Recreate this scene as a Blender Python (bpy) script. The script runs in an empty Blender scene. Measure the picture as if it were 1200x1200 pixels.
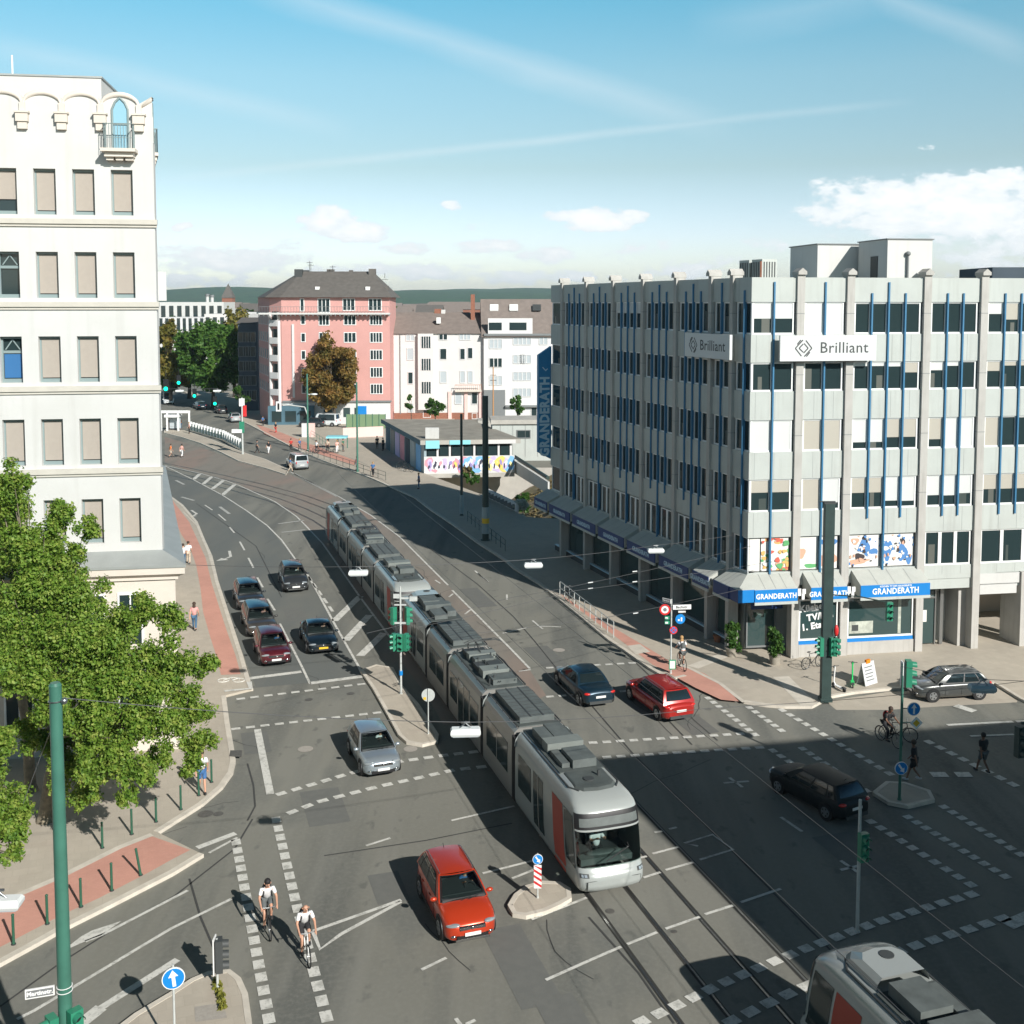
import bpy, bmesh, math, random
import numpy as np
from mathutils import Vector, Matrix
from mathutils.geometry import tessellate_polygon
random.seed(7); rng=np.random.default_rng(7)
sc=bpy.context.scene
COL=sc.collection
R=math.radians
# ------------------------------------------------------------ camera model (a point on the ground from a place in the picture)
F=1290.0; CH=20.2; TILT=math.atan(95/F); PPY=450.0
def P(px,py,z=0.0):
    u=(px-600)/F; v=(PPY-py)/F
    yy=math.cos(TILT)+v*math.sin(TILT); zz=-math.sin(TILT)+v*math.cos(TILT)
    k=(z-CH)/zz
    return (u*k,yy*k)
def Q(px,py,d):
    v=(PPY-py)/F
    h=d*(v*math.cos(TILT)-math.sin(TILT))/(math.cos(TILT)+v*math.sin(TILT))
    fw=d*math.cos(TILT)-h*math.sin(TILT)
    return ((px-600)/F*fw, d, CH+h)
# ------------------------------------------------------------ materials
MATS={}
def mat(name,col,rough=0.6,metal=0.0,var=0.0,scale=3.0,bump=0.0,bscale=None,col2=None,emit=0,spec=None,coat=0,detail=6):
    if name in MATS: return MATS[name]
    m=bpy.data.materials.new(name); m.use_nodes=True; nt=m.node_tree; N=nt.nodes; L=nt.links
    b=N['Principled BSDF']; b.inputs['Roughness'].default_value=rough; b.inputs['Metallic'].default_value=metal
    b.inputs['Base Color'].default_value=(*col,1)
    if spec is not None: b.inputs['Specular IOR Level'].default_value=spec
    if coat: b.inputs['Coat Weight'].default_value=coat; b.inputs['Coat Roughness'].default_value=0.06
    if emit:
        b.inputs['Emission Color'].default_value=(*col,1); b.inputs['Emission Strength'].default_value=emit
    if var or col2 or bump:
        tc=N.new('ShaderNodeTexCoord'); nz=N.new('ShaderNodeTexNoise')
        nz.inputs['Scale'].default_value=scale; nz.inputs['Detail'].default_value=detail; nz.inputs['Roughness'].default_value=.6
        L.new(tc.outputs['Object'],nz.inputs['Vector'])
        if var or col2:
            cr=N.new('ShaderNodeValToRGB')
            c2=col2 if col2 else tuple(min(1,c*(1+var)) for c in col)
            c1=col if col2 else tuple(c*(1-var) for c in col)
            cr.color_ramp.elements[0].position=.32; cr.color_ramp.elements[1].position=.68
            cr.color_ramp.elements[0].color=(*c1,1); cr.color_ramp.elements[1].color=(*c2,1)
            L.new(nz.outputs['Fac'],cr.inputs['Fac']); L.new(cr.outputs['Color'],b.inputs['Base Color'])
        if bump:
            n2=nz
            if bscale:
                n2=N.new('ShaderNodeTexNoise'); n2.inputs['Scale'].default_value=bscale; n2.inputs['Detail'].default_value=4
                L.new(tc.outputs['Object'],n2.inputs['Vector'])
            bp=N.new('ShaderNodeBump'); bp.inputs['Strength'].default_value=bump; bp.inputs['Distance'].default_value=.02
            L.new(n2.outputs['Fac'],bp.inputs['Height']); L.new(bp.outputs['Normal'],b.inputs['Normal'])
    MATS[name]=m; return m
def layered(name,base,patches,rough=.9,bump=.25,grid=None):
    """ground material: base colour + several noise layers (scale, lo, hi, colour, strength, stretch), optional slab joints"""
    m=bpy.data.materials.new(name); m.use_nodes=True; nt=m.node_tree; N=nt.nodes; L=nt.links
    b=N['Principled BSDF']; b.inputs['Roughness'].default_value=rough; b.inputs['Specular IOR Level'].default_value=.3
    tc=N.new('ShaderNodeTexCoord'); src=tc.outputs['Object']
    cur=None
    rgb=N.new('ShaderNodeRGB'); rgb.outputs[0].default_value=(*base,1); cur=rgb.outputs[0]
    for (s,lo,hi,c,st,stretch) in patches:
        mp=N.new('ShaderNodeMapping'); mp.inputs['Rotation'].default_value=(0,0,R(-17.7)); mp.inputs['Scale'].default_value=stretch
        nz=N.new('ShaderNodeTexNoise'); nz.inputs['Scale'].default_value=s; nz.inputs['Detail'].default_value=5
        L.new(src,mp.inputs['Vector']); L.new(mp.outputs[0],nz.inputs['Vector'])
        mr=N.new('ShaderNodeMapRange'); mr.inputs['From Min'].default_value=lo; mr.inputs['From Max'].default_value=hi; mr.inputs['To Max'].default_value=st
        L.new(nz.outputs['Fac'],mr.inputs['Value'])
        mx=N.new('ShaderNodeMixRGB'); L.new(mr.outputs[0],mx.inputs['Fac']); L.new(cur,mx.inputs[1]); mx.inputs[2].default_value=(*c,1); cur=mx.outputs[0]
    if grid:
        (w,h,ang,c,st)=grid
        mp=N.new('ShaderNodeMapping'); mp.inputs['Rotation'].default_value=(0,0,R(ang))
        br=N.new('ShaderNodeTexBrick'); br.inputs['Scale'].default_value=1; br.inputs['Brick Width'].default_value=w; br.inputs['Row Height'].default_value=h
        br.inputs['Mortar Size'].default_value=.012; br.inputs['Color1'].default_value=(1,1,1,1); br.inputs['Color2'].default_value=(.86,.86,.86,1); br.inputs['Mortar'].default_value=(*c,1)
        L.new(src,mp.inputs['Vector']); L.new(mp.outputs[0],br.inputs['Vector'])
        mx=N.new('ShaderNodeMixRGB'); mx.blend_type='MULTIPLY'; mx.inputs['Fac'].default_value=st; L.new(cur,mx.inputs[1]); L.new(br.outputs['Color'],mx.inputs[2]); cur=mx.outputs[0]
    L.new(cur,b.inputs['Base Color'])
    nz=N.new('ShaderNodeTexNoise'); nz.inputs['Scale'].default_value=25; L.new(src,nz.inputs['Vector'])
    bp=N.new('ShaderNodeBump'); bp.inputs['Strength'].default_value=bump; bp.inputs['Distance'].default_value=.01; L.new(nz.outputs['Fac'],bp.inputs['Height']); L.new(bp.outputs['Normal'],b.inputs['Normal'])
    MATS[name]=m; return m
def leafmat(name,c1,c2,c3,scale=1.2):
    m=bpy.data.materials.new(name); m.use_nodes=True; nt=m.node_tree; N=nt.nodes; L=nt.links
    N.clear(); out=N.new('ShaderNodeOutputMaterial')
    tc=N.new('ShaderNodeTexCoord'); nz=N.new('ShaderNodeTexNoise'); nz.inputs['Scale'].default_value=scale; nz.inputs['Detail'].default_value=8; nz.inputs['Roughness'].default_value=.8
    L.new(tc.outputs['Object'],nz.inputs['Vector'])
    cr=N.new('ShaderNodeValToRGB'); e=cr.color_ramp.elements; e[0].position=.36; e[0].color=(*c1,1); e[1].position=.66; e[1].color=(*c3,1)
    x=e.new(.5); x.color=(*c2,1); L.new(nz.outputs['Fac'],cr.inputs['Fac'])
    d=N.new('ShaderNodeBsdfPrincipled'); d.inputs['Roughness'].default_value=.55; d.inputs['Specular IOR Level'].default_value=.35
    t=N.new('ShaderNodeBsdfTranslucent'); mx=N.new('ShaderNodeMixShader'); mx.inputs[0].default_value=.42
    L.new(cr.outputs['Color'],d.inputs['Base Color']); L.new(cr.outputs['Color'],t.inputs['Color']); L.new(d.outputs[0],mx.inputs[1]); L.new(t.outputs[0],mx.inputs[2]); L.new(mx.outputs[0],out.inputs['Surface'])
    MATS[name]=m; return m
def M(n): return MATS[n]
def glassmat(name,tint,k):
    m=bpy.data.materials.new(name); m.use_nodes=True; nt=m.node_tree; N=nt.nodes; L=nt.links; N.clear(); o=N.new('ShaderNodeOutputMaterial')
    t=N.new('ShaderNodeBsdfTransparent'); t.inputs[0].default_value=(*tint,1); g=N.new('ShaderNodeBsdfGlossy'); g.inputs['Roughness'].default_value=.03; g.inputs[0].default_value=(.9,.95,.95,1)
    f=N.new('ShaderNodeFresnel'); f.inputs['IOR'].default_value=1.5; a=N.new('ShaderNodeMath'); a.operation='ADD'; a.inputs[1].default_value=k; L.new(f.outputs[0],a.inputs[0])
    mx=N.new('ShaderNodeMixShader'); L.new(a.outputs[0],mx.inputs[0]); L.new(t.outputs[0],mx.inputs[1]); L.new(g.outputs[0],mx.inputs[2]); L.new(mx.outputs[0],o.inputs['Surface']); MATS[name]=m
glassmat('clear_glass',(.62,.72,.70),.05)
# ------------------------------------------------------------ mesh builder
class MB:
    def __init__(s): s.v=[]; s.f=[]; s.m=[]; s.sm=[]; s.T=None
    def add(s,vs,fs,mi=0,smooth=False):
        n=len(s.v)
        if s.T is not None: vs=[tuple(s.T@Vector(q)) for q in vs]
        s.v.extend([tuple(q) for q in vs])
        for q in fs: s.f.append([i+n for i in q]); s.m.append(mi); s.sm.append(smooth)
        return s
    def box(s,x0,x1,y0,y1,z0,z1,mi=0):
        vs=[(x,y,z) for z in (z0,z1) for y in (y0,y1) for x in (x0,x1)]
        return s.add(vs,[(0,2,3,1),(4,5,7,6),(0,1,5,4),(2,6,7,3),(0,4,6,2),(1,3,7,5)],mi)
    def cbox(s,c,d,mi=0): return s.box(c[0]-d[0]/2,c[0]+d[0]/2,c[1]-d[1]/2,c[1]+d[1]/2,c[2]-d[2]/2,c[2]+d[2]/2,mi)
    def prism(s,poly,z0,z1,mi=0,bottom=True):
        n=len(poly)
        a=sum(poly[i][0]*poly[(i+1)%n][1]-poly[(i+1)%n][0]*poly[i][1] for i in range(n))
        if a<0: poly=poly[::-1]
        vs=[(x,y,z0) for x,y in poly]+[(x,y,z1) for x,y in poly]
        s.add(vs,[(i,(i+1)%n,(i+1)%n+n,i+n) for i in range(n)],mi)
        tr=tessellate_polygon([[Vector((x,y,0)) for x,y in poly]])
        fs=[]
        for t in tr:
            p=[poly[i] for i in t]; ar=(p[1][0]-p[0][0])*(p[2][1]-p[0][1])-(p[2][0]-p[0][0])*(p[1][1]-p[0][1])
            fs.append(tuple(t) if ar>0 else tuple(t[::-1]))
        s.add([(x,y,z1) for x,y in poly],fs,mi)
        if bottom: s.add([(x,y,z0) for x,y in poly],[f[::-1] for f in fs],mi)
        return s
    def sheet(s,poly,z,mi=0):
        tr=tessellate_polygon([[Vector((x,y,0)) for x,y in poly]]); fs=[]
        for t in tr:
            p=[poly[i] for i in t]; ar=(p[1][0]-p[0][0])*(p[2][1]-p[0][1])-(p[2][0]-p[0][0])*(p[1][1]-p[0][1])
            if abs(ar)>1e-9: fs.append(tuple(t) if ar>0 else tuple(t[::-1]))
        return s.add([(x,y,z) for x,y in poly],fs,mi)
    def cyl(s,a,b,r0,r1=None,n=10,mi=0,cap=True,smooth=True):
        r1=r0 if r1 is None else r1
        a=Vector(a); b=Vector(b); d=(b-a)
        if d.length<1e-6: return s
        d.normalize(); x=d.orthogonal().normalized(); y=d.cross(x)
        vs=[];
        for c,r in ((a,r0),(b,r1)):
            for i in range(n):
                t=2*math.pi*i/n; vs.append(c+x*(r*math.cos(t))+y*(r*math.sin(t)))
        s.add(vs,[(i,(i+1)%n,(i+1)%n+n,i+n) for i in range(n)],mi,smooth)
        if cap: s.add(vs[:n],[tuple(range(n))[::-1]],mi); s.add(vs[n:],[tuple(range(n))],mi)
        return s
    def tube(s,pts,r,n=6,mi=0):
        for a,b in zip(pts,pts[1:]): s.cyl(a,b,r,r,n,mi,cap=True)
        return s
    def ball(s,c,r,n=8,k=6,mi=0):
        rx,ry,rz=(r,r,r) if not hasattr(r,'__len__') else r
        vs=[(c[0],c[1],c[2]-rz)]
        for j in range(1,k):
            t=-math.pi/2+math.pi*j/k
            for i in range(n):
                a=2*math.pi*i/n; vs.append((c[0]+rx*math.cos(t)*math.cos(a),c[1]+ry*math.cos(t)*math.sin(a),c[2]+rz*math.sin(t)))
        vs.append((c[0],c[1],c[2]+rz)); fs=[]
        for i in range(n): fs.append((0,1+(i+1)%n,1+i))
        for j in range(k-2):
            o=1+j*n
            for i in range(n): fs.append((o+i,o+(i+1)%n,o+n+(i+1)%n,o+n+i))
        o=1+(k-2)*n; e=len(vs)-1
        for i in range(n): fs.append((o+i,o+(i+1)%n,e))
        return s.add(vs,fs,mi,True)
    def grid(s,rows,mi=0,smooth=True,flip=False,closed=False):
        h=len(rows); w=len(rows[0]); vs=[p for r in rows for p in r]; fs=[]
        for j in range(h-1):
            for i in range(w if closed else w-1):
                i2=(i+1)%w; q=(j*w+i,j*w+i2,(j+1)*w+i2,(j+1)*w+i); fs.append(q[::-1] if flip else q)
        return s.add(vs,fs,mi,smooth)
    def torus(s,c,axis,Rr,r,n=20,k=6,mi=0):
        ax=Vector(axis).normalized(); x=ax.orthogonal().normalized(); y=ax.cross(x); c=Vector(c); rows=[]
        for i in range(n+1):
            t=2*math.pi*i/n; d=x*math.cos(t)+y*math.sin(t)
            rows.append([c+d*(Rr+r*math.cos(2*math.pi*j/k))+ax*(r*math.sin(2*math.pi*j/k)) for j in range(k+1)])
        return s.grid(rows,mi)
    def build(s,name,mats,parent=None,origin=(0,0,0)):
        me=bpy.data.meshes.new(name); o=Vector(origin)
        me.from_pydata([Vector(q)-o for q in s.v],[],s.f)
        if not isinstance(mats,(list,tuple)): mats=[mats]
        for m in mats: me.materials.append(m if not isinstance(m,str) else MATS[m])
        me.polygons.foreach_set('material_index',s.m); me.polygons.foreach_set('use_smooth',s.sm); me.update()
        ob=bpy.data.objects.new(name,me); COL.objects.link(ob)
        if parent is not None: ob.parent=parent
        else: ob.location=o
        return ob
def tag(o,label=None,cat=None,group=None,kind=None):
    if label: o['label']=label
    if cat: o['category']=cat
    if group: o['group']=group
    if kind: o['kind']=kind
    return o
def thing(name,label,cat,loc=(0,0,0),rz=0,group=None):
    o=bpy.data.objects.new(name,None); COL.objects.link(o); o.empty_display_size=.3
    o.location=loc; o.rotation_euler=(0,0,rz); return tag(o,label,cat,group)
KIDS={}
def copy_tree(o,parent=None):
    c=o.copy(); COL.objects.link(c)
    if parent is not None: c.parent=parent
    for ch in list(o.children): copy_tree(ch,c)
    return c
def dup(o,loc,rz,label,group=None):
    c=copy_tree(o); c.location=loc; c.rotation_euler=(0,0,rz); c['label']=label
    if group: c['group']=group
    return c
class Fr:
    """a facade frame: u along the wall, n outwards, z up"""
    def __init__(s,o,deg): s.o=o; a=R(deg); s.u=(math.cos(a),math.sin(a)); s.n=(math.sin(a),-math.cos(a)); s.deg=deg
    def p(s,u,n,z): return (s.o[0]+s.u[0]*u+s.n[0]*n, s.o[1]+s.u[1]*u+s.n[1]*n, z)
def fbox(mb,fr,u0,u1,n0,n1,z0,z1,mi=0):
    vs=[fr.p(u,n,z) for z in (z0,z1) for n in (n1,n0) for u in (u0,u1)]
    return mb.add(vs,[(0,2,3,1),(4,5,7,6),(0,1,5,4),(2,6,7,3),(0,4,6,2),(1,3,7,5)],mi)
def strip(mb,pts,w,z,mi=0,side=0):
    """flat ribbon along pts; side 0 centred, 1 left, -1 right"""
    L=[];Rr=[]
    for i,p in enumerate(pts):
        a=Vector(pts[max(0,i-1)]); b=Vector(pts[min(len(pts)-1,i+1)]); d=(b-a); d.normalize(); nn=Vector((-d.y,d.x))
        l=w/2 if side==0 else (w if side>0 else 0); r=w/2 if side==0 else (0 if side>0 else w)
        L.append((p[0]+nn.x*l,p[1]+nn.y*l,z)); Rr.append((p[0]-nn.x*r,p[1]-nn.y*r,z))
    n=len(pts)
    mb.add(L+Rr,[(n+i,n+i+1,i+1,i) for i in range(n-1)],mi); return L,Rr
def pl(*pp,z=0): return [P(a,b,z) for a,b in pp]
def text(s,size,matn,parent,M4,extrude=.01,off=0.0,name='lettering',align='CENTER',sx=1.0):
    cu=bpy.data.curves.new('t','FONT'); cu.body=s; cu.size=size; cu.extrude=extrude; cu.offset=off; cu.align_x=align; cu.align_y='CENTER'; cu.resolution_u=2; cu.space_character=1.06
    ob=bpy.data.objects.new('t',cu); COL.objects.link(ob)
    dg=bpy.context.evaluated_depsgraph_get(); me=bpy.data.meshes.new_from_object(ob.evaluated_get(dg))
    bpy.data.objects.remove(ob); me.name=name
    if sx!=1.0: me.transform(Matrix.Diagonal((sx,1,1,1)))
    me.transform(M4); me.materials.clear(); me.materials.append(MATS[matn])
    o=bpy.data.objects.new(name,me); COL.objects.link(o)
    if parent: o.parent=parent
    return o
def frM(fr,u,n,z,origin=(0,0,0),rot=0):
    X=Vector((fr.u[0],fr.u[1],0)); Z=Vector((fr.n[0],fr.n[1],0)); Y=Vector((0,0,1))
    p=Vector(fr.p(u,n,z))-Vector(origin)
    m=Matrix(((X.x,Y.x,Z.x,p.x),(X.y,Y.y,Z.y,p.y),(X.z,Y.z,Z.z,p.z),(0,0,0,1)))
    return m@Matrix.Rotation(R(rot),4,'Z')
# ------------------------------------------------------------ material palette
layered('white_wall',(.575,.57,.55),[(.6,.4,.7,(.54,.535,.51),.8,(1,1,1)),(2.6,.56,.8,(.42,.41,.38),.4,(1,1,.05)),(9,.6,.8,(.5,.49,.46),.5,(1,1,1))],rough=.85,bump=.08)
mat('cream_stone',(.62,.56,.49),.85,var=.05,scale=.8)
mat('zinc',(.36,.38,.37),.5,metal=.3,var=.08,scale=1)
mat('sill',(.52,.49,.43),.8,var=.05,scale=2)
mat('blind_beige',(.37,.325,.28),.8,var=.03,scale=5)
mat('frame_grey',(.22,.28,.28),.5)
mat('glass_dark',(.022,.038,.040),.08,spec=.5)
mat('glass_shop',(.03,.06,.06),.05,spec=.8)
mat('glass_blue',(.05,.16,.35),.15,spec=.7)
mat('car_glass',(.012,.02,.022),.04,spec=.8)
layered('panel_grey',(.465,.49,.46),[(.7,.4,.7,(.42,.44,.415),.7,(1,1,1)),(3.5,.52,.75,(.34,.35,.32),.45,(1,1,.06))],rough=.7,bump=.05)
layered('pillar_stone',(.455,.44,.41),[(1.2,.4,.7,(.40,.385,.355),.8,(1,1,1)),(5,.5,.75,(.30,.28,.25),.5,(1,1,.08))],rough=.85,bump=.12)
mat('fin_blue',(.04,.165,.30),.45)
mat('awning_grey',(.45,.46,.42),.7,var=.06,scale=1.5)
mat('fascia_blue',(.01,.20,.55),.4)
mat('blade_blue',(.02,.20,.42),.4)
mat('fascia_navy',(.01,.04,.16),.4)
mat('white_paint',(.80,.80,.78),.5)
mat('white_lamp',(.72,.74,.72),.4)
mat('ltblue_letter',(.45,.62,.72),.5)
mat('black',(.012,.012,.013),.5)
mat('dark_grey',(.05,.055,.055),.6)
mat('mid_grey',(.18,.19,.19),.6)
mat('rubber',(.018,.018,.018),.85)
mat('rim',(.45,.46,.47),.3,metal=.8)
mat('chrome',(.6,.6,.6),.15,metal=1)
mat('steel',(.35,.36,.36),.35,metal=.9)
mat('rail_steel',(.22,.22,.21),.3,metal=.9)
mat('groove',(.035,.034,.03),.8)
mat('headlight',(.42,.46,.48),.08,spec=.9,metal=.4)
mat('taillight',(.55,.02,.015),.2,coat=.5)
mat('orange_lens',(.8,.25,.02),.2)
mat('plate_white',(.75,.75,.72),.5)
mat('plate_yellow',(.75,.48,.03),.5)
mat('plate_blue',(.02,.08,.45),.5)
mat('sign_blue',(.01,.22,.60),.35)
mat('sign_red',(.62,.03,.03),.4)
mat('sign_green',(.02,.30,.16),.4)
mat('signal_green',(.03,.22,.13),.4)
mat('lens_green',(.0,.8,.45),.3,emit=2.0)
mat('pole_green',(.055,.17,.125),.42,var=.12,scale=1.5)
mat('pole_dark',(.03,.055,.05),.5,var=.15,scale=2)
mat('pole_galv',(.48,.50,.48),.5,var=.1,scale=4)
mat('bollard_green',(.025,.10,.06),.45)
mat('rust_pole',(.45,.22,.08),.7)
layered('marking',(.62,.61,.56),[(3,.5,.66,(.36,.355,.32),.75,(1,1,1)),(14,.55,.7,(.27,.27,.245),.7,(1,1,1))])
mat('marking_worn',(.40,.40,.37),.85,var=.2,scale=2.5)
mat('kerb',(.58,.53,.45),.85,var=.12,scale=1.8,bump=.1,bscale=12)
mat('tar',(.055,.055,.052),.85)
mat('manhole',(.10,.095,.085),.7,var=.2,scale=10)
mat('manhole_light',(.36,.33,.29),.8,var=.1,scale=10)
mat('tram_silver',(.36,.35,.325),.32,metal=.35,var=.03,scale=.8)
mat('tram_front',(.36,.385,.37),.25,metal=.1,coat=.3)
mat('tram_roof',(.075,.088,.084),.65,var=.25,scale=1.5)
mat('tram_box',(.105,.12,.115),.6,var=.2,scale=2)
mat('tram_box_light',(.19,.21,.195),.55,var=.08,scale=2)
mat('tram_red',(.38,.05,.03),.5)
mat('bellows',(.02,.02,.021),.8)
mat('brick',(.26,.11,.07),.9,var=.15,scale=4)
mat('pink_wall',(.56,.295,.265),.9,var=.04,scale=.5)
mat('pale_pink',(.72,.50,.46),.9,var=.05,scale=.5)
mat('roof_dark',(.115,.105,.095),.85,var=.14,scale=1.5,bump=.2,bscale=4)
mat('roof_brown',(.20,.165,.145),.85,var=.12,scale=1.2,bump=.2,bscale=4)
mat('house_white',(.62,.61,.60),.85,var=.03,scale=.5)
mat('house_cream',(.60,.58,.56),.85,var=.03,scale=.5)
mat('house_dark',(.055,.075,.095),.85,var=.1,scale=.6)
mat('house_teal',(.07,.14,.18),.8,var=.1,scale=.6)
mat('concrete',(.42,.40,.36),.9,var=.12,scale=.7,bump=.1,bscale=6)
mat('flat_roof',(.27,.25,.21),.95,var=.18,scale=.5,bump=.1,bscale=5)
mat('metal_panel',(.30,.38,.41),.5,metal=.2,var=.1,scale=1)
mat('turquoise',(.25,.62,.70),.6)
mat('bark',(.20,.17,.12),.9,var=.35,scale=4,bump=.5,bscale=12)
mat('bark_dark',(.07,.055,.04),.9,var=.3,scale=4,bump=.4)
mat('terracotta',(.45,.18,.09),.9)
mat('pot_grey',(.30,.27,.22),.8,var=.1,scale=5)
mat('wire',(.10,.10,.10),.5)
mat('skin',(.55,.30,.20),.6)
mat('skin_dark',(.20,.10,.06),.6)
mat('hair_brown',(.05,.03,.02),.7)
mat('hair_blond',(.40,.24,.10),.7)
mat('hair_black',(.012,.01,.01),.7)
for n,c in dict(shirt_white=(.75,.75,.75),cloth_black=(.02,.02,.022),cloth_grey=(.10,.11,.11),cloth_blue=(.05,.14,.32),jeans=(.06,.13,.22),cloth_red=(.50,.04,.03),cloth_orange=(.80,.22,.06),cloth_pink=(.60,.30,.28),cloth_beige=(.55,.45,.35),cloth_green=(.05,.16,.10),shoe_dark=(.03,.03,.03),shoe_white=(.6,.6,.6),cloth_rose=(.75,.42,.36)).items(): mat(n,c,.85,var=.08,scale=12)
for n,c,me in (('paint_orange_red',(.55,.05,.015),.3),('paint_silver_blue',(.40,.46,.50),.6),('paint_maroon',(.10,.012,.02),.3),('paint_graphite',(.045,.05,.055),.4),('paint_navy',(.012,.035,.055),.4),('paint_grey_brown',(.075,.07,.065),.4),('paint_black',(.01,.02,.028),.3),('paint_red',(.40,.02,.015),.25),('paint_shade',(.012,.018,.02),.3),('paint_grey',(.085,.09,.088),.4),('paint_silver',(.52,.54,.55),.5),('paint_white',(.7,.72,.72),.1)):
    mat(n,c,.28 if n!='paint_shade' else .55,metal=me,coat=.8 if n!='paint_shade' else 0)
leafmat('leaf_plane',(.05,.14,.02),(.19,.315,.04),(.48,.51,.13),3.2)
leafmat('leaf_dark',(.03,.10,.02),(.08,.18,.03),(.17,.26,.05),.6)
leafmat('leaf_yellow',(.10,.12,.02),(.22,.20,.04),(.30,.17,.04),.5)
leafmat('leaf_autumn',(.11,.12,.03),(.24,.165,.045),(.38,.19,.05),.7)
leafmat('leaf_small',(.02,.08,.015),(.06,.15,.025),(.12,.2,.04),3)
leafmat('leaf_dry',(.14,.11,.05),(.25,.20,.10),(.30,.28,.12),2)
leafmat('leaf_white',(.45,.47,.42),(.65,.67,.62),(.2,.3,.15),3)
layered('asphalt',(.192,.188,.160),[(.06,.40,.62,(.225,.221,.19),.9,(1,1,1)),(.45,.47,.66,(.115,.119,.108),.85,(1,.07,1)),(1.1,.50,.70,(.23,.226,.198),.5,(1,.05,1)),(.16,.54,.62,(.135,.14,.128),.7,(1,.5,1)),(6,.45,.75,(.24,.235,.205),.4,(1,1,1)),(1.4,.62,.70,(.105,.108,.098),.6,(1,.6,1)),(22,.55,.8,(.26,.25,.22),.35,(1,1,1))])
layered('asphalt_patch',(.145,.147,.135),[(3,.4,.7,(.17,.17,.155),.6,(1,1,1))])
layered('asphalt_new',(0.133,0.142,0.133),[(.3,.45,.65,(0.167,0.168,0.148),.8,(1,.25,1)),(6,.45,.75,(0.174,0.174,0.160),.3,(1,1,1))])
layered('pavement_slabs',(.485,.43,.35),[(.15,.4,.65,(.42,.375,.31),.8,(1,1,1)),(2,.5,.75,(.53,.475,.39),.5,(1,1,1)),(.8,.58,.7,(.40,.34,.28),.45,(1,1,1))],grid=(.5,.5,-20,(.80,.80,.80),.5))
layered('cycle_red',(.60,.31,.24),[(.5,.4,.65,(.52,.27,.21),.8,(1,1,1)),(4,.5,.75,(.64,.35,.27),.4,(1,1,1))],grid=(.2,.1,-20,(.85,.85,.85),.4))
layered('tram_bed',(0.225,0.205,0.175),[(.2,.45,.6,(0.27,0.20,0.165),.7,(1,.3,1)),(.9,.5,.7,(0.168,0.154,0.133),.6,(1,.2,1))])
layered('earth',(.28,.23,.15),[(.5,.4,.6,(.18,.17,.09),.8,(1,1,1)),(3,.5,.7,(.36,.31,.22),.6,(1,1,1))])
layered('hill_forest',(.05,.11,.05),[(.01,.4,.6,(.06,.11,.05),.8,(1,1,1)),(.05,.5,.65,(.02,.045,.03),.8,(1,1,1))])
HAZE=True
# ------------------------------------------------------------ camera, sun, sky
cam=bpy.data.cameras.new('camera'); co=bpy.data.objects.new('camera',cam); COL.objects.link(co); sc.camera=co
cam.sensor_width=36; cam.lens=F/1200*36; cam.shift_y=-(600-PPY)/1200; cam.clip_end=12000; cam.clip_start=.5
co.location=(0,0,CH); co.rotation_euler=(math.pi/2-TILT,0,0)
SAZ=R(35); SEL=R(30)
sd=Vector((-math.sin(SAZ)*math.cos(SEL),math.cos(SAZ)*math.cos(SEL),-math.sin(SEL)))
sl=bpy.data.lights.new('sun','SUN'); sl.energy=4.6; sl.angle=R(.5); sl.color=(1,.965,.91)
so=bpy.data.objects.new('sun',sl); COL.objects.link(so); so.rotation_euler=sd.to_track_quat('-Z','Y').to_euler(); so.location=(40,-60,60)
w=bpy.data.worlds.new('World'); sc.world=w; w.use_nodes=True; nt=w.node_tree; N=nt.nodes; L=nt.links
bg=N['Background']; bg.inputs['Strength'].default_value=.15
sky=N.new('ShaderNodeTexSky'); sky.sky_type='NISHITA'; sky.sun_disc=False; sky.sun_elevation=SEL; sky.sun_rotation=R(145); sky.altitude=0; sky.air_density=1.0; sky.dust_density=.6; sky.ozone_density=.8
def math_(op,a,b=None,c=None):
    n=N.new('ShaderNodeMath'); n.operation=op
    for i,x in enumerate((a,b,c)):
        if x is None: continue
        if isinstance(x,(int,float)): n.inputs[i].default_value=x
        else: L.new(x,n.inputs[i])
    return n.outputs[0]
tc=N.new('ShaderNodeTexCoord'); sx=N.new('ShaderNodeSeparateXYZ'); L.new(tc.outputs['Generated'],sx.inputs[0])
yy=math_('MAXIMUM',sx.outputs[1],.02)
u=math_('DIVIDE',sx.outputs[0],yy); e=math_('DIVIDE',sx.outputs[2],yy)
cx=N.new('ShaderNodeCombineXYZ'); L.new(u,cx.inputs[0]); L.new(math_('MULTIPLY',e,2.0),cx.inputs[1])
nz=N.new('ShaderNodeTexNoise'); nz.inputs['Scale'].default_value=34; nz.inputs['Detail'].default_value=9; nz.inputs['Roughness'].default_value=.55; L.new(cx.outputs[0],nz.inputs['Vector'])
nz2=N.new('ShaderNodeTexNoise'); nz2.inputs['Scale'].default_value=5; nz2.inputs['Detail'].default_value=6; L.new(cx.outputs[0],nz2.inputs['Vector'])
def blob(px,py,rx,ry,amp):
    du=math_('DIVIDE',math_('SUBTRACT',u,(px-600)/F),rx/F); de=math_('DIVIDE',math_('SUBTRACT',e,(355-py)/F),ry/F)
    r2=math_('ADD',math_('MULTIPLY',du,du),math_('MULTIPLY',de,de))
    return math_('MULTIPLY',math_('MAXIMUM',math_('SUBTRACT',1.0,r2),0.0),amp)
tot=None
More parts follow.
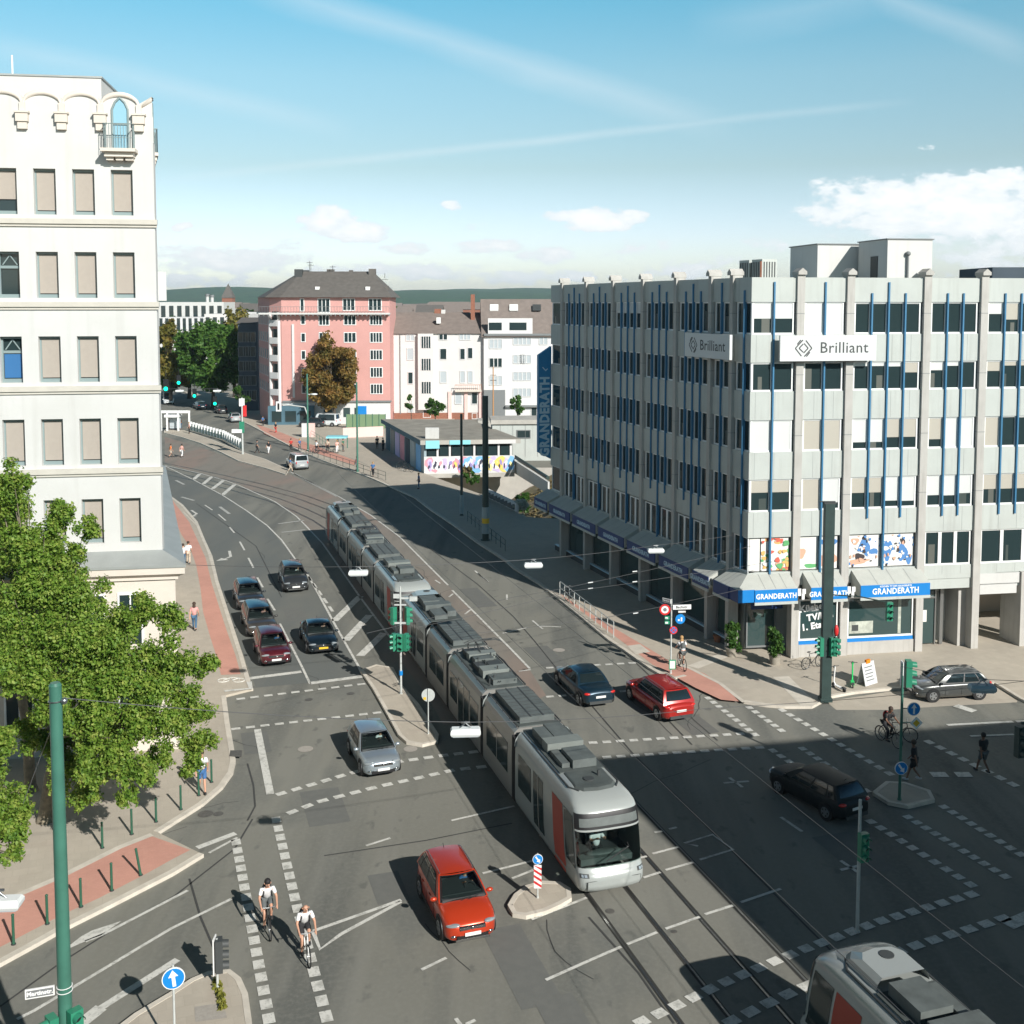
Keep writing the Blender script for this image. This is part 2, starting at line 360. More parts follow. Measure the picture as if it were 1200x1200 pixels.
for b in [(385,258,44,20,1.3),(420,273,55,16,1.3),(700,258,64,18,1.3),(660,255,30,10,1.0),(735,256,30,12,1.1),(530,242,16,8,1.1),(215,267,20,9,1.2),(578,290,55,12,1.0),(480,292,40,11,1.0),(640,300,50,14,.9),(270,305,130,22,1.0),(450,318,160,14,.9),(620,325,150,12,.9),(800,318,70,14,.9),(240,330,90,12,.8),(560,268,30,8,.7),(330,288,60,12,.6),(760,290,60,12,.6),(710,297,50,12,.5),(890,287,40,12,.7),(990,262,50,16,.8),(1035,262,22,10,.7),(1110,245,215,50,1.3),(1180,215,90,24,1.1),(1000,222,70,22,.7),(1180,300,120,45,.8),(840,305,40,10,.5),(1078,175,14,7,.6)]:
    v=blob(*b); tot=v if tot is None else math_('MAXIMUM',tot,v)
nz3=N.new('ShaderNodeTexNoise'); nz3.inputs['Scale'].default_value=95; nz3.inputs['Detail'].default_value=6; nz3.inputs['Roughness'].default_value=.6; L.new(cx.outputs[0],nz3.inputs['Vector'])
dens=math_('ADD',tot,math_('ADD',math_('MULTIPLY',math_('SUBTRACT',nz.outputs['Fac'],.5),2.2),math_('MULTIPLY',math_('SUBTRACT',nz3.outputs['Fac'],.5),1.1)))
mr=N.new('ShaderNodeMapRange'); mr.interpolation_type='SMOOTHSTEP'; L.new(dens,mr.inputs['Value']); mr.inputs['From Min'].default_value=.34; mr.inputs['From Max'].default_value=.80; mr.inputs['To Max'].default_value=.96
cl=math_('MULTIPLY',mr.outputs[0],math_('MINIMUM',math_('MULTIPLY',tot,5.0),1.0))
def streak(x0,y0,x1,y1,wd,amp):
    dx=(x1-x0); dy=(y1-y0); ln=math.hypot(dx,dy); dx/=ln; dy/=ln
    X=math_('SUBTRACT',u,(x0-600)/F); Y=math_('SUBTRACT',e,(355-y0)/F)
    along=math_('MULTIPLY',math_('ADD',math_('MULTIPLY',X,dx),math_('MULTIPLY',Y,-dy)),F/ln)
    dist=math_('ABSOLUTE',math_('ADD',math_('ADD',math_('MULTIPLY',X,dy),math_('MULTIPLY',Y,dx)),math_('MULTIPLY',math_('SUBTRACT',nz2.outputs['Fac'],.5),wd*1.2/F)))
    a=math_('MAXIMUM',math_('SUBTRACT',1.0,math_('DIVIDE',dist,wd/F)),0.0)
    g=math_('MAXIMUM',math_('SUBTRACT',1.0,math_('MULTIPLY',math_('POWER',math_('ABSOLUTE',math_('SUBTRACT',math_('MULTIPLY',along,2.0),1.0)),4.0),1.0)),0.0)
    return math_('MULTIPLY',math_('MULTIPLY',a,g),math_('MULTIPLY',math_('ADD',nz2.outputs['Fac'],.2),amp))
st=None
for s_ in [(270,-20,860,160,24,.42),(180,215,1070,122,7,.36),(-30,50,420,160,20,.30),(980,-10,1200,70,22,.35),(800,40,1200,-30,30,.2)]:
    v=streak(*s_); st=v if st is None else math_('MAXIMUM',st,v)
cl=math_('MINIMUM',math_('ADD',cl,st),1.0)
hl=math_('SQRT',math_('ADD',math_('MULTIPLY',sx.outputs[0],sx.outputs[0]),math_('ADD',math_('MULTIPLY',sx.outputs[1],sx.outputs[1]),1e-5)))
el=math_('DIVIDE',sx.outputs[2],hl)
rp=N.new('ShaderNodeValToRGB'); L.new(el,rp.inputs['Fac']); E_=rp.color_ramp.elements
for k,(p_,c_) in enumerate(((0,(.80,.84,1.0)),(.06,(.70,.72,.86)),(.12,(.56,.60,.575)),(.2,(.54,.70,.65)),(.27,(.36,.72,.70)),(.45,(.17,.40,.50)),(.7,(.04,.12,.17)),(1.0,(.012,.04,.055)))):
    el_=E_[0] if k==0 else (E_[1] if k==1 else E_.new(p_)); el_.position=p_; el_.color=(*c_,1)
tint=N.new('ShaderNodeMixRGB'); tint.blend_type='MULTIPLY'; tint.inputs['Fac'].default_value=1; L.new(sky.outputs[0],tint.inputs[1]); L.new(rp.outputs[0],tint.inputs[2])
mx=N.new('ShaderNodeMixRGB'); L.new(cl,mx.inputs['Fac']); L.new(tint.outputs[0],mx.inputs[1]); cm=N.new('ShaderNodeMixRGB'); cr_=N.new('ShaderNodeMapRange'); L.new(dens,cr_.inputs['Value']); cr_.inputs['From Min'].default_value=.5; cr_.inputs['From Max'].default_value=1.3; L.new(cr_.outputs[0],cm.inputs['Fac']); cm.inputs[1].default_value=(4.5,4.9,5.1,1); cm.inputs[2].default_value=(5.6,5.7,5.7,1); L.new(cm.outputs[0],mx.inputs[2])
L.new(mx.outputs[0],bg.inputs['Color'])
sc.view_settings.view_transform='Standard'; sc.view_settings.look='None'; sc.view_settings.exposure=0.45; sc.view_settings.gamma=1
# ------------------------------------------------------------ ground with the railway cutting let into it
PIT=pl((499,556.5),(568,582),(616,607),(720,607),(720,548),(603,548),(520,549))
def ring(outer,hole,z,name,m):
    tr=tessellate_polygon([[Vector((x,y,0)) for x,y in outer],[Vector((x,y,0)) for x,y in hole]]); al=outer+hole; fs=[]
    for t in tr:
        p=[al[i] for i in t]; ar=(p[1][0]-p[0][0])*(p[2][1]-p[0][1])-(p[2][0]-p[0][0])*(p[1][1]-p[0][1])
        if abs(ar)>1e-9: fs.append(tuple(t) if ar>0 else tuple(t[::-1]))
    mb=MB(); mb.add([(x,y,z) for x,y in al],fs); o=mb.build(name,m); return tag(o,kind='structure')
ring([(-4000,-300),(4000,-300),(4000,6000),(-4000,6000)],PIT,0,'ground','asphalt')
mb=MB(); n=len(PIT)
a=sum(PIT[i][0]*PIT[(i+1)%n][1]-PIT[(i+1)%n][0]*PIT[i][1] for i in range(n))
for i in range(n):
    p=PIT[i]; q=PIT[(i+1)%n]
    mb.add([(p[0],p[1],0),(q[0],q[1],0),(q[0],q[1],-4.5),(p[0],p[1],-4.5)],[(0,1,2,3)],0)
mb.build('cutting_wall','concrete')['kind']='structure'
mb=MB(); mb.sheet(PIT,-4.5); mb.build('cutting_floor','earth')['kind']='structure'
mb=MB(); rows=[]
for j in range(16):
    y=101+j*31/15; rows.append([(-1.6+i*11/11-0.1*j*.2, y, -4.5+min(1,max(0,(i)/7.5))*4.3+random.uniform(-.15,.15)) for i in range(12)])
mb.grid(rows,0,True); mb.build('embankment','earth')['kind']='structure'
# raised pavements
def pavement(name,poly,matn,z=.12):
    mb=MB(); mb.prism(poly,0.001,z,0,bottom=False); return tag(mb.build(name,matn),kind='structure')
KL=[(0,1131),(33,1113),(72,1091),(130,1062),(200,1026),(236,1004)]
KL2=[(183,978),(205,964),(235,945),(258,925),(270,908),(273,895),(271,880),(266,850),(262,818)]
KL3=[(294,810),(290,798),(283,773),(273,742),(265,717),(254,683),(247,653),(238,633),(230,613),(213,593),(198,582),(170,567),(130,553)]
left=[P(-140,1203)]+pl(*KL,*KL2,*KL3)+[(-75,118),(-75,30)]
pavement('pavement',left,'pavement_slabs')
KR=[(280,492),(302,503),(322,514),(340,523),(358,532),(373,538),(400,548),(417,554),(438,562),(458,571),(487,584),(505,598),(532,616),(562,638),(593,658),(603,667),(632,685),(652,700),(677,720),(703,742),(715,752),(735,765),(763,785),(775,792),(790,797),(803,794)]
KR2=[(872,824),(897,828),(920,830),(950,830),(972,818),(1000,813),(1040,809),(1100,806),(1165,802),(1176,808),(1197,821),(1260,850)]
pit_in=[(PIT[i][0]-(.35 if i<3 else 0),PIT[i][1]-(.35 if i<3 else 0)) for i in (0,1,2)]
right=pl(*KR)+pl(*KR2)+[(90,60),(90,95),(24,100),(8,100),PIT[2],PIT[1],PIT[0],(-10,150),(-10,250),(-75,250)]
pavement('pavement',right,'pavement_slabs')
def kerb(pts,side,z=.135,w=.16):
    mb=MB(); Lp,Rp=strip(MB(),pts,w,0,0,side); poly=[(a[0],a[1]) for a in Lp]+[(a[0],a[1]) for a in Rp[::-1]]
    for i in range(len(pts)-1):
        q=[Lp[i][:2],Lp[i+1][:2],Rp[i+1][:2],Rp[i][:2]]; mb.prism(q,0.001,z,0,bottom=False)
    return tag(mb.build('kerb','kerb'),kind='structure')
kerb([P(-140,1203)]+pl(*KL),0,w=.24); kerb(pl(*KL2),0,w=.24); kerb(pl(*KL3),0,w=.24); kerb(pl(*KR),0,w=.24); kerb(pl(*KR2),0,w=.2)
# traffic islands
def island(poly,name='traffic_island',z=.13,m='pavement_slabs'):
    mb=MB(); mb.prism(poly,0.001,z,0,bottom=False); o=mb.build(name,m); tag(o,kind='structure')
    kerb(poly+[poly[0]],0,z=z+.012,w=.18); return o
island(pl((424,788),(439,810),(457,842),(469,864),(478,872),(495,875),(511,871),(512,864),(489,828),(470,807),(459,785),(441,782)))
isl=[P(598,1065),P(605,1053),P(618,1043),P(635,1038),P(655,1039),P(666,1046),P(667,1056),P(655,1063),P(637,1071),P(616,1076),P(603,1074)]
island(isl)
island(pl((120,1225),(160,1194),(200,1170),(226,1153),(245,1145),(268,1143),(279,1152),(287,1170),(291,1200),(300,1260),(110,1260)))
island(pl((1025,932),(1042,943),(1063,947),(1093,940),(1088,930),(1060,921),(1040,920)))
island(pl((193,505),(197,503),(215,505),(250,517),(287,532),(310,539),(338,552),(335,557),(310,549),(280,541),(260,531),(235,520),(213,513),(193,508)),'tram_platform')
# cycle tracks and paving sheets
mb=MB()
mb.sheet(pl((-60,1100),(0,1060),(70,1030),(140,995),(178,980),(223,996),(200,1008),(175,1022),(115,1053),(75,1071),(0,1110),(-60,1140),z=.12),.124)
mb.build('cycle_path','cycle_red')['kind']='structure'
mb=MB()
mb.sheet(pl((200,583),(205,610),(213,627),(223,642),(230,663),(235,690),(238,717),(246,745),(253,767),(259,791),(282,790),(276,768),(266,740),(258,715),(248,683),(241,654),(231,632),(222,612),(208,594),z=.12),.124)
mb.build('cycle_path','cycle_red')['kind']='structure'
mb=MB()
mb.sheet(pl((655,695),(690,718),(730,742),(762,761),(790,778),(825,789),(848,803),(866,822),(845,820),(815,806),(795,795),(765,779),(740,760),(700,730),(670,708),z=.12),.124)
mb.build('cycle_path','cycle_red')['kind']='structure'
mb=MB()
mb.sheet(pl((300,497),(330,507),(360,519),(420,541),(415,545),(380,534),(345,524),(310,508),z=.12),.124)
mb.build('cycle_path','cycle_red')['kind']='structure'
mb=MB()   # lighter guiding strips of paving beside the cycle tracks
for pp,wd in (([(-60,1098),(0,1058),(70,1028),(140,993),(178,978)],.28),([(790,778),(808,783),(844,801),(872,823)],.22),([(812,782),(848,768)],.7),([(915,793),(948,826)],.9),([(215,600),(232,617),(240,634),(246,654),(254,683),(265,717),(273,742),(283,773)],.12)):
    strip(mb,pl(*pp,z=.12),wd,.128)
mb.build('paving_strip','kerb')['kind']='structure'
mb=MB()
mb.sheet(pl((968,822),(1040,811),(1100,808),(1165,804),(1192,821),(1192,823),(1100,828),(1040,832),(980,832)),.004); mb.build('parking_bay','pavement_slabs')['kind']='structure'
mb=MB()
mb.sheet(pl((193,543),(235,555),(262,562),(280,569),(322,588),(347,605),(357,615),(378,637),(422,700),(457,747),(470,775),(500,815),(520,850),(560,850),(640,815),(620,784),(593,755),(525,686),(468,629),(434,604),(395,582),(340,556),(300,546),(270,537),(235,524),(193,512)),.004)
mb.build('tram_bed','tram_bed')['kind']='structure'
mb=MB()
mb.sheet(pl((193,549),(227,562.5),(260,580),(288,598),(313,616),(345,654),(373,696),(394,735),(425,792),(364,800),(300,806),(290,780),(275,740),(266,715),(256,683),(249,653),(240,633),(232,613),(215,592),(200,581),(175,568),(150,556)),.004)
mb.build('road','asphalt_new')['kind']='structure'
# ------------------------------------------------------------ rails
TA=17.7; ta=R(TA); tdir=Vector((-math.sin(ta),math.cos(ta)))   # direction of the street, away from the camera
FAR=[(-15.9,97.4),(-17.9,101.6),(-20.8,106.6),(-24.6,112.2),(-29.8,118.4),(-36.5,125.6),(-45,134),(-56,144),(-66,152)]
def track(off):
    o=Vector((3.24,36.6))+Vector((math.cos(ta),math.sin(ta)))*off
    pts=[tuple(o+tdir*s) for s in (-40,-20,0,20,40,58)]
    q=[Vector(p) for p in FAR]; out=[]
    for i,p in enumerate(q):
        d=(q[min(i+1,len(q)-1)]-q[max(i-1,0)]).normalized(); nn=Vector((d.y,-d.x)); out.append(tuple(p+nn*off))
    return pts+out
def offs(pts,o):
    r=[]
    for i,p in enumerate(pts):
        a=Vector(pts[max(0,i-1)]); b=Vector(pts[min(len(pts)-1,i+1)]); d=(b-a).normalized(); r.append((p[0]+d.y*o,p[1]-d.x*o))
    return r
mg=MB(); mr_=MB()
T1=track(0); T2=track(3.0)
for T in (T1,T2):
    for s in (-.7175,.7175):
        rp=offs(T,s); strip(mg,rp,.19,.009); strip(mr_,offs(rp,-.02 if s<0 else .02),.065,.014)
mg.build('rail_groove','groove')['kind']='structure'; mr_.build('rail','rail_steel')['kind']='structure'
# tar joints, manholes
mb=MB()
for pp in ([(1010,1150),(946,1087),(858,997),(779,920),(744,886),(690,823),(655,787),(627,752),(602,723),(560,685),(500,640)],[(841,868),(813,844),(770,800),(700,735),(650,700)],[(811,873),(781,842),(745,805)],[(0,1180),(72,1128),(140,1085),(205,1050),(275,995),(296,960)],[(290,895),(297,920),(299,945),(290,962)],[(222,1030),(235,1075),(250,1110)],[(380,1003),(500,985),(600,965)],[(690,1075),(748,1140),(790,1200)],[(230,590),(300,640),(330,700)],[(420,660),(440,700)]):
    strip(mb,pl(*pp),.07,.0125)
g_=random.Random(12)
for _ in range(26):
    x,y=g_.uniform(-14,16),g_.uniform(30,95); x-=(y-36)*.3
    a=g_.uniform(0,3.14) if g_.random()<.4 else R(90+17.7)+g_.gauss(0,.1); pts=[(x,y)]
    for k in range(g_.randint(4,9)):
        a+=g_.gauss(0,.28); pts.append((pts[-1][0]+math.cos(a)*.6,pts[-1][1]+math.sin(a)*.6))
    strip(mb,pts,.028,.0128)
mb.build('tar_joint','tar')['kind']='structure'
mb=MB()
for (px,py,w_,l_) in ((380,945,1.6,3.2),(455,1040,1.1,2.0),(610,1130,1.3,4.2),(300,870,1.2,2.6),(640,770,1.5,4),(560,700,1.3,5),(345,720,1.2,3),(660,1190,1.2,1.8),(815,850,1.4,2.2),(1000,1000,1.6,3)):
    c=Vector(P(px,py)); d=tdir*(l_/2); n_=Vector((tdir.y,-tdir.x))*(w_/2); zz=.0046+len(mb.v)*.0001; mb.add([(*(c-d-n_),zz),(*(c-d+n_),zz),(*(c+d+n_),zz),(*(c+d-n_),zz)],[(0,1,2,3)])
mb.build('road_patch','asphalt_patch')['kind']='structure'
def disc(mb,px,py,r,z,n=16,mi=0):
    c=P(px,py); mb.add([(c[0]+r*math.cos(2*math.pi*i/n),c[1]+r*math.sin(2*math.pi*i/n),z) for i in range(n)],[tuple(range(n))],mi)
mb=MB()
for a in ((358,878,.35),(655,762,.35),(481,878,.32)): disc(mb,*a,.016)
mb.build('manhole_cover','manhole_light')['kind']='structure'
mb=MB()
for a in ((241,954,.3),(256,954,.2),(362,820,.2),(411,813,.2),(313,1000,.0),(715,1068,.15),(278,886,.0),(790,1092,.1)):
    if a[2]: disc(mb,*a,.016)
mb.sheet(pl((270,883),(284,883),(283,891),(269,890)),.150); mb.build('drain_cover','manhole')['kind']='structure'
mb=MB(); mb.sheet(pl((228,1180),(262,1175),(266,1193),(229,1198),z=.13),.137); mb.build('utility_cover','manhole_light')['kind']='structure'
mb=MB(); mb.sheet(pl((735,757),(750,755),(762,764),(745,767),z=.12),.131); mb.build('utility_cover','kerb')['kind']='structure'
# ------------------------------------------------------------ road markings
mk=MB(); mw=MB()
def line(pp,w,m=mk,z=.020): strip(m,pl(*pp),w,z)
def dashed(pp,n,w,fill=.62,m=mk,z=.020,per=None):
    pts=[Vector(p) for p in pl(*pp)]; seg=[(b-a).length for a,b in zip(pts,pts[1:])]; tot=sum(seg)
    def at(s):
        for i,l in enumerate(seg):
            if s<=l or i==len(seg)-1: return pts[i]+(pts[i+1]-pts[i])*(s/l)
            s-=l
    st=tot/(n-1+fill)
    for k in range(n):
        a=at(k*st); b=at(k*st+st*fill); strip(m,[tuple(a),tuple(b)],w,z)
line([(193,546),(227,562.5),(260,580),(288,598),(313,616),(330,633),(345,654),(360,673),(373,696),(394,735),(419,779),(425,792)],.14)
line([(193,545.5),(235,555),(262,562.5),(280,569),(322,588),(347,605),(357,615),(378,637),(422,700),(457,747)],.14)
for q in ([(227,562),(234,555.5)],[(238,567.5),(248,559)],[(249,573),(262,563)],[(261,580),(275,568)]): line(q,.45)
for q in ([(391.7,728),(422,699)],[(405,751),(433,721)],[(422,769),(450,742)]): line(q,.5)
dashed([(356,668),(390,717)],6,.2)
line([(291.7,795.4),(353,787.5)],.4); line([(363.5,801),(425,793)],.4)
line([(328,731),(354,782),(363.5,802)],.13)
for q in ([(313.5,702),(322,715.6)],[(301.5,677),(308,688.5)],[(291,654),(297,665.6)],[(281,635),(286.5,645)],[(269,618),(274.6,624.6)],[(256,603),(264.6,610.4)],[(240,592),(249,598)]): line(q,.15)
for q in ([(257.5,594),(269,602.5)],[(206,563),(216,568)],[(212.5,582.5),(227.5,586.7)],[(326,614),(356,610)],[(330,624),(358,621)]): line(q,.3,mw)
line([(263,813),(294,810),(292,802)],.28,z=.150); line([(301.7,855),(316.7,931)],.32)
dashed([(277,819.8),(428,801.5)],10,.26); dashed([(271,855),(446.7,835)],11,.26)
dashed([(324,932),(409,907),(470,892.5),(517,886),(560,881)],14,.3); dashed([(337,954),(373,940),(444,922),(495,911),(530,903),(570,898.5)],13,.3)
dashed([(276,984),(316,1200)],17,.34,.68); dashed([(323,958),(345,1051),(369,1143.7),(384,1198)],18,.34,.68)
line([(20,1195),(40,1185),(200,1089),(271,1054)],.13); line([(100,1104),(122,1095),(220,1044)],.13); line([(118,1182),(151,1161),(208,1125)],.26)
line([(231,994),(276,977)],.28); line([(245,1000),(278,982)],.12)
mk.sheet(pl((72,1116),(95,1098),(108,1091),(142,1080),(118,1097),(104,1102)),.020); mk.sheet(pl((88,1198),(112,1179),(125,1184),(100,1204)),.024)
for q in ([(429,991.5),(457.5,982.5)],[(529,962),(603,945)],[(565.6,1024),(625,1009)],[(494,1137),(523,1123)],[(639.6,1149),(700,1122),(728,1110)],[(735,1107),(770,1093)],[(780,1089),(820,1075)],[(826,1072),(859,1061.5)],[(868,1058),(915,1042)],[(623,1078),(687.5,1052.5)],[(749,1006),(758,1004)],[(764.6,1001),(795,993)],[(754,1029),(774,1022.5)],[(780,1020),(812.5,1011)],[(820,1008),(859,996),(835,978.5),(802,988.5),(818,992)],[(767,976),(776,974.6)],[(784,972),(793,970)],[(534,1194),(540,1202)],[(546,1201),(557,1196)],[(600,1030),(625,1020)]): line(q,.12)
line([(366.7,1091.7),(400,1080),(440,1066),(470,1055)],.15); line([(366.7,1091.7),(375,1113),(400,1095),(470,1057)],.15)
for q in ([(854.7,911.7),(870,923)],[(848,918),(877.5,916)],[(985,1009),(1005,1022.5)],[(985,1020),(1005,1015.5)]): line(q,.14)
dashed([(640,783),(745,777)],8,.25); dashed([(640,817),(735,810)],7,.25)
dashed([(690,871),(872,860)],12,.28); dashed([(706,888),(895,876)],12,.28)
dashed([(828,817),(887,863)],9,.32); dashed([(876,828),(918,858)],6,.32); dashed([(914,831),(1046,909)],13,.32); dashed([(903,878),(938,902)],4,.32); dashed([(938,876),(1018,929)],9,.32)
dashed([(1085,868),(1192,922)],8,.36); dashed([(1103,944),(1200,1004)],9,.36); dashed([(1061,956),(1182,1030)],11,.36); dashed([(1017,961),(1142,1040)],10,.36)
dashed([(1144,1047),(1028,1081),(935,1115.6),(891,1134),(846,1153),(799,1176),(745,1201)],22,.36,.66); dashed([(1182,1075),(1071,1109),(942,1157),(894,1179),(850,1201)],16,.36,.66)
line([(1120,827),(1142,834)],.5); line([(1110,850),(1187,846)],.22); line([(1191,846),(1230,844)],.22); line([(1137,863),(1188,861)],.16); line([(1091,908),(1110,908)],.5); line([(1120,908),(1138,908)],.5); line([(1180,1085),(1215,1070)],.5)
line([(915,958),(940,975)],.14)
line([(340,553),(395,581),(434.6,604),(468,629),(525,686)],.14); line([(530,692),(593,755),(621,784)],.14); line([(345,555),(370,569),(395,582)],.28,mw)
for q in ([(589,742.5),(616.7,736)],[(631.7,734),(657.5,735)],[(624,727.5),(636,737.5)],[(560,672),(571.7,682)],[(556.5,669),(571,682)],[(594,703),(594,697)],[(510,680),(516,684)],[(526,700),(531,696)],[(545,720),(551,715)],[(608,787),(622,785)]): line(q,.13)
# turn arrows
def arrow(px,py,ang,m=mk,s=1.0):
    c=Vector(P(px,py)); Mx=Matrix.Rotation(R(ang),2)
    def q(x,y): v=Mx@Vector((x*s,y*s)); return (c.x+v.x,c.y+v.y)
    m.sheet([q(-.1,2),(q(.12,2)),q(.12,-.2),q(-.45,-1.0),q(-.55,-.85),q(-.1,-.1)],.020)
    m.sheet([q(-.2,-1.3),q(-1.15,-1.35),q(-.7,-.5)],.024)
arrow(270,652,17,s=1.0); arrow(230,602,30,s=1.0)
mb=MB()
for k in (-1,1):
    c=P(271,800); mb.torus((c[0]+k*.42,c[1],.128),(0,0,1),.3,.03,16,4)
mb.tube([(c[0]-.42,c[1],.13),(c[0]-.1,c[1]+.45,.13),(c[0]+.3,c[1]+.4,.13),(c[0]+.42,c[1],.13)],.03,4); mb.tube([(c[0]-.1,c[1]+.4,.13),(c[0]+.05,c[1],.13),(c[0]+.3,c[1]+.4,.13)],.03,4)
mk.add(mb.v,mb.f)
mk.build('road_markings','marking')['kind']='structure'; mw.build('road_markings','marking_worn')['kind']='structure'
# ------------------------------------------------------------ people (skin-modifier bodies)
def skin(name,nodes,edges,lvl=1):
    me=bpy.data.meshes.new(name); me.from_pydata([n[0] for n in nodes],edges,[]); me.update()
    ob=bpy.data.objects.new(name,me); COL.objects.link(ob)
    ob.modifiers.new('Skin','SKIN'); sv=me.skin_vertices[0].data
    for i,n in enumerate(nodes): sv[i].radius=(n[1],n[1]); sv[i].use_root=(i==0)
    s=ob.modifiers.new('S','SUBSURF'); s.levels=lvl; s.render_levels=lvl
    dg=bpy.context.evaluated_depsgraph_get(); m2=bpy.data.meshes.new_from_object(ob.evaluated_get(dg)); bpy.data.objects.remove(ob)
    m2.name=name
    for p in m2.polygons: p.use_smooth=True
    return m2
def lerp(a,b,t): return tuple(a[i]+(b[i]-a[i])*t for i in range(3))
POSES={
 'walk':dict(pel=(0,0,.95),che=(0,.03,1.32),nec=(0,.04,1.50),hd=(0,.07,1.64),k=[(-.09,.17,.50),(.09,.03,.49)],a=[(-.10,.27,.10),(.10,-.24,.16)],e=[(-.24,-.08,1.13),(.24,.06,1.13)],w=[(-.25,-.14,.88),(.25,.22,.92)],fwd=0),
 'stand':dict(pel=(0,0,.95),che=(0,.01,1.32),nec=(0,.02,1.50),hd=(0,.05,1.64),k=[(-.10,.02,.50),(.10,.03,.50)],a=[(-.11,0,.09),(.12,.0,.09)],e=[(-.25,0,1.13),(.25,0,1.13)],w=[(-.24,.07,.88),(.2,.16,.95)],fwd=0),
 'cycle':dict(pel=(0,-.26,1.02),che=(0,-.03,1.36),nec=(0,.06,1.52),hd=(0,.13,1.66),k=[(-.11,.14,.86),(.11,.10,.68)],a=[(-.11,.0,.52),(.11,.02,.24)],e=[(-.27,.12,1.20),(.27,.12,1.20)],w=[(-.25,.40,1.06),(.25,.40,1.06)],fwd=0),
 'drive':dict(pel=(0,0,.50),che=(0,-.04,.86),nec=(0,-.03,1.04),hd=(0,.0,1.18),k=[(-.10,.42,.50),(.10,.42,.50)],a=[(-.11,.55,.15),(.11,.55,.15)],e=[(-.27,.16,.80),(.27,.16,.80)],w=[(-.17,.42,.99),(.17,.42,.99)],fwd=0),
 'sit':dict(pel=(0,0,.50),che=(0,.0,.88),nec=(0,.02,1.06),hd=(0,.05,1.20),k=[(-.10,.42,.50),(.10,.42,.50)],a=[(-.11,.45,.09),(.11,.45,.09)],e=[(-.24,.05,.72),(.24,.05,.72)],w=[(-.18,.28,.66),(.18,.28,.66)],fwd=0),
}
PM={}
def pose_meshes(pose):
    if pose in PM: return PM[pose]
    d=POSES[pose]; pel,che,nec,hd=d['pel'],d['che'],d['nec'],d['hd']
    N=[(pel,.11),(lerp(pel,che,.5),.09),(che,.10),(lerp(che,nec,.7),.085),(nec,.055),(lerp(nec,hd,.55),.078),(hd,.098),((hd[0],hd[1],hd[2]+.085),.062)]
    E=[(0,1),(1,2),(2,3),(3,4),(4,5),(5,6),(6,7)]
    SH=[(pel,.14),(lerp(pel,che,.5),.14),(che,.15),(lerp(che,nec,.7),.095)]; SE=[(0,1),(1,2),(2,3)]
    TR=[(pel,.138)]; TE=[]; TL=[(pel,.138)]; TLE=[]; SO=[];SOE=[]
    for i,sx in enumerate((-1,1)):
        sho=(sx*.185,lerp(che,nec,.55)[1],lerp(che,nec,.55)[2]-.02); el,wr=d['e'][i],d['w'][i]
        v=Vector(wr)-Vector(el); v.normalize(); palm=tuple(Vector(wr)+v*.07); tip=tuple(Vector(wr)+v*.16+Vector((0,.02,0)))
        n=len(N); N+=[(sho,.062),(lerp(sho,el,.5),.05),(el,.042),(wr,.028),(palm,.036),(tip,.014),(tuple(Vector(palm)+Vector((-sx*.05,.03,-.01))),.012)]
        E+=[(2,n),(n,n+1),(n+1,n+2),(n+2,n+3),(n+3,n+4),(n+4,n+5),(n+4,n+6)]
        m=len(SH); SH+=[(sho,.078),(lerp(sho,el,.75),.068)]; SE+=[(2,m),(m,m+1)]
        hip=(sx*.095,pel[1],pel[2]-.05); kn,an=d['k'][i],d['a'][i]; toe=(an[0]+sx*.02,an[1]+.17,an[2]-.055 if pose!='cycle' else an[2]-.04)
        n=len(N); N+=[(hip,.088),(lerp(hip,kn,.5),.075),(kn,.055),(lerp(kn,an,.35),.055),(an,.036),(toe,.03)]
        E+=[(0,n),(n,n+1),(n+1,n+2),(n+2,n+3),(n+3,n+4),(n+4,n+5)]
        m=len(TR); TR+=[(hip,.104),(lerp(hip,kn,.5),.093),(kn,.072),(lerp(kn,an,.5),.066),(lerp(kn,an,.92),.055)]; TE+=[(0,m),(m,m+1),(m+1,m+2),(m+2,m+3),(m+3,m+4)]
        m=len(TL); TL+=[(hip,.106),(lerp(hip,kn,.5),.1),(lerp(hip,kn,.85),.09)]; TLE+=[(0,m),(m,m+1),(m+1,m+2)]
    r={'body':skin('body',N,E,2 if pose=='cycle' else 1),'shirt':skin('shirt',SH,SE),'trousers':skin('trousers',TR,TE),'shorts':skin('shorts',TL,TLE)}
    # shoes
    mb=MB()
    for i in (0,1):
        mb=MB(); an=d['a'][i]; mb.ball((an[0],an[1]+.07,an[2]-.035),(.055,.145,.052),10,6); r['shoe%d'%i]=mb
    hb=MB(); hb.ball((hd[0],hd[1]-.028,hd[2]+.045),(.108,.115,.112),12,8); r['hair']=hb
    hb=MB(); hb.ball((hd[0],hd[1]-.03,hd[2]+.045),(.11,.116,.112),12,8); hb.ball((hd[0],hd[1]-.085,hd[2]-.13),(.10,.055,.19),10,8); r['long']=hb
    f=MB(); f.ball((hd[0],hd[1]+.10,hd[2]+.0),(.014,.022,.025),6,5)
    for s in (-1,1): f.ball((hd[0]+s*.102,hd[1]-.005,hd[2]+.005),(.014,.026,.034),6,5)
    r['nose']=f
    g=MB()
    for s in (-1,1): g.ball((hd[0]+s*.038,hd[1]+.088,hd[2]+.028),(.015,.012,.010),6,5)
    g.box(hd[0]-.03,hd[0]+.03,hd[1]+.088,hd[1]+.098,hd[2]-.052,hd[2]-.044); r['eyes']=g
    bk=MB(); bk.ball((che[0],che[1]-.19,lerp(pel,che,.85)[2]),(.15,.09,.21),10,8); r['bag']=bk
    st=MB()
